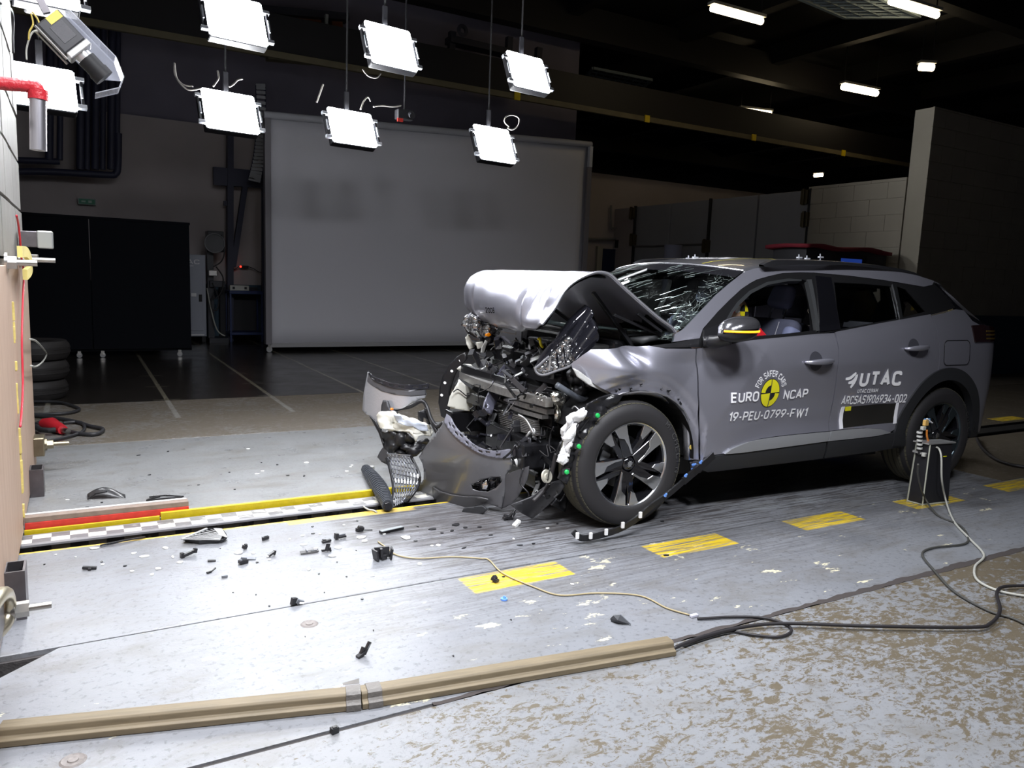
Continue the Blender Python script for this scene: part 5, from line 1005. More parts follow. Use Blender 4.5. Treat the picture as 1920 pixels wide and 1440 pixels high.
# ================================================================== WHEELS
RUB = mat('tyre_rubber', (0.022, 0.021, 0.023), 0.62, bump=0.06, bscale=300); TREAD = mat('tread_rubber', (0.075, 0.07, 0.048), 0.7)
CUT = mat('machined_alloy', (0.62, 0.63, 0.65), 0.22, 0.95); RIMB = mat('rim_gloss_black', (0.008, 0.008, 0.010), 0.08, coat=1); DISC = mat('brake_disc', (0.4, 0.4, 0.41), 0.35, 0.9)
def make_wheel(u, v0, rot, bright=True):
    """outer hub plane at v0; axis along v"""
    wroot = empty('wheel', (u, v0 + .0, 0.342), 0, parent=car)
    MW = Matrix.Rotation(math.radians(90), 4, 'X')             # lathe z -> -v (outwards)
    ty = MB(); prof = [(.222, -.005), (.232, .008), (.250, .013), (.285, .016), (.312, .010), (.328, -.006), (.337, -.022), (.3415, -.045), (.342, -.075)]
    p2 = prof + [(r, -.215 - h) for r, h in prof[::-1] if h > -.075 or True]; p2 = prof + [(.342, -.14)] + [(r, -.215 - h) for r, h in prof[::-1]]
    ty.lathe(p2, 72, MW, True); t_ = ty.build('tyre', RUB, wroot, smooth=True, angle=60)
    tb = MB(); n = 72
    for k in range(n):                                         # shoulder blocks
        a = 2 * math.pi * k / n; R = Matrix.Rotation(a, 4, 'Y')
        tb.add([R @ Vector(q_) for q_ in ((-.0115, -.004 + .008, .330), (.0115, -.004 + .008, .330), (.0125, .062, .3455), (-.0125, .062, .3455), (-.0115, .008, .322), (.0115, .008, .322), (.0125, .062, .338), (-.0125, .062, .338))],
               [(0, 1, 2, 3), (0, 4, 5, 1), (1, 5, 6, 2), (3, 2, 6, 7), (0, 3, 7, 4)])
    tb.build('tread_blocks', TREAD, t_)['kind'] = 'stuff'
    for h0 in (-.068, -.105, -.142):
        g_ = MB(); g_.lathe([(.3425, h0), (.346, h0 - .002), (.346, h0 - .028), (.3425, h0 - .030)], 72, MW, True); g_.build('tread_rib', TREAD, t_, smooth=True)
    rl_ = MB(); rl_.lathe([(.226, .004), (.231, .006), (.2335, .000), (.229, -.006), (.221, -.004)], 72, MW, True); rl_.build('rim_edge', CUT if bright else mat('dull_alloy', (.1, .13, .15), .3, .9), wroot, smooth=True)
    ba_ = MB(); ba_.lathe([(.225, -.002), (.214, -.010), (.208, -.06), (.205, -.19)], 48, MW); ba_.build('rim_barrel', RIMB, wroot, smooth=True)
    bk = MB(); bk.lathe([(.0, -.10), (.145, -.10), (.145, -.118), (.0, -.118)], 40, MW); bk.build('brake_disc', DISC if bright else mat('dark_disc', (.05, .05, .05), .5), wroot, smooth=True, angle=30)
    bkp = MB(); bkp.lathe([(.0, -.15), (.205, -.15)], 32, MW); bkp.build('back_shield', DARK, wroot)
    # caliper
    P = lambda r, a, h: Vector((r * math.cos(math.radians(a)), -h, r * math.sin(math.radians(a))))
    ca = MB(); vs = [P(r, a, h) for h in (-.125, -.07) for a in (150, 165, 180, 195, 210) for r in (.095, .155)]
    fs = []
    for s_ in range(4):
        a0 = 2 * s_; fs += [(a0, a0 + 1, a0 + 3, a0 + 2), (10 + a0, 12 + a0, 13 + a0, 11 + a0), (a0, a0 + 2, a0 + 12, a0 + 10), (a0 + 1, a0 + 11, a0 + 13, a0 + 3)]
    fs += [(0, 10, 11, 1), (8, 9, 19, 18)]; ca.add(vs, fs); ca.build('brake_caliper', mat('caliper_grey', (.42, .44, .46), .4, .3) if bright else BLKM, wroot, bevel=.004)
    def strip(pts, h0, h1, name, m, dish=0.0):                 # flat spoke piece: polygon in (r, angle)
        n_ = len(pts); V0 = [P(r, a, h0 - dish * (1 - r / .22)) for r, a in pts]; V1 = [P(r, a, h1 - dish * (1 - r / .22)) for r, a in pts]
        b = MB(); b.add(V0 + V1, [tuple(range(n_)), tuple(range(n_, 2 * n_))[::-1]] + [(i, n_ + i, n_ + (i + 1) % n_, (i + 1) % n_) for i in range(n_)]); return b.build(name, m, wroot, bevel=.0015, seg=1)
    for k in range(5):
        o = rot + 72 * k                                       # long bright arm of the pair (angle ccw from +u)
        A = lambda a: o + a
        strip([(.224, A(12)), (.224, A(-10)), (.165, A(-12)), (.05, A(-46)), (.040, A(0)), (.05, A(28)), (.165, A(9))], -.004, -.040, 'spoke', RIMB, .018)
        strip([(.2255, A(11)), (.2255, A(0)), (.2255, A(-9.5)), (.172, A(-11)), (.12, A(-16)), (.06, A(-38)), (.057, A(-26)), (.10, A(-12)), (.148, A(-2)), (.168, A(9))], .0015, -.003, 'bright_face', CUT if bright else mat('dull_alloy'), .018)
        strip([(.224, A(34)), (.224, A(16)), (.165, A(16)), (.05, A(10)), (.042, A(40)), (.05, A(62)), (.14, A(29))], -.008, -.040, 'spoke', RIMB, .018)
        strip([(.2255, A(33)), (.2255, A(25)), (.2255, A(17)), (.150, A(23)), (.165, A(31))], -.002, -.007, 'bright_face', CUT if bright else mat('dull_alloy'), .018)
        strip([(.062, A(22)), (.052, A(36)), (.062, A(50)), (.075, A(36))], -.012, -.05, 'bolt_recess', DARK, .018)
        nb_ = MB(); nb_.cyl(P(.056, A(36), -.035), P(.056, A(36), -.022), .009, 6); nb_.build('wheel_bolt', STEEL, wroot)
    hb = MB(); hb.lathe([(.0, -.010), (.026, -.011), (.034, -.016), (.040, -.026), (.046, -.05)], 32, MW); hb.build('hub_cap', RIMB, wroot, smooth=True)
    lion = [(-.35, -.75), (-.1, -.35), (.0, -.7), (.2, -.4), (.55, -.75), (.35, -.2), (.62, .05), (.9, .0), (.6, .25), (.95, .45), (.55, .5), (.35, .85), (.1, .6), (-.25, .95), (-.3, .55), (-.75, .6), (-.5, .3), (-.85, .05), (-.45, .05), (-.55, -.3), (-.8, -.45), (-.3, -.35)]
    lm = MB(); lm.add([Vector((x * .022, .0085, y * .024)) for x, y in lion] + [Vector((x * .022, .0115, y * .024)) for x, y in lion], [tuple(range(22))[::-1]] + [(i, (i + 1) % 22, 22 + (i + 1) % 22, 22 + i) for i in range(22)]); lm.build('hub_emblem', CUT, wroot)
    # raised word on the sidewall
    wd = 'MICHELIN'
    vs_all = []; fs_all = []
    for i, chh in enumerate(wd):
        vs, fs = text_mesh(chh, 1, .02); a0 = 47 - i * 7.6; w_ = 2.2 if chh == 'I' else 5.6; bse = len(vs_all)
        for x, y in vs: a = a0 - w_ * x; r = .286 + .030 * y; vs_all.append(P(r, a, .0175 if r < .30 else .0165 - (r - .30) * .25))
        fs_all += [tuple(bse + j for j in f) for f in fs]
    MB().add(vs_all, fs_all).build('tyre_lettering', mat('tyre_relief', (.06, .06, .062), .5), t_)
    return wroot
FW = (0.0, 0.0); wf_ = make_wheel(0.0, 0.012, 38, True); wr_ = make_wheel(2.574, 0.03, 50, False)
def far_wheel(src, u):
    c = copy_tree(src, car); c.location = (u, 2 * CEN - .02, .342); c.scale = (1, -1, 1)
far_wheel(wf_, 0.06); far_wheel(wr_, 2.574)
for o in bpy.data.objects:
    if o.name.startswith('wheel') and o.parent == car and 'label' not in o: pass
# wheel housings
for (u, v) in ((0.03, .02), (2.574, .05)):
    for side in (0, 1):
        b = MB(); r0 = .40 if u < 1 else .43
        f = (lambda y: y) if not side else (lambda y: 2 * CEN - y)
        b.grid(lambda s, t: Vector((u + r0 * math.cos(math.radians((150 if u < 1 else 180) * s - 0)), f(v + .30 * t), .34 + r0 * math.sin(math.radians((150 if u < 1 else 180) * s)))), 20, 2)
        b.grid(lambda s, t: Vector((u + r0 * t * math.cos(math.radians((150 if u < 1 else 180) * s)), f(v + .30), .34 + r0 * t * math.sin(math.radians((150 if u < 1 else 180) * s)))), 20, 2)
        b.build('wheel_housing', DARK, car)
# ================================================================== INTERIOR
SEAT = mat('seat_fabric', (0.06, 0.065, 0.10), 0.75, bump=0.3, bscale=400); SEATB = mat('seat_blue_side', (0.16, 0.18, 0.29), 0.7); LIN = mat('cabin_lining', (0.03, 0.03, 0.033), 0.8)
def seat(v, rec=0.0, du=0.0):
    st = empty('seat', (1.2 + du, v, .30), 0, parent=car); 
    b = MB(); b.box(-.28, .22, -.24, .24, .10, .27); b.build('cushion', SEAT, st, bevel=.06, seg=4, smooth='all')
    R = Matrix.Translation((.28, 0, .22)) @ Matrix.Rotation(math.radians(20), 4, 'Y')
    b = MB(); b.box(-.07, .07, -.25, .25, 0, .62, R, .14); b.build('backrest', SEAT, st, bevel=.055, seg=4, smooth='all')
    for s_ in (-1, 1): b = MB(); b.box(-.10, .03, min(s_ * .16, s_ * .255), max(s_ * .16, s_ * .255), .10, .56, R, .1); b.build('side_bolster', SEATB, st, bevel=.035, seg=3, smooth='all')
    for s_ in (-1, 1): b = MB(); b.tube([R @ Vector((0.0, s_ * .06, .6)), R @ Vector((0.0, s_ * .06, .73))], .007, 8); b.build('headrest_post', CHROME, st, smooth=True)
    b = MB(); b.box(-.06, .035, -.095, .095, .69, .85, R, .12); b.build('headrest', SEATB, st, bevel=.045, seg=4, smooth='all')
    for s_ in (-.13, .13): b = MB(); b.tube([R @ Vector((-.075, s_, .08)), R @ Vector((-.072, s_ * .85, .58))], .003, 5); b.build('seam', mat('seam_pale', (.3, .3, .34), .6), st)
    return st
seat(.48, 0, -0.26); seat(1.27, 0, -0.20)
for v in (.45, .875, 1.3):
    b = MB(); R = Matrix.Translation((2.28, v, .50)) @ Matrix.Rotation(math.radians(18), 4, 'Y'); b.box(-.06, .06, -.2, .2, 0, .56, R, .1); b.build('rear_backrest', SEAT, car, bevel=.05, seg=3, smooth='all')
    b = MB(); b.box(-.05, .04, -.11, .11, .60, .78, R, .1); b.build('rear_headrest', SEAT, car, bevel=.035, seg=3, smooth='all')
MB().box(.0, 3.1, .2, 1.55, .32, .36).build('cabin_floor', LIN, car)
b = MB(); b.grid(lambda s, t: Vector((.12 + .42 * s, .15 + 1.45 * t, 1.0 + .04 * math.sin(math.pi * s) - .10 * s * s)), 8, 16); b.build('dashboard', mat('dash_dark', (.03, .032, .034), .55), car, smooth='all', solid=.03)
MB().box(.40, .55, .16, 1.6, .55, .93).build('dash_front', LIN, car, bevel=.04, seg=3)
b = MB(); b.grid(lambda s, t: roof(.06 + .9 * s, .04 + .92 * t) - Vector((0, 0, .035)), 16, 12); b.build('headliner', mat('headliner', (.14, .14, .14), .9), car, smooth='all')
b = MB(); R = Matrix.Translation((.70, .48, .93)) @ Matrix.Rotation(math.radians(-62), 4, 'Y'); pts = [R @ Vector((.17 * math.cos(a), .18 * math.sin(a), 0)) for a in np.linspace(0, 2 * math.pi, 25)]; b.tube(pts, .016, 10, cap=False); b.build('steering_wheel', LIN, car, smooth='all')
b = MB(); b.tube([(.95, 1.62, .75), (1.05, 1.60, 1.2), (1.0, 1.53, 1.40)], .03, 8); b.build('inner_trim', mat('headliner'), car, smooth='all')
b = MB(); b.tube(crv([(1.55, .12, .55), (1.53, .14, .9), (1.50, .20, 1.25), (1.5, .26, 1.36)], 4), .012, 6); b.build('seat_belt', mat('belt_grey', (.1, .1, .11), .7), car, smooth='all')
b = MB(); b.tube(crv([cv(1575 + 0, 560, .5), cv(1583, 535, .5)], 2), .012, 6); 
for (p0, p1) in (((1290, 600), (1292, 545)), ((1262, 600), (1306, 530))): q0 = cv(*p0, .9); q1 = cv(*p1, .9); MB().tube([q0, q1], .012, 8).build('cabin_pole', mat('pole_grey', (.35, .36, .37), .5), car, smooth=True)
b = MB(); pc_ = cv(1263, 555, 1.2); 
# rear-view mirror, wiper
rv = cv(1286, 528, .875); MB().box(rv.x - .02, rv.x + .02, rv.y - .12, rv.y + .12, rv.z - .05, rv.z + .02).build('rear_view_mirror', LIN, car, bevel=.012)
q0 = ws(.93, .62); q1 = ws(.80, .80); MB().bar(ws(.62, .66) + Vector((-.01, 0, .012)), ws(.88, .50) + Vector((-.01, 0, .012)), .03, .004, (-.6, 0, 1)).build('tape_strip', mat('tape_grey', (.3, .31, .31), .6), car)
# roof markings and little sensor mounts
def roof_at(px, py):
    r = cray(px, py); best = None
    for i in range(161):
        for_t = None
    return None
RV_ = lambda s, t, h=.004: roof(s, t) + Vector((0, 0, h))
def roof_text(s, s0, s1, t0, t1, m):
    vs, fs = text_mesh(s, 1, .03); MB().add([RV_(s0 + (s1 - s0) * y, t0 + (t1 - t0) * x, .004) for x, y in vs], fs).build('roof_lettering', m, car)
roof_text('19-PEU-0799-FW1', .26, .12, .75, .30, WV); roof_text('EURO NCAP', .40, .30, .74, .42, WV)
rm = MB(); rm.grid(lambda s, t: RV_(.28 + .14 * s, .52 + .12 * t, .003), 4, 4); rm.build('roof_marker', mat('marker_yellow', (.7, .6, .05), .5), car)
rm = MB(); rm.grid(lambda s, t: RV_(.02 + .30 * s, .245 + .006 * t, .003), 8, 1); rm.build('roof_line', mat('marker_yellow'), car); rm = MB(); rm.grid(lambda s, t: RV_(.30 + .008 * s, .1 + .15 * t, .003), 1, 8); rm.build('roof_line', mat('marker_yellow'), car)
for (x, y, v) in ((1291, 488, 1.2), (1303, 486, 1.1), (1498, 486, .9), (1513, 488, .9), (1538, 485, .9)):
    top = cv(x, y - 9, v); bot = cv(x, y + 6, v); MB().tube([bot, top], .004, 6).build('sensor_pin', LW, car, smooth=True); MB().box(bot.x - .02, bot.x + .02, bot.y - .01, bot.y + .01, bot.z + .03, bot.z + .04).build('sensor_plate', LW, car)
# ================================================================== CRASH TEST DUMMY
dm = empty('crash_test_dummy', (CX, CY, 0), CA, 'crash test dummy slumped at the wheel, painted head with a yellow and black target', 'dummy')
SKIN = mat('dummy_skin', (.6, .38, .25), .5); hp = cv(1375, 586, .32)
def blob(c, rx, ry, rz, name, m, par, n=(14, 20), M=None, fn=None):
    b = MB()
    def f(s, t):
        ph = math.pi * (s - .5); th = 2 * math.pi * t; p = Vector((rx * math.cos(ph) * math.cos(th), ry * math.cos(ph) * math.sin(th), rz * math.sin(ph)))
        if fn: p = fn(p)
        return (Vector(c) + (M @ p if M else p))
    b.grid(f, *n); return b.build(name, m, par, smooth='all')
# one continuous body: torso, neck, head, arms and legs grown from a skeleton
def skin_body(name, verts, edges, radii, m, par, root=0, sub=2):
    me = bpy.data.meshes.new(name); me.from_pydata([tuple(v_) for v_ in verts], edges, []); o = bpy.data.objects.new(name, me); S.collection.objects.link(o); o.parent = par
    md = o.modifiers.new('skin', 'SKIN'); md.use_smooth_shade = True; sv = me.skin_vertices[0].data
    for i, r in enumerate(radii): sv[i].radius = (r, r) if not isinstance(r, tuple) else r
    sv[root].use_root = True; ms = o.modifiers.new('sub', 'SUBSURF'); ms.levels = ms.render_levels = sub; me.materials.append(m); return o
X0, Y0_, Z0 = hp
VS = [(1.22, .48, .60), (1.18, .48, .78), (1.06, .47, .96), (1.0, .45, 1.05), (X0 + .04, Y0_, Z0 - .06), (X0 - .02, Y0_, Z0 + .05),
      (1.06, .28, .98), (.86, .26, .86), (.74, .36, .96), (.70, .42, 1.0), (1.06, .67, .98), (.88, .70, .86), (.74, .62, .96), (.70, .56, 1.0),
      (1.05, .36, .58), (.72, .34, .66), (.50, .34, .42), (1.05, .60, .58), (.72, .62, .66), (.50, .62, .42)]
ED = [(0, 1), (1, 2), (2, 3), (3, 4), (4, 5), (2, 6), (6, 7), (7, 8), (8, 9), (2, 10), (10, 11), (11, 12), (12, 13), (0, 14), (14, 15), (15, 16), (0, 17), (17, 18), (18, 19)]
RA = [.15, .15, .13, .055, .07, .06, .06, .045, .035, .03, .06, .045, .035, .03, .09, .07, .05, .09, .07, .05]
skin_body('body', VS, ED, RA, mat('dummy_suit', (.10, .05, .04), .7), dm)
def headf(p):
    if p.x < 0: p.x *= 1.04
    p.y *= 1 - .12 * (p.z < 0) * min(1, -p.z / .1); return p
hd_ = blob((X0, Y0_, Z0), .095, .077, .118, 'head', SKIN, dm, (18, 24), Matrix.Rotation(math.radians(-28), 4, 'Y'), headf)
# painted patches laid on the head
def patch(dx, dz, r0, m, name, q0=0, q1=360, off=1.01, sx=1.0):
    b = MB(); 
    def f(s, t):
        a = math.radians(q0 + (q1 - q0) * s); x = dx + r0 * sx * t * math.cos(a); z = dz + r0 * t * math.sin(a)
        k = max(0.02, 1 - (x / .096) ** 2 - (z / .118) ** 2); return Vector((X0, Y0_, Z0)) + Matrix.Rotation(math.radians(-28), 4, 'Y') @ Vector((x * off, -.077 * off * math.sqrt(k), z * off))
    b.grid(f, 16, 3); b.build(name, m, hd_ and dm, smooth='all')
patch(.022, .0, .039, mat('target_yellow', (.85, .75, .02), .4), 'target', off=1.02); patch(.022, .0, .040, BLKM, 'target_quarter', 60, 150, 1.03); patch(.022, .0, .040, BLKM, 'target_quarter', 240, 330, 1.03)
patch(-.055, .052, .026, mat('paint_red', (.7, .02, .06), .4), 'red_patch', off=1.02); patch(-.02, .04, .024, WHITE, 'white_patch', off=1.015); patch(-.078, -.005, .02, mat('paint_green', (.03, .45, .05), .4), 'green_patch', off=1.03, sx=.7)
ns = MB(); ns.tube([Vector((X0 - .095, Y0_, Z0 + .03)), Vector((X0 - .115, Y0_, Z0 + .0))], [.012, .016], 8); ns.build('nose', SKIN, dm, smooth='all')
c0 = cv(1424, 620, .22); rdp = MB(); rdp.add([cv(1418, 616, .20), cv(1423, 612, .24), cv(1437, 628, .22), cv(1420, 630, .18), cv(1416, 634, .26)], [(0, 1, 2), (0, 2, 3), (1, 4, 2), (0, 3, 4, 1), (3, 2, 4)]); rdp.build('red_flap', mat('red_vinyl', (.7, .02, .03), .4), dm)
# ================================================================== BUCKLED BONNET
def resamp(L, n):
    L = [Vector(p) for p in L]; d = [0]
    for i in range(1, len(L)): d.append(d[-1] + (L[i] - L[i - 1]).length)
    out = []
    for k in range(n):
        t = d[-1] * k / (n - 1); i = max(j for j in range(len(d)) if d[j] <= t + 1e-9); i = min(i, len(L) - 2); f = (t - d[i]) / max(1e-9, d[i + 1] - d[i]); out.append(L[i].lerp(L[i + 1], f))
    return out
HN = 44
hsec = [
    (0.085, [(.300, 1.045), (.275, 1.07), (.19, 1.115), (.095, 1.175), (-.063, 1.28), (-.14, 1.335), (-.183, 1.349), (-.248, 1.346), (-.347, 1.307), (-.413, 1.254), (-.449, 1.195), (-.475, 1.155), (-.538, 1.082)]),
    (0.30, [(.28, 1.04), (.20, 1.09), (.09, 1.17), (-.06, 1.28), (-.14, 1.335), (-.19, 1.352), (-.26, 1.345), (-.36, 1.30), (-.43, 1.23), (-.47, 1.15), (-.50, 1.07), (-.47, 1.035)]),
    (0.62, [(.20, 1.04), (.08, 1.14), (-.04, 1.26), (-.12, 1.33), (-.19, 1.352), (-.27, 1.34), (-.37, 1.29), (-.43, 1.22), (-.45, 1.13), (-.43, 1.05), (-.39, 1.005)]),
    (0.95, [(.13, 1.04), (.02, 1.14), (-.08, 1.27), (-.15, 1.335), (-.21, 1.352), (-.29, 1.335), (-.37, 1.285), (-.42, 1.20), (-.42, 1.11), (-.39, 1.04), (-.34, 1.000)]),
    (1.30, [(.15, 1.04), (.02, 1.15), (-.06, 1.27), (-.13, 1.33), (-.18, 1.352), (-.25, 1.34), (-.33, 1.29), (-.37, 1.21), (-.37, 1.12), (-.34, 1.05), (-.29, 1.01)]),
    (1.52, [(.22, 1.04), (.06, 1.14), (-.04, 1.26), (-.10, 1.32), (-.17, 1.349), (-.23, 1.34), (-.30, 1.30), (-.335, 1.24), (-.335, 1.17), (-.31, 1.09), (-.26, 1.03)]),
    (1.66, [(.28, 1.04), (.09, 1.14), (-.02, 1.24), (-.09, 1.30), (-.15, 1.325), (-.20, 1.32), (-.26, 1.28), (-.29, 1.22), (-.29, 1.16), (-.28, 1.10), (-.24, 1.05)])]
hs = [(v, resamp(crv([(a, 0, z) for a, z in L], 5), HN)) for v, L in hsec]
def hood(s, t):
    v = .085 + (1.66 - .085) * t; i = max(j for j in range(len(hs)) if hs[j][0] <= v + 1e-9); i = min(i, len(hs) - 2); f = (v - hs[i][0]) / (hs[i + 1][0] - hs[i][0]); f = f * f * (3 - 2 * f)
    x = s * (HN - 1); k = min(int(x), HN - 2); g_ = x - k; A = hs[i][1][k].lerp(hs[i][1][k + 1], g_); B = hs[i + 1][1][k].lerp(hs[i + 1][1][k + 1], g_); p = A.lerp(B, f); p.y = v
    fr = sstep((s - .58) / .2); n = Vector((-.9, 0, .2))
    def dent(s0, v0, ws_, wv, d): return d * math.exp(-((s - s0) / ws_) ** 2 - ((v - v0) / wv) ** 2)
    d = fr * (dent(.84, .385, .10, .032, .045) - dent(.82, .50, .09, .035, .03) - dent(.84, 1.36, .09, .028, .035) + dent(.84, .16, .05, .03, .03) - dent(.80, .24, .05, .03, .025))
    return p - n * d * 1.0 if False else p + n * d
b = MB(); b.grid(hood, 70, 110)
hoodo = b.build('bonnet', PAINT, car, smooth='all', solid=.010)
# underside skin of the bonnet, dark, with the pressed frame
b = MB(); b.grid(lambda s, t: hood(.03 + .94 * s, .03 + .94 * t) + Vector((.012 + .018 * s, 0, -.022 - .0 * s)), 40, 30); b.build('bonnet_inner', mat('inner_dark_gloss', (.02, .02, .024), .22, .3), hoodo, smooth='all')
b = MB(); b.tube([hood(s, 0.0) for s in np.linspace(0, 1, 50)], .006, 6); b.build('bonnet_edge', mat('bright_paint_edge'), hoodo, smooth=True)
# small raised badge at the front lip: four digits
def on_hood(x, y): return hood(.935 - .055 * y, .62 + .0 - .115 * x)
vs, fs = text_mesh('2008', 1, .04)
b = MB(); b.add([hood(.875 - .034 * y, .53 - .095 * (x - .5)) + Vector((-.014, 0, -.004)) for x, y in vs], fs); b.build('badge', CHROME, hoodo)
# support strut, hinge bars
def bar_px(p0, v0, p1, v1, w_, h_, name, m, par=car):
    a = cv(*p0, v0); b_ = cv(*p1, v1); o = MB().bar(a, b_, w_, h_).build(name, m, par, bevel=.003); return o
bar_px((1112, 548), .30, (1158, 612), .28, .030, .018, 'bonnet_strut', BLACK); bar_px((1158, 610), .28, (1186, 650), .26, .035, .02, 'bonnet_strut', BLACK); bar_px((1036, 578), .75, (1073, 605), .6, .02, .02, 'bonnet_strut', BLACK)
bar_px((1150, 590), .22, (1256, 637), .14, .03, .015, 'bonnet_hinge', BLACK); bar_px((1195, 588), .14, (1240, 622), .12, .02, .015, 'bonnet_hinge', BLACK)
# ================================================================== relief helper for torn pieces (real shells, each with depth of its own)
def relief(name, poly, vf, m, par=car, thick=.004, step=6, holes=(), noise_=0.0, seed=0, smooth='all', toworld=False, ang=None):
    sc = 100.0; polys = [[(x / sc, y / sc) for x, y in poly]] + [[(x / sc, y / sc) for x, y in h] for h in holes]
    bm = surf_mesh(polys, step / sc, None); bm.verts.ensure_lookup_table(); vs = []
    for v_ in bm.verts:
        x, y = v_.co.x * sc, v_.co.y * sc; v = vf(x, y)
        if noise_: v += noise_ * mnoise.noise(Vector((x / 14, y / 14, seed)))
        p = cv(x, y, v)
        if toworld: p = Vector((CX + p.x * cc - p.y * ss, CY + p.x * ss + p.y * cc, p.z)) - toworld
        vs.append(p)
    fs = [tuple(q_.index for q_ in f.verts) for f in bm.faces]; bm.free()
    b = MB(); b.add(vs, fs); return b.build(name, m, par, smooth=smooth, solid=thick, solid_off=0, angle=ang or 40)
lin = lambda x0, v0, x1, v1: (lambda x, y: v0 + (v1 - v0) * (x - x0) / (x1 - x0))
ENG = MB  # alias
rr = random.Random(11)
EB = mat('engine_black', (.012, .012, .014), .25, .2); ES = mat('engine_alloy', (.30, .30, .30), .35, .8, var=.4, vscale=30); EDK = mat('engine_dark_grey', (.05, .05, .055), .4, .3)
# solid mass of the engine bay
MB().box(-.16, .30, .32, 1.42, .25, .82).build('engine_block', EDK, car, bevel=.03)
MB().box(-.22, -.10, .40, 1.30, .42, .86).build('radiator_pack', EB, car, bevel=.01)
MB().box(-.10, .22, .55, 1.15, .80, .93).build('engine_cover', EB, car, bevel=.03)
MB().box(.05, .30, .30, 1.45, .86, .98).build('cowl_box', EB, car, bevel=.02); MB().box(-.14, .06, .35, .62, .74, .95).build('battery', mat('battery_black', (.02, .02, .02), .45), car, bevel=.015)
# crash beam and bars running across the front
def across(p_near, v_near, p_far, v_far, h_, d_, name, m, bow=.05, n=14, par=car, tw=0):
    a = cv(*p_near, v_near); b_ = cv(*p_far, v_far); b = MB(); pts = []
    for i in range(n + 1): t = i / n; p = a.lerp(b_, t); p.x -= bow * math.sin(math.pi * t); p.z += tw * math.sin(math.pi * t); pts.append(p)
    for i in range(n): b.bar(pts[i], pts[i + 1], d_, h_)
    return b.build(name, m, par, smooth=True, angle=30)
BEAM = mat('scuffed_beam', (.34, .33, .32), .38, .75, var=.5, vscale=40)
across((1030, 755), .22, (868, 703), 1.45, .045, .05, 'crash_beam', BEAM, .05); across((1032, 770), .25, (925, 730), 1.1, .040, .05, 'crash_beam', BEAM, .04); across((1022, 782), .28, (950, 757), .85, .022, .04, 'crash_beam', BEAM, .02)
across((1033, 762), .23, (880, 712), 1.35, .03, .06, 'beam_core', EB, .03); across((1050, 745), .2, (868, 690), 1.4, .05, .03, 'upper_tie', EB, .02); across((1060, 715), .25, (930, 680), 1.2, .05, .05, 'slam_panel', EB, .03); across((1040, 790), .3, (880, 745), 1.3, .06, .04, 'lower_tie', EB, .02)
# cooling fins
for k in range(9):
    across((1006 + k * .5, 790 + k * 3.2), .35, (938 + k * .6, 768 + k * 3.6), .85, .006, .03, 'cooling_fin', BEAM, .0, 3)
MB().box(-.42, -.36, .35, .95, .28, .42).build('cooler_core', EB, car, bevel=.005)
# vertical bracket
relief('vertical_bracket', [(944, 684), (952, 676), (953, 690), (949, 704), (941, 722), (936, 745), (926, 762), (921, 778), (912, 774), (905, 768), (908, 752), (916, 735), (921, 722), (926, 704), (936, 694)], lambda x, y: .98 - (y - 680) * .002, mat('bracket_grey', (.09, .09, .12), .3, .3), thick=.02, holes=[[(908, 762), (912, 757), (913, 764), (910, 768)]])
# washer bottle, liner of the far side with clips
relief('washer_bottle', [(843, 760), (847, 742), (856, 722), (862, 712), (868, 720), (880, 730), (889, 738), (886, 752), (879, 770), (866, 768), (853, 764)], lambda x, y: 1.38 - .05 * math.cos((x - 866) / 16), WHITEP, thick=.06, step=4)
MB().tube(crv([cv(x, y, 1.28) for x, y in ((850, 735), (858, 730), (868, 737), (875, 742), (884, 738))], 5), .004, 6).build('bottle_lead', CABLE, car, smooth='all')
relief('far_arch_liner', [(872, 661), (858, 668), (842, 684), (831, 704), (825, 728), (823, 755), (828, 780), (840, 788), (843, 770), (842, 745), (846, 725), (853, 703), (862, 688), (876, 672)], lambda x, y: 1.66 - .004 * (x - 823), mat('liner_black', (.014, .014, .016), .3), thick=.012)
for (x, y) in ((863, 676), (847, 696), (834, 718), (828, 741)): p = cv(x, y, 1.50); MB().lathe([(0, .004), (.010, .002), (.010, 0)], 10, Matrix.Translation(p) @ Matrix.Rotation(math.radians(60), 4, 'X')).build('white_clip', WHITE, car)
# far headlamp, crushed
LENS = mat('lamp_lens', (.42, .42, .43), .08, .9, bump=.55, bscale=14); GLD = mat('lamp_dark_gloss', (.012, .012, .016), .06, coat=1, bump=.10, bscale=7)
relief('far_headlamp', [(870, 608), (874, 596), (882, 588), (889, 590), (905, 606), (925, 612), (936, 616), (930, 626), (915, 631), (895, 628), (878, 622)], lambda x, y: 1.45 - .003 * (x - 870) + .03 * math.sin(x * .3), LENS, thick=.05, step=3, noise_=.05)
relief('far_headlamp_base', [(872, 618), (890, 626), (915, 631), (928, 626), (924, 640), (905, 650), (885, 636)], lambda x, y: 1.46 - .002 * (x - 870), GLD, thick=.04, step=4, noise_=.04)
relief('amber_reflector', [(911, 626), (917, 624), (920, 628), (915, 631), (910, 630)], lambda x, y: 1.26, mat('amber_lens_glow', (.7, .25, .01), .2, emit=(.8, .2, .0), es=.25), thick=.02, step=3)  # reflector, no lamp: a faint glow is put into its material
relief('torn_white_tab', [(873, 632), (880, 626), (886, 636), (888, 650), (880, 655), (875, 645)], lambda x, y: 1.47, WHITEP, thick=.02, step=4, noise_=.03); relief('torn_white_tab', [(893, 642), (904, 640), (906, 650), (896, 654)], lambda x, y: 1.35, WHITEP, thick=.02, step=4); relief('torn_white_tab', [(903, 652), (910, 638), (914, 640), (906, 664), (900, 672)], lambda x, y: 1.28, mat('tab_grey', (.4, .4, .38), .4), thick=.01, step=4)
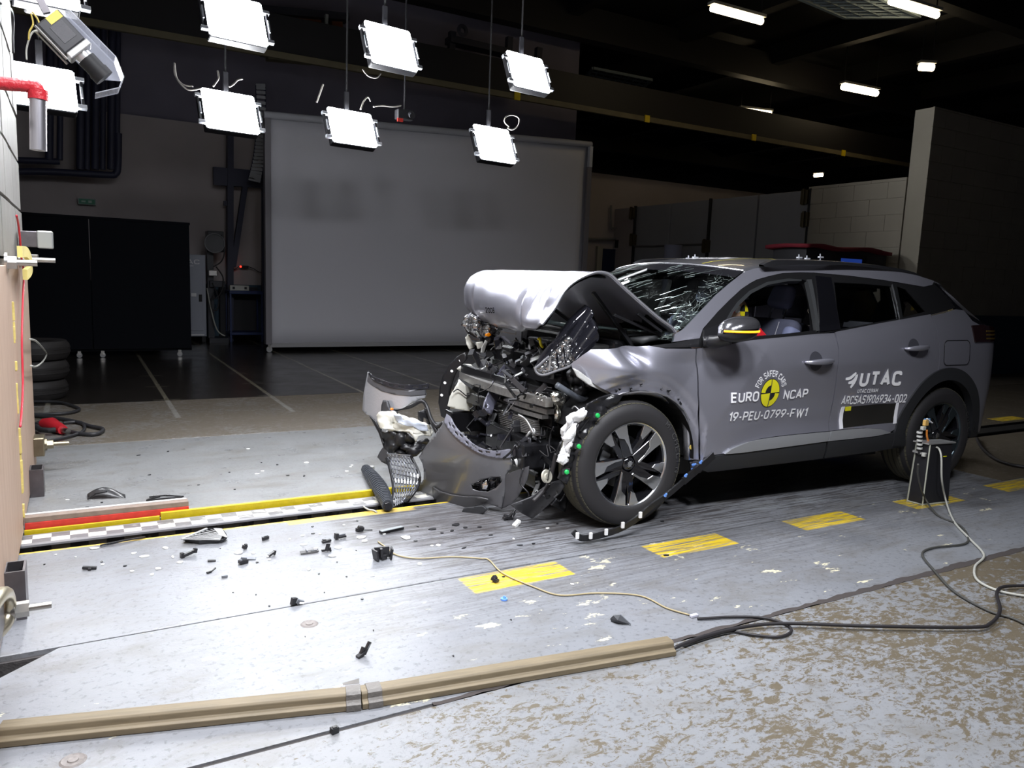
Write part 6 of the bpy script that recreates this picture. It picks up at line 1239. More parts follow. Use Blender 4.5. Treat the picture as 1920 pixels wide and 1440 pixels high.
relief('torn_white_tab', [(858, 690), (870, 683), (884, 684), (890, 694), (880, 699), (866, 697)], lambda x, y: 1.42, WHITEP, thick=.02, step=4, noise_=.05, seed=3)
# near headlamp: tall glossy slab leaning back, clear lens along its lower edge
vh = lambda x, y: .10 + (1119 - x) * .0016 + (700 - y) * .0006
relief('headlamp_cover', [(1005, 688), (1014, 666), (1035, 642), (1057, 620), (1075, 600), (1087, 588), (1101, 574), (1112, 584), (1116, 610), (1119, 638), (1106, 657), (1090, 668), (1077, 678), (1070, 650), (1068, 632), (1050, 648), (1030, 668)], lambda x, y: vh(x, y) + .02 * math.sin((x + y * .8) / 13) + .008 * math.sin((x + y * .7) / 4.5), GLD, thick=.05, step=3)
relief('headlamp_lens', [(1004, 689), (1030, 668), (1050, 648), (1068, 632), (1071, 652), (1078, 677), (1066, 686), (1047, 692), (1027, 699), (1013, 702)], lambda x, y: vh(x, y) - .01 + .015 * math.sin(x * .45) * math.cos(y * .3), LENS, thick=.03, step=3, noise_=.02, seed=5)
b = MB(); b.tube(crv([cv(x, y, vh(x, y) - .04) for x, y in ((1030, 668), (1012, 684), (1004, 692), (1009, 701), (1022, 703), (1045, 695), (1068, 687), (1079, 677))], 5), .007, 8); b.build('lens_rim', mat('rim_grey', (.3, .3, .33), .2), car, smooth='all')
for (x0, y0, x1, y1) in ((1032, 671, 1030, 694), (1043, 662, 1046, 690), (1055, 652, 1060, 684)): b = MB(); b.bar(cv(x0, y0, vh(x0, y0) - .04), cv(x1, y1, vh(x1, y1) - .04), .01, .01); b.build('lens_rib', CHROME, car)
p = cv(1095, 588, vh(1095, 588)); 
# filler panels behind the near wing, tube, chrome bits
relief('inner_wing', [(1078, 690), (1092, 700), (1110, 716), (1146, 738), (1130, 760), (1104, 764), (1085, 750), (1070, 725), (1066, 700)], lambda x, y: .24, EDK, thick=.03, step=8, noise_=.08)
relief('wing_bracket', [(1074, 690), (1083, 694), (1110, 714), (1146, 736), (1144, 741), (1104, 722), (1082, 706)], lambda x, y: .07, mat('white_bracket', (.6, .6, .58), .4, .2), thick=.01, step=6)
b = MB(); b.tube(crv([cv(x, y, .2) for x, y in ((1044, 722), (1060, 732), (1078, 743), (1095, 750), (1102, 748))], 5), .017, 10); b.build('coolant_hose', mat('hose_grey', (.1, .11, .13), .3), car, smooth='all')
CRM = mat('crumpled_chrome', (.6, .58, .52), .2, 1, bump=.8, bscale=30)
relief('horn', [(1036, 742), (1040, 736), (1052, 738), (1060, 742), (1056, 756), (1050, 772), (1045, 790), (1040, 786), (1044, 765), (1038, 752)], lambda x, y: .18, CRM, thick=.03, step=4, noise_=.05)
for k in range(3): b = MB(); c = cv(1008 + k * 6.5, 742 + k * 3, .24); b.tube([c + Vector((.014 * math.cos(a), 0, .017 * math.sin(a))) for a in np.linspace(0, 2 * math.pi, 13)], .003, 6, cap=False); b.build('coil', STEEL, car, smooth=True)
b = MB(); b.tube(crv([cv(x, y, .55) for x, y in ((1009, 637), (1012, 635), (1013, 642), (1015, 648), (1018, 651))], 5), .008, 8); b.build('dipstick_handle', mat('bright_yellow', (.85, .72, .02), .4), car, smooth='all')
# dashed under-bonnet clutter: brackets, plugs, hoses, wires
def scatter(n, box_px, v0, v1, size, mats, kind, seed):
    r_ = random.Random(seed)
    for i in range(n):
        x = r_.uniform(box_px[0], box_px[2]); y = r_.uniform(box_px[1], box_px[3]) - (x - box_px[0]) * 0.0; v = r_.uniform(v0, v1)
        c = cv(x, y, v); R = Matrix.Translation(c) @ Matrix.Rotation(r_.uniform(-1.2, 1.2), 4, 'Y') @ Matrix.Rotation(r_.uniform(-1, 1), 4, 'Z') @ Matrix.Rotation(r_.uniform(-1, 1), 4, 'X')
        m = r_.choice(mats); s = size * r_.uniform(.5, 1.3)
        if kind == 'bracket':
            b = MB(); a1, a2 = s * r_.uniform(.8, 2.2), s * r_.uniform(.3, .8); b.box(-a1 / 2, a1 / 2, -a2 / 2, a2 / 2, -.003, .003, R); b.box(a1 / 2 - .004, a1 / 2, -a2 / 2, a2 / 2, 0, a2 * .8, R); b.box(-a1 / 2, -a1 / 2 + .004, -a2 / 2, a2 / 2, -a2 * .6, 0, R); b.build('bracket', m, car)
        elif kind == 'plug':
            b = MB(); b.box(-s / 2, s / 2, -s / 3, s / 3, -s / 3, s / 3, R); b.box(-s / 5, s / 5, -s / 5, s / 5, s / 3, s * .6, R); b.build('plug', m, car, bevel=.002)
        else:
            pts = [c]; 
            for j in range(4): pts.append(pts[-1] + Vector((r_.uniform(-1, 1), r_.uniform(-1, 1), r_.uniform(-1.3, .6))) * s)
            b = MB(); b.tube(crv(pts, 4), r_.uniform(.0025, .007) if kind == 'wire' else .012, 6); b.build(kind, m, car, smooth='all')
MS = [EB, EB, EDK, ES, GLD]
scatter(26, (890, 620, 1040, 700), .5, 1.3, .06, MS, 'bracket', 1); scatter(16, (900, 640, 1060, 720), .4, 1.2, .05, MS, 'plug', 2); scatter(20, (880, 630, 1060, 740), .4, 1.4, .05, [CABLE, EB, ES], 'wire', 3)
scatter(30, (930, 690, 1090, 830), .22, .7, .055, MS, 'bracket', 4); scatter(18, (960, 700, 1090, 860), .25, .6, .045, MS, 'plug', 5); scatter(18, (960, 720, 1080, 880), .18, .5, .05, [CABLE, EB, ES], 'wire', 6)
scatter(22, (870, 760, 1000, 840), .5, 1.1, .05, [EB, EDK, GLD, EB], 'bracket', 7); scatter(14, (1000, 800, 1060, 930), .15, .5, .05, [EB, EDK, ES], 'bracket', 8); scatter(10, (1000, 800, 1070, 930), .12, .4, .06, [CABLE, EB], 'wire', 9)
scatter(12, (1130, 600, 1230, 645), .3, 1.0, .05, [EB, EDK, ES], 'bracket', 12); scatter(8, (1120, 620, 1240, 650), .25, .7, .05, [CABLE, EB], 'hose', 13)
# dark side members low down
MB().box(-.50, .0, .30, .42, .28, .42).build('side_member', EB, car, bevel=.01); MB().box(-.50, .0, 1.32, 1.44, .28, .42).build('side_member', EB, car, bevel=.01); MB().box(-.38, -.1, .35, 1.4, .14, .24).build('subframe', EB, car, bevel=.02)
# near arch liner, torn white insulation, green clips
relief('arch_liner', [(1101, 757), (1122, 746), (1146, 738), (1168, 741), (1152, 764), (1135, 790), (1115, 815), (1098, 840), (1085, 862), (1075, 880), (1062, 908), (1046, 897), (1055, 870), (1064, 845), (1078, 808), (1090, 780)], lambda x, y: .02 + .0009 * (y - 740) * .3, mat('liner_black'), thick=.010, step=7, noise_=.03)
relief('liner_back', [(1104, 760), (1150, 745), (1130, 790), (1090, 850), (1068, 900), (1060, 960), (1020, 940), (1030, 880), (1050, 830), (1080, 790)], lambda x, y: .22, BLACK, thick=.01, step=10, noise_=.05)
relief('torn_insulation', [(1096, 764), (1079, 774), (1068, 777), (1061, 785), (1064, 796), (1055, 804), (1052, 817), (1059, 828), (1054, 845), (1046, 856), (1045, 864), (1056, 871), (1063, 866), (1067, 848), (1072, 829), (1077, 812), (1080, 798), (1092, 787), (1101, 771)], lambda x, y: .03, mat('white_wadding', (.85, .85, .86), .85, bump=.6, bscale=50), thick=.02, step=4, noise_=.05)
for (x, y) in ((1120, 779), (1085, 837), (1062, 885)):
    p = cv(x, y, -.012); MB().lathe([(0, .012), (.010, .010), (.013, .003), (.013, 0)], 12, Matrix.Translation(p) @ Matrix.Rotation(math.radians(90), 4, 'X')).build('green_clip', mat('clip_green', (.02, .45, .10), .35), car, smooth=True); MB().box(p.x - .02, p.x + .02, p.y, p.y + .006, p.z - .012, p.z + .016).build('clip_plate', EDK, car)
for (x, y, v) in ((1299, 872, .04), (1313, 868, .0), (1316, 870, .01), (1309, 873, 0), (1298, 880, .05), (1283, 897, -.06)):
    p = cv(x, y, v); MB().tube([p, p + Vector((.0, -.014, .006)), p + Vector((.004, -.022, .012))], [.009, .007, .004], 8).build('blue_clip', mat('clip_blue', (.15, .33, .85), .35), car, smooth=True)
relief('sill_end', [(1293, 866), (1312, 862), (1316, 884), (1296, 890)], lambda x, y: .06, EDK, thick=.02, step=5, noise_=.03)
# drooping round lamp and lower splash panel
p = cv(1026.6, 893, .12); MB().lathe([(0, .0), (.015, .002), (.018, -.004), (.034, .0), (.036, -.01), (.0, -.03)], 22, Matrix.Translation(p) @ Matrix.Rotation(math.radians(75), 4, 'X') @ Matrix.Rotation(math.radians(15), 4, 'Y')).build('fog_lamp', mat('lamp_pale', (.6, .58, .5), .25, .4), car, smooth=True)
relief('splash_panel', [(1036, 904), (1050, 900), (1060, 910), (1050, 925), (1030, 945), (1012, 962), (998, 972), (978, 962), (957, 946), (975, 940), (1000, 930), (1018, 915)], lambda x, y: .10 + .0022 * (1050 - x) + .06 * math.sin((x + y) / 22), mat('panel_dark_grey', (.05, .05, .055), .3), thick=.006, step=5)
b = MB(); b.tube(crv([cv(x, y, .16) for x, y in ((1043, 850), (1036, 880), (1030, 905), (1015, 925), (1000, 940))], 5), .012, 8); b.build('hanging_cable', CABLE, car, smooth='all')
# ================================================================== TORN BUMPER COVER, near half
def wpos(p): return Vector((CX + p.x * cc - p.y * ss, CY + p.x * ss + p.y * cc, p.z))
BUMP = mat('bumper_paint', (.16, .16, .17), .30, .55, coat=.5, bump=.05, bscale=6); BUMPD = mat('bumper_dark', (.07, .07, .075), .32, .4); FLG = mat('flange_lilac_grey', (.13, .13, .16), .55)
o1 = wpos(cv(870, 950, .62)); o1.z = 0
bc = empty('bumper_cover', o1, 0, 'torn off grey bumper cover half lying on the floor before the front wheel', 'bumper')
def vb(x, y):                                             # convex shell, its middle nearest the barrier side
    cx_ = 866 + (y - 860) * .1; return .62 - (x - cx_) * .0036 + .10 * ((x - cx_) / 85) ** 2 + .10 * ((y - 870) / 80) ** 2 * (1 if y < 870 else .2)
holes = []
shell = [(838, 776), (834, 786), (829, 797), (818, 812), (806, 827), (795, 842), (786, 857), (792, 868), (795, 880), (795, 898), (788, 909), (775, 908), (763, 908), (768, 914), (775, 923), (784, 925), (793, 928), (801, 934), (809, 939), (821, 944), (834, 948), (850, 951), (866, 952.5), (884, 950), (901, 946), (915, 944), (928, 948), (940, 953), (952, 949), (965, 939), (972, 930), (982, 914), (990, 895), (992, 875), (975, 881), (950, 887), (941, 893), (934, 897), (915, 898), (900, 903), (885, 910), (881, 907), (886, 903), (900, 898), (920, 890), (940, 885), (958, 880), (961, 868), (958, 860), (956, 849), (958, 843.5), (930, 846.5), (916, 845), (902, 841), (889, 836), (877, 826), (866, 815), (857, 805), (850, 795), (845, 783)]
shell = shell[:39] + [(941, 893), (936, 906), (922, 917), (905, 920), (890, 918), (882, 911), (884, 905), (900, 899), (920, 891), (940, 885), (958, 880), (961, 868), (958, 860), (956, 849), (958, 843.5), (930, 846.5), (916, 845), (902, 841), (889, 836), (877, 826), (866, 815), (857, 805), (850, 795), (845, 783)]
shell = [p for p in shell if p not in ((975, 881), (950, 887), (992, 875))]
outer = [(838, 776), (834, 786), (829, 797), (818, 812), (806, 827), (795, 842), (786, 857), (792, 868), (795, 880), (795, 898), (788, 909), (775, 907), (763, 908), (768, 914), (775, 923), (793, 928), (809, 939), (821, 944), (834, 948), (850, 951), (866, 952.5), (884, 950), (901, 946), (915, 944), (928, 948), (940, 953), (948, 920), (950, 890), (958, 880), (961, 868), (958, 860), (956, 849), (958, 843.5), (930, 846.5), (916, 845), (902, 841), (889, 836), (877, 826), (866, 815), (857, 805), (850, 795), (845, 783)]
fogh = [(884, 909), (900, 900), (920, 895), (938, 893), (941, 903), (930, 915), (915, 922), (898, 921), (886, 917)]
sh1 = relief('bumper_shell', outer, vb, BUMP, bc, .005, 5, holes=[fogh], toworld=o1)
relief('lower_lip', [(811, 912), (825, 921), (845, 927), (870, 931), (900, 932), (916, 936), (905, 945), (884, 951), (866, 953.5), (850, 952), (834, 949), (818, 943), (812, 930)], lambda x, y: vb(x, y) - .018, mat('lip_grey', (.10, .10, .105), .3, .5), bc, .008, 5, toworld=o1)
relief('side_panel', [(950, 889), (962, 884), (976, 879), (992, 874), (991, 888), (988, 902), (980, 916), (971, 932), (962, 943), (948, 951), (940, 954), (938, 940), (936, 920), (946, 905)], lambda x, y: vb(948, y) - (x - 948) * .0034, mat('panel_mid_grey', (.11, .11, .12), .35, .3), bc, .005, 5, toworld=o1)
# slotted mounting flange along its upper edge
fl_top = crv([Vector((x, y, 0)) for x, y in ((838, 776), (846, 783), (852, 795), (860, 806), (872, 818), (889, 833), (905, 841), (925, 845), (957, 842))], 4); fl_bot = crv([Vector((x, y, 0)) for x, y in ((833, 790), (838, 800), (847, 812), (858, 823), (872, 834), (889, 845), (906, 853), (928, 858), (958, 858))], 4)
nfl = len(fl_top); slots = []
for k, t in enumerate((.16, .27, .37, .46, .55, .64, .73, .82, .91)):
    i = int(t * (nfl - 1)); a = fl_top[i].lerp(fl_bot[i], .30 if k % 2 else .55); d = (fl_top[min(i + 1, nfl - 1)] - fl_top[i]).normalized() * 4.2; n_ = (fl_bot[i] - fl_top[i]).normalized() * 1.9
    slots.append([(a - d - n_).to_tuple()[:2], (a + d - n_).to_tuple()[:2], (a + d + n_).to_tuple()[:2], (a - d + n_).to_tuple()[:2]])
relief('mounting_flange', [(p.x, p.y) for p in fl_top] + [(p.x, p.y) for p in fl_bot[::-1]], lambda x, y: vb(x, y) - .012, FLG, bc, .006, 5, holes=slots, toworld=o1)
for k, s_ in enumerate(slots):
    c = (sum(p[0] for p in s_) / 4, sum(p[1] for p in s_) / 4); relief('slot_back', [(c[0] - 5, c[1] - 3), (c[0] + 5, c[1] - 3), (c[0] + 5, c[1] + 3), (c[0] - 5, c[1] + 3)], lambda x, y: vb(x, y) + .004, BLACK, bc, .002, 6, toworld=o1) if k % 2 == 0 else None
relief('corner_bracket', [(960, 842), (975, 828), (990, 815), (996, 822), (997, 834), (985, 845), (972, 853), (962, 858)], lambda x, y: vb(958, y) - (x - 958) * .002, mat('bracket_black_gloss', (.02, .02, .025), .15), bc, .02, 5, toworld=o1, holes=[[(972, 838), (982, 830), (990, 825), (991, 832), (978, 843)]])
relief('fog_pocket', [(884, 909), (900, 900), (920, 893), (940, 890), (942, 903), (930, 917), (915, 925), (898, 925), (884, 918)], lambda x, y: vb(x, y) + .05 + .02 * math.sin(x * .4), GLD, bc, .02, 5, toworld=o1, noise_=.05)
relief('fog_chrome', [(904, 908), (912, 900), (916, 908), (912, 918), (905, 917)], lambda x, y: vb(x, y) + .015, CHROME, bc, .01, 4, toworld=o1, noise_=.04)
relief('white_sticker', [(964, 862), (969, 860), (975, 872), (969, 875)], lambda x, y: vb(958, y) - .05, WHITE, bc, .002, 5, toworld=o1)
relief('mud_flap', [(870, 952), (905, 948), (915, 955), (905, 964), (880, 966), (866, 960)], lambda x, y: .55 - (x - 870) * .002, CLAD, bc, .01, 5, toworld=o1)
# ================================================================== TORN BUMPER PIECE, far half
o2 = wpos(cv(735, 870, 1.45)); o2.z = 0
bd = empty('bumper_corner', o2, 0, 'torn bumper corner with silver skin, white lamp housing and hanging plastic, farther left', 'bumper')
v2 = lambda x, y: 1.42 - (x - 690) * .0028 + .10 * ((x - 735) / 60) ** 2 - (y - 780) * .0004
relief('silver_skin', [(690, 697), (686, 717), (682, 740), (680, 769), (687, 777), (694, 779), (702, 793), (710, 808), (716, 790), (716, 778), (727, 768), (745, 768), (757, 765), (770, 756), (784, 750), (797, 746), (800, 738), (797, 738), (770, 742), (740, 738), (715, 731), (700, 722), (692, 712)], v2, mat('silver_skin', (.55, .56, .6), .3, .6, bump=.1, bscale=90), bd, .005, 5, toworld=o2)
relief('dark_band', [(691, 700), (700, 712), (720, 722), (745, 729), (770, 731), (798, 729), (799, 740), (770, 743), (740, 740), (715, 733), (697, 722), (689, 715)], lambda x, y: v2(x, y) - .004, mat('panel_mid_grey'), bd, .005, 5, toworld=o2)
tp = crv([Vector((x, y, 0)) for x, y in ((690, 695), (700, 705), (714, 711), (735, 718), (760, 721), (785, 721), (804, 719))], 4); btm = crv([Vector((x, y, 0)) for x, y in ((692, 703), (701, 713), (716, 720), (735, 727), (760, 730), (785, 730), (804, 728))], 4)
nfl = len(tp); slots = []
for t in (.2, .36, .52, .66, .80, .92):
    i = int(t * (nfl - 1)); a = tp[i].lerp(btm[i], .5); d = (tp[min(i + 1, nfl - 1)] - tp[i]).normalized() * 4.5; n_ = Vector((0, 2, 0)); slots.append([(a - d - n_).to_tuple()[:2], (a + d - n_).to_tuple()[:2], (a + d + n_).to_tuple()[:2], (a - d + n_).to_tuple()[:2]])
relief('slotted_flange', [(p.x, p.y) for p in tp] + [(p.x, p.y) for p in btm[::-1]], lambda x, y: v2(x, y) - .012, mat('bracket_black_gloss'), bd, .006, 5, holes=slots, toworld=o2)
relief('lamp_housing', [(710, 778), (714, 773), (727, 771), (740, 773), (755, 780), (770, 785), (786, 791), (802, 795), (808, 803), (812, 811), (806, 818), (793, 815), (782, 818), (779, 827), (774, 817), (768, 811), (748, 808), (730, 806), (717, 803), (712, 792)], lambda x, y: v2(x, y) - .05 + .02 * math.sin(x / 9), WHITEP, bd, .03, 4, toworld=o2, noise_=.03)
relief('lens_shard', [(738, 777), (752, 779), (756, 788), (768, 787), (782, 792), (800, 797), (803, 808), (788, 808), (775, 800), (760, 798), (745, 792)], lambda x, y: v2(x, y) - .085, mat('shard_blue_grey', (.5, .54, .62), .15), bd, .006, 4, toworld=o2, noise_=.03)
relief('inner_carrier', [(716, 808), (735, 810), (765, 814), (780, 828), (800, 822), (806, 828), (795, 842), (785, 850), (772, 856), (750, 852), (730, 848), (720, 838)], lambda x, y: v2(x, y) - .01, BLACK, bd, .03, 5, toworld=o2, noise_=.06)
relief('inner_bracket', [(716, 778), (717, 760), (720, 750), (727, 752), (732, 768), (745, 772), (742, 780), (728, 778)], lambda x, y: v2(x, y) - .04, EDK, bd, .02, 5, toworld=o2); relief('inner_bracket', [(784, 772), (797, 768), (806, 778), (812, 795), (803, 796), (800, 786), (793, 782), (792, 800), (786, 798)], lambda x, y: v2(x, y) - .03, BLACK, bd, .02, 5, toworld=o2)
def wtube(pts, r, name, m, par, o_): return MB().tube(crv([wpos(cv(x, y, v)) - o_ for x, y, v in pts], 5), r, 8).build(name, m, par, smooth='all')
wtube([(735, 770, 1.3), (750, 766, 1.28), (770, 762, 1.25), (790, 752, 1.22), (800, 762, 1.2), (808, 785, 1.15), (820, 800, 1.1), (832, 792, 1.05)], .013, 'black_hose', BLACK, bd, o2); wtube([(798, 765, 1.2), (805, 780, 1.18), (815, 802, 1.12), (822, 815, 1.1)], .014, 'black_hose', BLACK, bd, o2)
relief('orange_clip', [(732, 765), (737, 765), (737, 769), (732, 769)], lambda x, y: 1.22, mat('clip_orange', (.8, .2, .02), .4), bd, .01, 3, toworld=o2)
relief('corner_wing', [(719, 838), (712, 848), (708, 857), (716, 866), (728, 872), (733, 860), (728, 848)], lambda x, y: v2(x, y) - .02, mat('panel_dark_grey'), bd, .006, 4, toworld=o2); relief('corner_wing', [(694, 779), (702, 793), (712, 812), (722, 842), (727, 850), (720, 830), (714, 806), (706, 790)], lambda x, y: v2(x, y) - .004, BLACK, bd, .02, 5, toworld=o2)
# honeycomb grille, crushed, hanging from the corner to the floor
gm = empty('radiator_grille', wpos(cv(745, 935, .95)) * 1.0, 0, 'crushed silver mesh of the radiator grille bent between the two bumper pieces', 'grille'); gm.location.z = 0; o3 = Vector(gm.location)
def gpt(s, t):                                             # s down, t across
    L = crv([Vector((722, 850, 1.30)), Vector((731, 878, 1.18)), Vector((738, 915, 1.02)), Vector((737, 951, .86))], 6); Rr = crv([Vector((770, 854, 1.12)), Vector((786, 890, 1.0)), Vector((782, 915, .92)), Vector((765, 938, .84))], 6)
    i = min(len(L) - 1, int(s * (len(L) - 1))); f = s * (len(L) - 1) - i; j = min(i + 1, len(L) - 1); a = L[i].lerp(L[j], f); b_ = Rr[i].lerp(Rr[j], f); p = a.lerp(b_, t); return wpos(cv(p.x, p.y, p.z - .05 * math.sin(math.pi * t) + .02 * math.sin(s * 14))) - o3
gb = MB(); rows, cols = 12, 8
for r_ in range(rows):
    for c_ in range(cols + 1):
        t = (c_ + (.5 if r_ % 2 else 0)) / (cols + .5)
        gb.bar(gpt(r_ / rows, t), gpt((r_ + 1) / rows, t), .006, .010)
    for k in range(18): gb.bar(gpt(r_ / rows, k / 18), gpt(r_ / rows, (k + 1) / 18), .005, .008)
gg = gb.build('grille_mesh', mat('grille_silver', (.32, .33, .36), .25, .8), gm); gg['kind'] = 'stuff'
MB().tube([gpt(s, 0) for s in np.linspace(0, 1, 14)], .010, 6).build('grille_edge', BLACK, gm, smooth=True); MB().tube([gpt(s, 1) for s in np.linspace(0, 1, 14)], .010, 6).build('grille_edge', BLACK, gm, smooth=True)
# ribbed black strip lying beside it
rs = empty('ribbed_strip', fl(706, 915), 0, 'black ribbed plastic strip lying bent on the yellow lip, left of the mesh', 'strip'); o4 = Vector(rs.location)
pl = crv([fl(684, 877, .03) - o4, fl(697, 893, .04) - o4, fl(712, 915, .05) - o4, fl(722, 935, .04) - o4, fl(728, 950, .035) - o4], 7)
MB().tube(pl, [.022 + .016 * math.sin(math.pi * i / (len(pl) - 1)) for i in range(len(pl))], 8).build('strip_core', BLACK, rs, smooth=True)
for i in range(2, len(pl) - 2): d = (pl[i + 1] - pl[i - 1]).normalized(); MB().tube([pl[i] - d * .006, pl[i] + d * .006], [.03 + .016 * math.sin(math.pi * i / (len(pl) - 1))] * 2, 10).build('rib', mat('rib_dark', (.05, .055, .065), .35), rs)
MB().bar(fl(681, 882, .02) - o4, fl(700, 876, .03) - o4, .03, .02).build('broken_tip', mat('tab_grey'), rs)
# long black trim strip with white clips leaning from the sill to the floor
tr2 = empty('wheel_arch_trim', wpos(cv(1100, 1000, -.1)), 0, 'long black wheel arch trim with white clips fallen in front of the tyre', 'trim'); tr2.location.z = 0; o5 = Vector(tr2.location)
tl_ = [(1338, 853, -.06, .014), (1322, 868, -.07, .018), (1290, 895, -.09, .018), (1255, 925, -.11, .018), (1220, 950, -.13, .017), (1195, 972, -.14, .016), (1170, 988, -.14, .016), (1145, 998, -.14, .016), (1115, 1006, -.14, .016), (1090, 1009, -.14, .018), (1075, 997, -.13, .018)]
C3 = crv([wpos(cv(x, y, v)) - o5 for x, y, v, r_ in tl_], 4)
for p in C3: p.z = max(p.z, .014)
b = MB()
for i in range(len(C3) - 1): b.bar(C3[i], C3[i + 1] + (C3[i + 1] - C3[i]) * .05, .012, .030 if i > 8 else .042)
b.build('trim_strip', BLACK, tr2)
for (x, y) in ((1201, 965), (1168, 984), (1137, 997), (1108, 1004), (1083, 1004)): p = wpos(cv(x, y, -.16)) - o5; p.z = max(p.z, .03); MB().box(p.x - .012, p.x + .004, p.y - .01, p.y + .002, p.z - .016, p.z + .016).build('white_clip', WHITE, tr2, bevel=.002)
for (x, y) in ((1247, 930), (1313, 868), (1285, 893)): p = wpos(cv(x, y, -.13)) - o5; MB().tube([p, p + Vector((0, -.01, .015))], [.009, .005], 8).build('blue_clip', mat('clip_blue'), tr2, smooth=True)
# ================================================================== TIMBER STRIPS, CABLES, BOX
TIM = wood_mat('dusty_timber', (0.19, 0.15, 0.092), (0.11, 0.088, 0.055), (1.2, 12, 12), .8, .6)
def batten(p0, p1, name, lab, par=None):
    a = fl(*p0); b_ = fl(*p1); L = (b_ - a).length; ang = math.atan2(b_.y - a.y, b_.x - a.x); o = empty(name, a, ang, lab, 'timber strip', 'timber strips end to end on the floor')
    b = MB(); prof = [(0, 0), (0, .018), (.016, .024), (.018, .040), (.024, .046), (.062, .046), (.068, .040), (.068, 0)]
    b.prism(prof, 0, L, lambda y, z, h: Vector((h, y, z + .001))); b.build('strip', TIM, o, bevel=.002); return o, L
b1, L1_ = batten((-10, 1405), (676, 1332.5), 'timber_strip', 'longer timber strip running to the left edge of the floor'); b2, L2_ = batten((680, 1332), (1268, 1230.5), 'timber_strip', 'second timber strip ending beside the black cables')
for (o, x) in ((b1, L1_ - .02), (b2, .04)):
    b = MB(); pr2 = [(-.003, 0), (-.003, .020), (.013, .027), (.015, .043), (.023, .0495), (.063, .0495), (.0715, .042), (.0715, 0)]; b.prism(pr2, x - .022, x + .022, lambda y, z, h: Vector((h, y, z + .001))); b.build('tape_band', mat('grey_tape', (.13, .12, .11), .45, bump=.4, bscale=60), o, bevel=.001)
b = MB(); b.grid(lambda s, t: Vector((L1_ - .05 + .05 * s, .07 + .012 * t, .048 + .010 * s * t)), 3, 2); b.build('tape_flap', mat('grey_tape'), b1, solid=.001)
# long irregular crack along the joint
rk = random.Random(9); b = MB(); vs = []; x = .9; i = 0
while x < 8: w0 = .004 + .010 * rk.random() + .008 * sstep((x - 2) / 2); w1 = .004 + .014 * rk.random() + .012 * sstep((x - 2) / 1.5); vs += [(x, 1.985 - w0, .0012), (x, 1.985 + w1, .0012)]; x += .02 + .03 * rk.random(); i += 1
b.add(vs, [(2 * k, 2 * k + 2, 2 * k + 3, 2 * k + 1) for k in range(i - 1)]); b.build('crack', mat('crack_dirt', (.05, .042, .04), .95), flo)
b = MB(); b.prism([(-.2, 2.0), (.45, 2.04), (.1, 2.012), (-.2, 2.01)], .0, .0015, lambda x, y, h: Vector((x, y, h)))
zc = lambda x, y, z=.008: fl(x, y, z)
wire('floor_wire', [zc(*p, .005) for p in ((709, 1015.6), (722, 1025), (744, 1040.6), (784, 1047), (847, 1044), (900, 1047), (917, 1050), (943, 1075), (1000, 1100), (1050, 1116), (1120, 1112), (1200, 1117), (1250, 1140), (1293, 1153))], .0035, mat('beige_wire', (.34, .28, .16), .5), 'thin beige wire snaking over the floor past the yellow marks', 'wire')
tag(MB().box(*(lambda p: (p.x - .018, p.x + .018, p.y - .008, p.y + .008, .0, .012))(fl(1301, 1157))).build('cable_joint', mat('pale_tape', (.5, .5, .58), .4), bevel=.003), 'small pale taped joint where the beige wire meets the black cable', 'connector')
wire('floor_cable', [zc(*p) for p in ((1308, 1160), (1330, 1159), (1367, 1156.7), (1429, 1158), (1470, 1169), (1484, 1183), (1461, 1194), (1414, 1190.6), (1367, 1184), (1320, 1196), (1280, 1209))], .0055, CABLE, 'thin black cable making a small loop right of the timber strip', 'cable')
wire('floor_cable', [zc(*p, .02) for p in ((1930, 1098), (1882.5, 1100), (1869, 1112.5), (1875, 1144), (1857, 1169), (1820, 1176), (1632, 1174), (1476, 1169), (1398, 1175), (1320, 1193), (1262, 1216))], .007, CABLE, 'long black cable running along the floor to the end of the timber strip', 'cable')
wire('floor_cable', [fl(1728, 870, .42) + Vector((-.03, -.0, 0)), fl(1722, 895, .30), fl(1733, 931, .06)] + [zc(*p) for p in ((1757.5, 965.6), (1798, 984), (1815, 1006), (1807, 1020), (1751, 1026.6), (1729, 1039), (1751, 1069), (1789, 1109), (1851, 1144), (1898, 1159), (1930, 1174))], .0055, mat('dark_grey_cable', (.06, .06, .055), .5), 'dark cable hanging from the black box and curving in an S over the floor', 'cable')
wp = [atY(1744, 846, 2.74), atY(1750, 839, 2.72), atY(1760, 841, 2.69), atY(1765, 858, 2.655), atY(1766, 900, 2.64), atY(1774, 940, 2.64)]
wire('floor_cable', wp + [zc(*p) for p in ((1789, 978), (1817, 1009), (1845, 1040.6), (1828, 1062.5), (1832.5, 1087.5), (1873, 1108), (1930, 1119))], .006, GREYCABLE, 'pale grey cable arching off the box top and down across the floor', 'cable')
wire('floor_cable', [zc(*p, .015) for p in ((1832, 822), (1838, 835), (1852, 850), (1872, 863), (1900, 872), (1935, 877))], .013, CABLE, 'thick black cable behind the rear wheel at the right edge', 'cable')
wire('floor_cable', [zc(*p, .008) for p in ((-8, 1366), (20, 1363), (50, 1362), (75, 1364), (92, 1368))], .006, CABLE, 'short end of dark cable beside the timber strip at the left edge', 'cable')
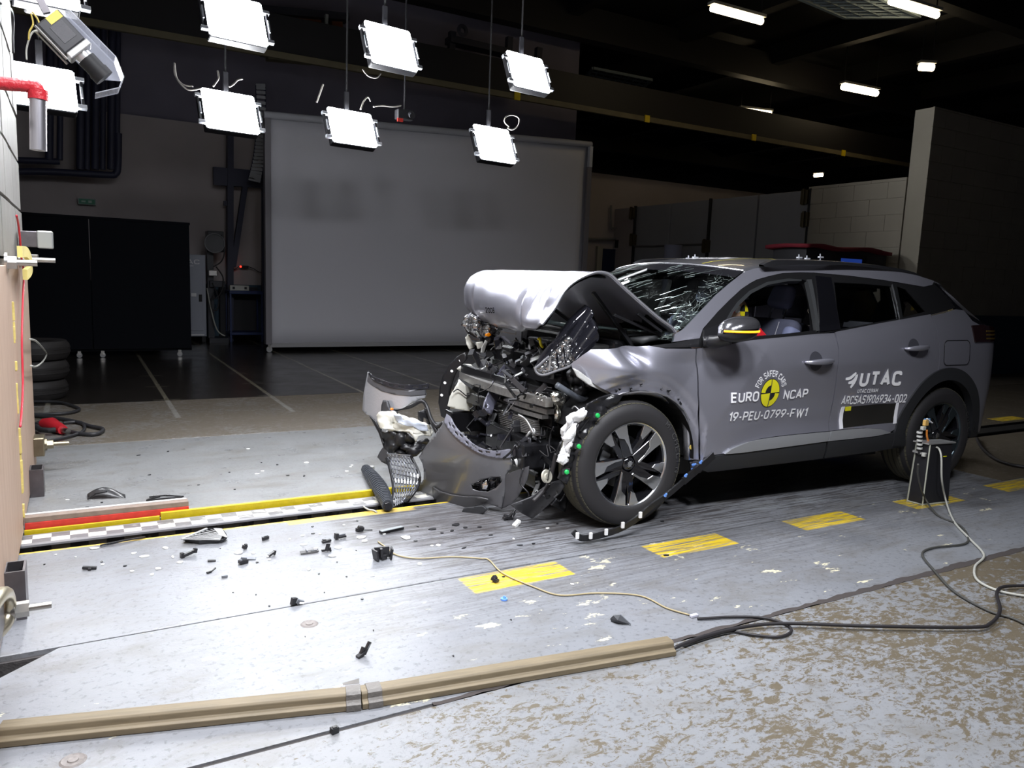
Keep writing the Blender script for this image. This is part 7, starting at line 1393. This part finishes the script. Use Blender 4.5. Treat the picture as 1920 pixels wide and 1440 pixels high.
# black box with trigger gear
A = fl(1700, 940); Bq = fl(1728.7, 947.5); Cq = fl(1778, 942.5); Dq = A + (Cq - Bq); tb = empty('trigger_box', Bq, 0, 'black upright box with pale edge strips and measuring gear on top, by the rear wheel', 'box')
hgt = .385; base = [p - Bq for p in (A, Bq, Cq, Dq)]; cen = sum(base, Vector()) / 4; topc = [cen + (p - cen) * .86 + Vector((.0, 0, hgt)) for p in base]
b = MB(); b.add(base + topc, [(3, 2, 1, 0), (4, 5, 6, 7), (0, 1, 5, 4), (1, 2, 6, 5), (2, 3, 7, 6), (3, 0, 4, 7)]); b.build('case', mat('case_black', (.012, .012, .015), .5), tb)
ED_ = mat('edge_strip', (.42, .43, .36), .4)
for i in (0, 1): b = MB(); b.bar(base[i] + Vector((0, -.003, 0)), topc[i] + Vector((0, -.003, 0)), .007, .007); b.build('edge_strip', ED_, tb)
for i, j in ((0, 1), (1, 2)): b = MB(); b.bar(base[i] + Vector((0, -.003, .006)), base[j] + Vector((0, -.003, .006)), .007, .007); b.build('edge_strip', ED_, tb)
tpc = [cen + (p - cen) * 1.02 + Vector((0, 0, hgt)) for p in base]; b = MB(); b.add(tpc + [p + Vector((0, 0, .008)) for p in tpc], [(3, 2, 1, 0), (4, 5, 6, 7), (0, 1, 5, 4), (1, 2, 6, 5), (2, 3, 7, 6), (3, 0, 4, 7)]); b.build('top_plate', mat('plate_alu', (.5, .5, .5), .35, .7), tb)
q = lambda x, y, Y=2.74: atY(x, y, Y) - Bq
b = MB(); b.bar(q(1713, 845, 2.80), q(1738, 852, 2.72), .03, .012); b.build('bracket_bar', mat('plate_alu'), tb); b = MB(); b.bar(q(1748, 840, 2.82), q(1777, 844, 2.74), .02, .010); b.build('bracket_bar', mat('plate_alu'), tb)
for k in range(5): c = q(1724, 842 - k * 7.4, 2.76); MB().tube([c, c + Vector((0, 0, .011))], .017, 14).build('disc', mat('disc_white', (.75, .75, .72), .3, .3), tb, smooth=True, angle=30)
MB().tube([q(1724, 852, 2.76), q(1726, 806, 2.76)], .011, 10).build('insulator_rod', BLKM, tb, smooth=True)
MB().box(-.015, .015, -.01, .01, -.012, .012, Matrix.Translation(q(1731, 803, 2.76))).build('terminal', mat('pale_box'), tb, bevel=.002)
MB().box(-.018, .018, -.01, .01, -.02, .016, Matrix.Translation(q(1736, 792, 2.76))).build('orange_plug', mat('plug_orange', (.65, .4, .12), .4), tb, bevel=.003); MB().box(-.026, .026, -.004, .01, -.014, .014, Matrix.Translation(q(1739, 789, 2.78))).build('blue_plug', mat('plug_blue', (.12, .3, .6), .4), tb, bevel=.003)
MB().bar(q(1738, 785, 2.75), q(1748, 793, 2.75), .008, .006).build('white_tab', WHITE, tb)
MB().tube(crv([q(1738, 806, 2.76), q(1738, 818, 2.76), q(1742, 832, 2.76), q(1745, 846, 2.75)], 5), .006, 8).build('signal_lead', mat('lead_orange', (.6, .2, .03), .4), tb, smooth='all')
for (x, y, s) in ((1732, 853, .02), (1745, 850, .018), (1757, 853, .016)): MB().box(-s / 2, s / 2, -s / 2, s / 2, 0, s * 1.2, Matrix.Translation(q(x, y + 3, 2.73))).build('terminal', mat('pale_box') if x != 1745 else BLACK, tb, bevel=.002)
MB().box(-.014, .014, -.012, .012, 0, .006, Matrix.Translation(q(1769, 856, 2.70))).build('yellow_terminal', mat('tag_yellow'), tb)
# ================================================================== DEBRIS
def shard(px, py, w_, h_, m, lab, cat='debris', group=None, seed=0, rot=None, thick=.003, tilt=0.0, bend=0.0, name='plastic_shard', long_=1.0, parts=None):
    r_ = random.Random(seed * 77 + int(px)); c = fl(px, py); d = (CM @ (c - EYE)).z; W_ = w_ * d / FPX; D_ = h_ * d / FPX * 2.4
    n = r_.randint(5, 8); poly = []
    for k in range(n):
        a = 2 * math.pi * k / n + r_.uniform(-.25, .25); r = r_.uniform(.65, 1.0); poly.append((W_ / 2 * r * math.cos(a), D_ / 2 * r * math.sin(a)))
    rz = r_.uniform(-.4, .4) if rot is None else rot
    b = MB(); b.prism(poly, 0, thick, lambda x, y, h: Vector((x, y, h + .001 + tilt * (y + D_ / 2) + bend * x * x / max(W_, .01)))); o = b.build(name, m, None, loc=(c.x, c.y, 0)); o.rotation_euler = (0, 0, rz); return tag(o, lab, cat, group)
def zone(x, y):
    if y < 900: return 'on the far plate beyond the rail' if x < 560 else 'behind the ribbed strip and mesh'
    if y < 965 and x < 600: return 'just behind the yellow lip near the red bar' if x < 400 else 'between the yellow lip and the far plate'
    if y > 1075: return 'loose in the foreground, nearest the timber' if y > 1105 or x > 700 else 'in front of the main debris field'
    if x < 220: return 'near the barrier at the left'
    if x < 430: return 'around the louvred vent'
    if x < 560: return 'beside the dark grey clip heap'
    if x < 700: return 'around the ribbed plate'
    return 'by the start of the beige wire' if x < 800 else 'in the wet patch before the bumper half'
CW = mat('chip_white', (.8, .8, .78), .4); CB_ = mat('chip_black', (.018, .018, .02), .3); CG_ = mat('chip_grey', (.16, .17, .19), .35)
whites = [(177, 1029, 20, 5), (251, 1038, 12, 4), (271, 1044, 22, 5), (310, 1028, 11, 6), (324, 1045, 5, 7), (338, 1055, 14, 6), (297, 1067, 13, 6), (285, 1078, 10, 6), (193, 1059, 9, 3), (105, 1041, 5, 2.5), (142, 1045, 4, 2), (126, 938, 8, 2), (447, 1037, 18, 9), (475, 1038, 10, 4), (311, 1029, 10, 5), (624, 1043, 18, 6), (634, 1027, 18, 9), (570, 1022, 15, 4), (592, 1029, 12, 4), (676, 1008, 24, 8), (684, 1015, 14, 5), (762, 1009, 22, 11), (567, 1005, 8, 3), (645, 985, 6, 3), (579, 1068, 8, 8), (787, 1058, 11, 5), (822, 1023, 11, 6), (248, 1072, 10, 3), (465, 842, 8, 4), (482, 889, 10, 3), (492, 884, 9, 3), (575, 868, 12, 6), (650, 884, 9, 4), (657, 876, 8, 3), (1073, 1096, 7, 4), (1027, 991, 10, 3), (963, 1011, 4, 3), (698, 1080, 12, 4), (311, 1009, 8, 2), (660, 873, 6, 3), (720, 1002, 9, 3), (810, 1024, 7, 3), (543, 1012, 6, 2), (505, 1050, 9, 3), (600, 1002, 7, 3)]
for k, (x, y, w_, h_) in enumerate(whites): shard(x, y, w_, h_, CW, 'small white plastic chip lying ' + zone(x, y), 'debris', 'white chips ' + zone(x, y), k, bend=.25 if k % 3 == 0 else 0)
blacks = [(83, 1059, 6, 3), (191, 1054, 7, 4), (234, 1062, 10, 4), (315, 847, 6, 3), (260, 854, 12, 2), (280, 891, 10, 2), (490, 868, 5, 3), (191, 943, 9, 2), (540, 892, 10, 4), (570, 893, 6, 6), (587, 1001, 11, 4), (586, 988, 9, 3), (482, 1055, 8, 5), (413, 1029, 5, 2), (400, 1014, 4, 2), (632, 1055, 5, 4), (650, 1082, 5, 3), (670, 977, 6, 4), (598, 1077, 6, 2), (668, 1033, 4, 2), (783, 988, 6, 4), (779, 1015, 10, 4), (505, 1137, 7, 4), (679, 1124, 7, 4), (1242, 978, 12, 4), (1045, 983, 8, 3), (1086, 961, 7, 3), (811, 993, 24, 7), (829, 1000, 12, 5), (855, 985, 26, 8), (872, 990, 14, 6), (1250, 1042, 17, 4), (944, 1082, 9, 3), (608, 1112, 4, 2), (437, 1112, 4, 2), (480, 1116, 4, 2), (958, 1163, 4, 3), (700, 1183, 4, 3), (850, 1231, 5, 3), (572, 1195, 3, 2), (245, 946, 7, 2), (163, 952, 9, 3), (440, 918, 8, 3), (372, 910, 7, 2), (430, 886, 6, 3), (520, 872, 7, 3), (690, 882, 8, 3), (900, 989, 14, 4), (920, 1004, 12, 3), (848, 996, 14, 4), (975, 1023, 18, 3), (1000, 1020, 14, 3), (870, 1028, 20, 3)]
for k, (x, y, w_, h_) in enumerate(blacks): shard(x, y, w_ * .8, h_ * .7, CB_, 'small black plastic fragment lying ' + zone(x, y), 'debris', 'black fragments ' + zone(x, y), k + 100, tilt=.1 if k % 2 else 0)
# larger pieces, each with its own shape
def piece(name, px, py, lab, cat='debris'): return empty(name, fl(px, py), 0, lab, cat)
def addp(o, n, mb, m, **k): return mb.build(n, m, o, **k)
# louvred fog lamp surround
o = piece('louvred_vent', 380, 1010, 'black triangular louvred vent panel lying nearest below the rail channel', 'vent'); Oq = Vector(o.location); q = lambda x, y, z: fl(x, y, z) - Oq
ol = [(340, 1011), (362, 1000), (384, 991), (400, 989.5), (416, 990), (424, 1000), (427.5, 1008), (418, 1011), (373, 1014), (355, 1013)]
b = MB(); rim = [q(x, y, .035 if i in (2, 3, 4) else .02) for i, (x, y) in enumerate(ol)]; bot = [q(347, 1015, 0), q(358, 1008, 0), q(384, 1002, 0), q(400, 1001, 0), q(414, 1002, 0), q(420, 1008, 0), q(419, 1014, 0), q(416, 1018, 0), q(374, 1021, 0), q(355, 1018, 0)]
n = len(rim); b.add(rim + bot, [(i, (i + 1) % n, n + (i + 1) % n, n + i) for i in range(n)] + [tuple(range(n, 2 * n))]); addp(o, 'shell', b, CB_, solid=.003)
b = MB(); b.add([q(400, 990, .034), q(416, 990.5, .034), q(427, 1008, .022), q(412, 1003, .026)], [(0, 1, 2, 3)]); addp(o, 'flat_end', b, mat('vent_grey', (.36, .365, .37), .4), solid=.004)
for k in range(8): f = k / 7; p0 = Vector((345 + 48 * f, 1010.5 - 18 * f, 0)); p1 = Vector((415 + 4 * f - 2 * (1 - f), 1012 - 11 * f, 0)); addp(o, 'slat', MB().bar(q(p0.x, p0.y, .026), q(p1.x, p1.y, .024), .005, .004), mat('vent_grey'))
b = MB(); b.bar(q(341, 1011, .022), q(388, 991, .034), .012, .006); addp(o, 'edge', b, mat('vent_grey'))
# curved shell with hole, far side of the rail
o = piece('curved_cover', 200, 932, 'curved black cover piece with a torn hole, behind the red and brown bar', 'debris'); Oq = Vector(o.location)
b = MB(); b.grid(lambda s, t: fl(164 + 72 * s, 936 - 5 * math.sin(math.pi * s) * t - 2 * s, .0) - Oq + Vector((0, .08 * t, .045 * math.sin(math.pi * t * .9) * math.sin(math.pi * min(1, s * .9 + .12)))), 12, 6); addp(o, 'shell', b, CB_, smooth='all', solid=.003)
b = MB(); b.bar(fl(164, 936, .01) - Oq, fl(178, 926, .03) - Oq, .01, .006); b.bar(fl(178, 926, .03) - Oq, fl(200, 922, .045) - Oq, .01, .006); addp(o, 'broken_lug', b, BLACK)
o = piece('broken_rods', 308, 933, 'thin black frame rods lying crossed behind the end of the red bar', 'debris'); Oq = Vector(o.location)
for a_, b_ in (((274, 938), (342, 932)), ((280, 932), (310, 929)), ((310, 929), (344, 931)), ((276, 937), (300, 931))): addp(o, 'rod', MB().bar(fl(*a_, .008) - Oq, fl(*b_, .014) - Oq, .007, .007), CB_)
o = piece('trim_strip', 229, 1016, 'long thin black trim splinter just below the rail channel, at left', 'debris'); Oq = Vector(o.location)
b = MB(); L = crv([fl(188, 1023, .006) - Oq, fl(210, 1018, .012) - Oq, fl(240, 1012, .012) - Oq, fl(272, 1007, .004) - Oq], 5)
for i in range(len(L) - 1): b.bar(L[i], L[i + 1], .012, .006)
addp(o, 'strip', b, CB_); addp(o, 'splinter', MB().bar(fl(190, 1025, .004) - Oq, fl(222, 1017, .008) - Oq, .005, .004), CG_)
o = piece('trim_strip', 734, 992, 'grey topped black trim piece lying between bumper half and black clip block', 'debris'); Oq = Vector(o.location)
addp(o, 'base', MB().bar(fl(713, 998, .008) - Oq, fl(755, 989, .008) - Oq, .03, .014), CB_, bevel=.003); addp(o, 'top_face', MB().bar(fl(714, 996, .019) - Oq, fl(754, 987, .019) - Oq, .022, .005), mat('trim_light', (.25, .27, .28), .3), bevel=.002)
def chunk(px, py, lab, boxes, name='plastic_bracket', m=CB_):
    o = piece(name, px, py, lab)
    for i, bx_ in enumerate(boxes):
        (cx_, cy_, cz_), (sx, sy, sz), (rx, ry, rz) = bx_[:3]; mm_ = bx_[3] if len(bx_) > 3 else m
        M_ = Matrix.Translation((cx_, cy_, cz_)) @ Matrix.Rotation(rz, 4, 'Z') @ Matrix.Rotation(ry, 4, 'Y') @ Matrix.Rotation(rx, 4, 'X')
        addp(o, 'wall' if i else 'body', MB().box(-sx / 2, sx / 2, -sy / 2, sy / 2, -sz / 2, sz / 2, M_), mm_, bevel=.0015)
    return o
chunk(717, 1048, 'black clip block with hollow front, standing at the end of the beige wire', [((0, .01, .03), (.07, .012, .05), (0, 0, -.2)), ((-.038, -.012, .028), (.008, .045, .052), (0, -.2, .2)), ((.038, -.012, .026), (.008, .045, .05), (0, .15, -.2)), ((0, -.005, .012), (.03, .03, .02), (0, 0, .3)), ((-.01, -.012, .035), (.012, .02, .04), (0, 0, 0))], 'clip_block')
chunk(555, 1133, 'black wedge with a pale side, lying on the plate joint in the foreground', [((-.008, 0, .014), (.022, .018, .028), (0, .2, .3)), ((.014, -.006, .010), (.030, .010, .018), (.3, .5, .2), CG_), ((.02, -.01, .005), (.02, .008, .008), (0, .3, .2), CW)])
chunk(680, 1230, 'two pronged black clip standing on the bright foreground floor', [((-.006, -.002, .008), (.035, .018, .010), (0, -.3, .35)), ((-.002, .002, .018), (.010, .012, .028), (0, .5, .35)), ((.016, .004, .024), (.012, .010, .045), (0, .6, .35)), ((.022, .004, .03), (.004, .008, .02), (0, .6, .35), CG_)])
chunk(330, 1349, 'tiny black and white cube resting against the timber strip', [((0, .006, .012), (.02, .016, .020), (0, .2, .7), CW), ((0, .012, .022), (.032, .010, .004), (.1, 0, .1))])
chunk(627, 1374, 'small black plastic nut lying in front of the timber strip', [((0, 0, .009), (.022, .018, .018), (0, 0, .2)), ((0, -.002, .019), (.012, .010, .004), (0, 0, .2), mat('nut_grey', (.05, .05, .05), .4))], 'plastic_nut')
chunk(168, 1068, 'black T shaped clip lying alone on the floor left of the chips', [((0, 0, .008), (.055, .014, .012), (0, .1, -.25)), ((.0, -.008, .006), (.012, .018, .010), (0, 0, 0))])
chunk(354, 1044, 'bent black hook shaped bracket just below the louvred vent', [((0, 0, .016), (.055, .014, .014), (0, -.25, .25)), ((-.028, -.002, .012), (.014, .02, .024), (0, 0, .3)), ((.028, .006, .024), (.014, .018, .02), (0, .2, .3))])
chunk(397, 1074, 'thin twisted black clip in front of the louvred vent', [((-.010, 0, .005), (.024, .010, .008), (0, 0, .6)), ((.010, .010, .010), (.024, .006, .006), (0, -.3, .7))])
chunk(456, 1057, 'crumpled dark grey clip heap among the chips', [((0, 0, .010), (.040, .022, .014), (0, .1, .3)), ((.004, .006, .022), (.026, .008, .012), (.2, .3, .2), CG_), ((-.012, -.006, .014), (.010, .012, .02), (0, .2, .3), CG_)])
chunk(459, 1030, 'small black cube fragment on top of a white chip', [((0, 0, .012), (.022, .014, .016), (.2, .3, .4)), ((.006, .004, .02), (.014, .010, .008), (.5, .3, .4))])
chunk(470, 1049, 'bluish grey flat shard beside the dark grey clip heap', [((0, 0, .006), (.045, .022, .004), (.15, .1, -.3), CG_)])
chunk(509, 1043, 'curled black clip with white crumbs beneath, right of the grey shard', [((0, 0, .012), (.034, .014, .010), (0, -.4, .3)), ((.014, .004, .014), (.010, .014, .020), (0, .3, .3)), ((-.014, -.006, .004), (.02, .008, .006), (0, 0, .3), CW)])
chunk(498, 1013, 'small dark oblong frame clip above the scattered chips', [((0, 0, .010), (.038, .006, .014), (0, 0, .4)), ((-.012, .008, .010), (.006, .012, .014), (0, 0, .4), CG_), ((.0, .012, .010), (.034, .005, .014), (0, 0, .4))])
chunk(397, 1053, 'flat dark grey chip between the hooked and twisted clips', [((0, 0, .005), (.034, .014, .008), (0, .1, -.1), mat('nut_grey'))])
chunk(421, 1083, 'square grey chip, nearest the camera of the scattered bits', [((0, 0, .006), (.024, .012, .010), (0, 0, 0), CG_)])
chunk(580, 1037, 'flat dark grey plate with thin ribs in the middle of the debris', [((0, 0, .008), (.085, .024, .004), (.15, 0, .0), mat('nut_grey')), ((-.012, 0, .014), (.006, .024, .010), (.15, 0, 0), CG_), ((.02, -.004, .012), (.03, .004, .004), (0, 0, 0), CG_)], 'ribbed_plate')
chunk(614, 1035, 'upright black triangular fragment beside the ribbed plate', [((0, 0, .022), (.020, .006, .036), (0, .25, .2)), ((-.01, .004, .010), (.034, .012, .010), (0, 0, .2)), ((.012, 0, .012), (.010, .012, .020), (0, -.2, 0))])
chunk(636, 1011, 'black open clip box, right of the upright triangular fragment', [((-.014, 0, .018), (.016, .022, .028), (0, .1, .2)), ((.014, 0, .012), (.04, .018, .010), (0, 0, .15)), ((.016, .004, .020), (.036, .004, .006), (0, 0, .15), CG_)])
chunk(612, 1017, 'low dark wedge lying left of the open clip box', [((0, 0, .007), (.045, .018, .010), (0, -.1, .1)), ((-.01, 0, .014), (.02, .012, .006), (0, .2, .1), mat('nut_grey'))])
chunk(678, 996, 'lumpy black clip with a wire tail near the start of the beige wire', [((-.006, 0, .014), (.030, .022, .024), (.2, .3, .2)), ((.03, -.004, .004), (.05, .005, .005), (0, .05, -.2)), ((-.02, .004, .010), (.016, .016, .018), (0, 0, .5))])
chunk(928, 1091, 'jagged black chunk lying on the nearest yellow mark', [((0, 0, .010), (.028, .030, .014), (.3, .3, .6)), ((.002, .006, .018), (.018, .018, .012), (.5, .1, .2))])
chunk(966, 985, 'white lump of plastic lying in front of the splash panel', [((0, -.012, .012), (.05, .022, .020), (.1, -.4, .4), CW), ((.012, -.012, .022), (.02, .016, .014), (0, .3, .2), CW)], 'white_lump')
chunk(958, 975, 'heap of torn black plastic behind the white lump', [((-.01, .012, .014), (.05, .03, .014), (.2, .3, .1)), ((.02, .02, .024), (.034, .016, .020), (.4, .2, .5)), ((-.03, .01, .010), (.03, .02, .012), (0, .3, .3)), ((.0, .004, .03), (.01, .012, .03), (.4, .5, .5))], 'plastic_heap')
o = piece('triangular_cover', 1162, 1170, 'dark grey triangular plastic cover lying alone in the right foreground', 'debris'); Oq = Vector(o.location); q = lambda x, y, z=0: fl(x, y, z) - Oq
b = MB(); b.add([q(1144, 1160, .012), q(1150, 1154, .028), q(1163, 1152.5, .032), q(1183, 1171, .004), q(1160, 1170, .0), q(1146, 1166, .0), q(1158, 1163, .02)], [(0, 1, 6), (1, 2, 6), (2, 3, 6), (3, 4, 6), (4, 5, 6), (5, 0, 6)]); addp(o, 'shell', b, mat('cover_grey', (.035, .037, .042), .4), solid=.002)
addp(o, 'rim', MB().bar(q(1163, 1152.5, .032), q(1183, 1171, .005), .004, .004), CG_)
c = fl(945, 1125); o = empty('blue_plug', c, 0, 'small bright blue plastic plug lying below the nearest yellow mark', 'debris'); addp(o, 'head', MB().tube([(0, 0, .001), (0, 0, .008)], .014, 14), mat('clip_blue'), smooth=True, angle=30); addp(o, 'pin', MB().tube([(0, 0, .008), (.003, 0, .016)], .006, 10), mat('clip_blue'), smooth=True, angle=30)
o = piece('bent_rod', 714, 958, 'short bent grey rod on the yellow line below the mesh', 'debris'); Oq = Vector(o.location); b = MB(); b.tube(crv([fl(682, 950, .01) - Oq, fl(690, 955, .012) - Oq, fl(700, 957, .006) - Oq, fl(706, 960, .006) - Oq], 4), .005, 8); addp(o, 'rod', b, mat('tab_grey'), smooth=True)
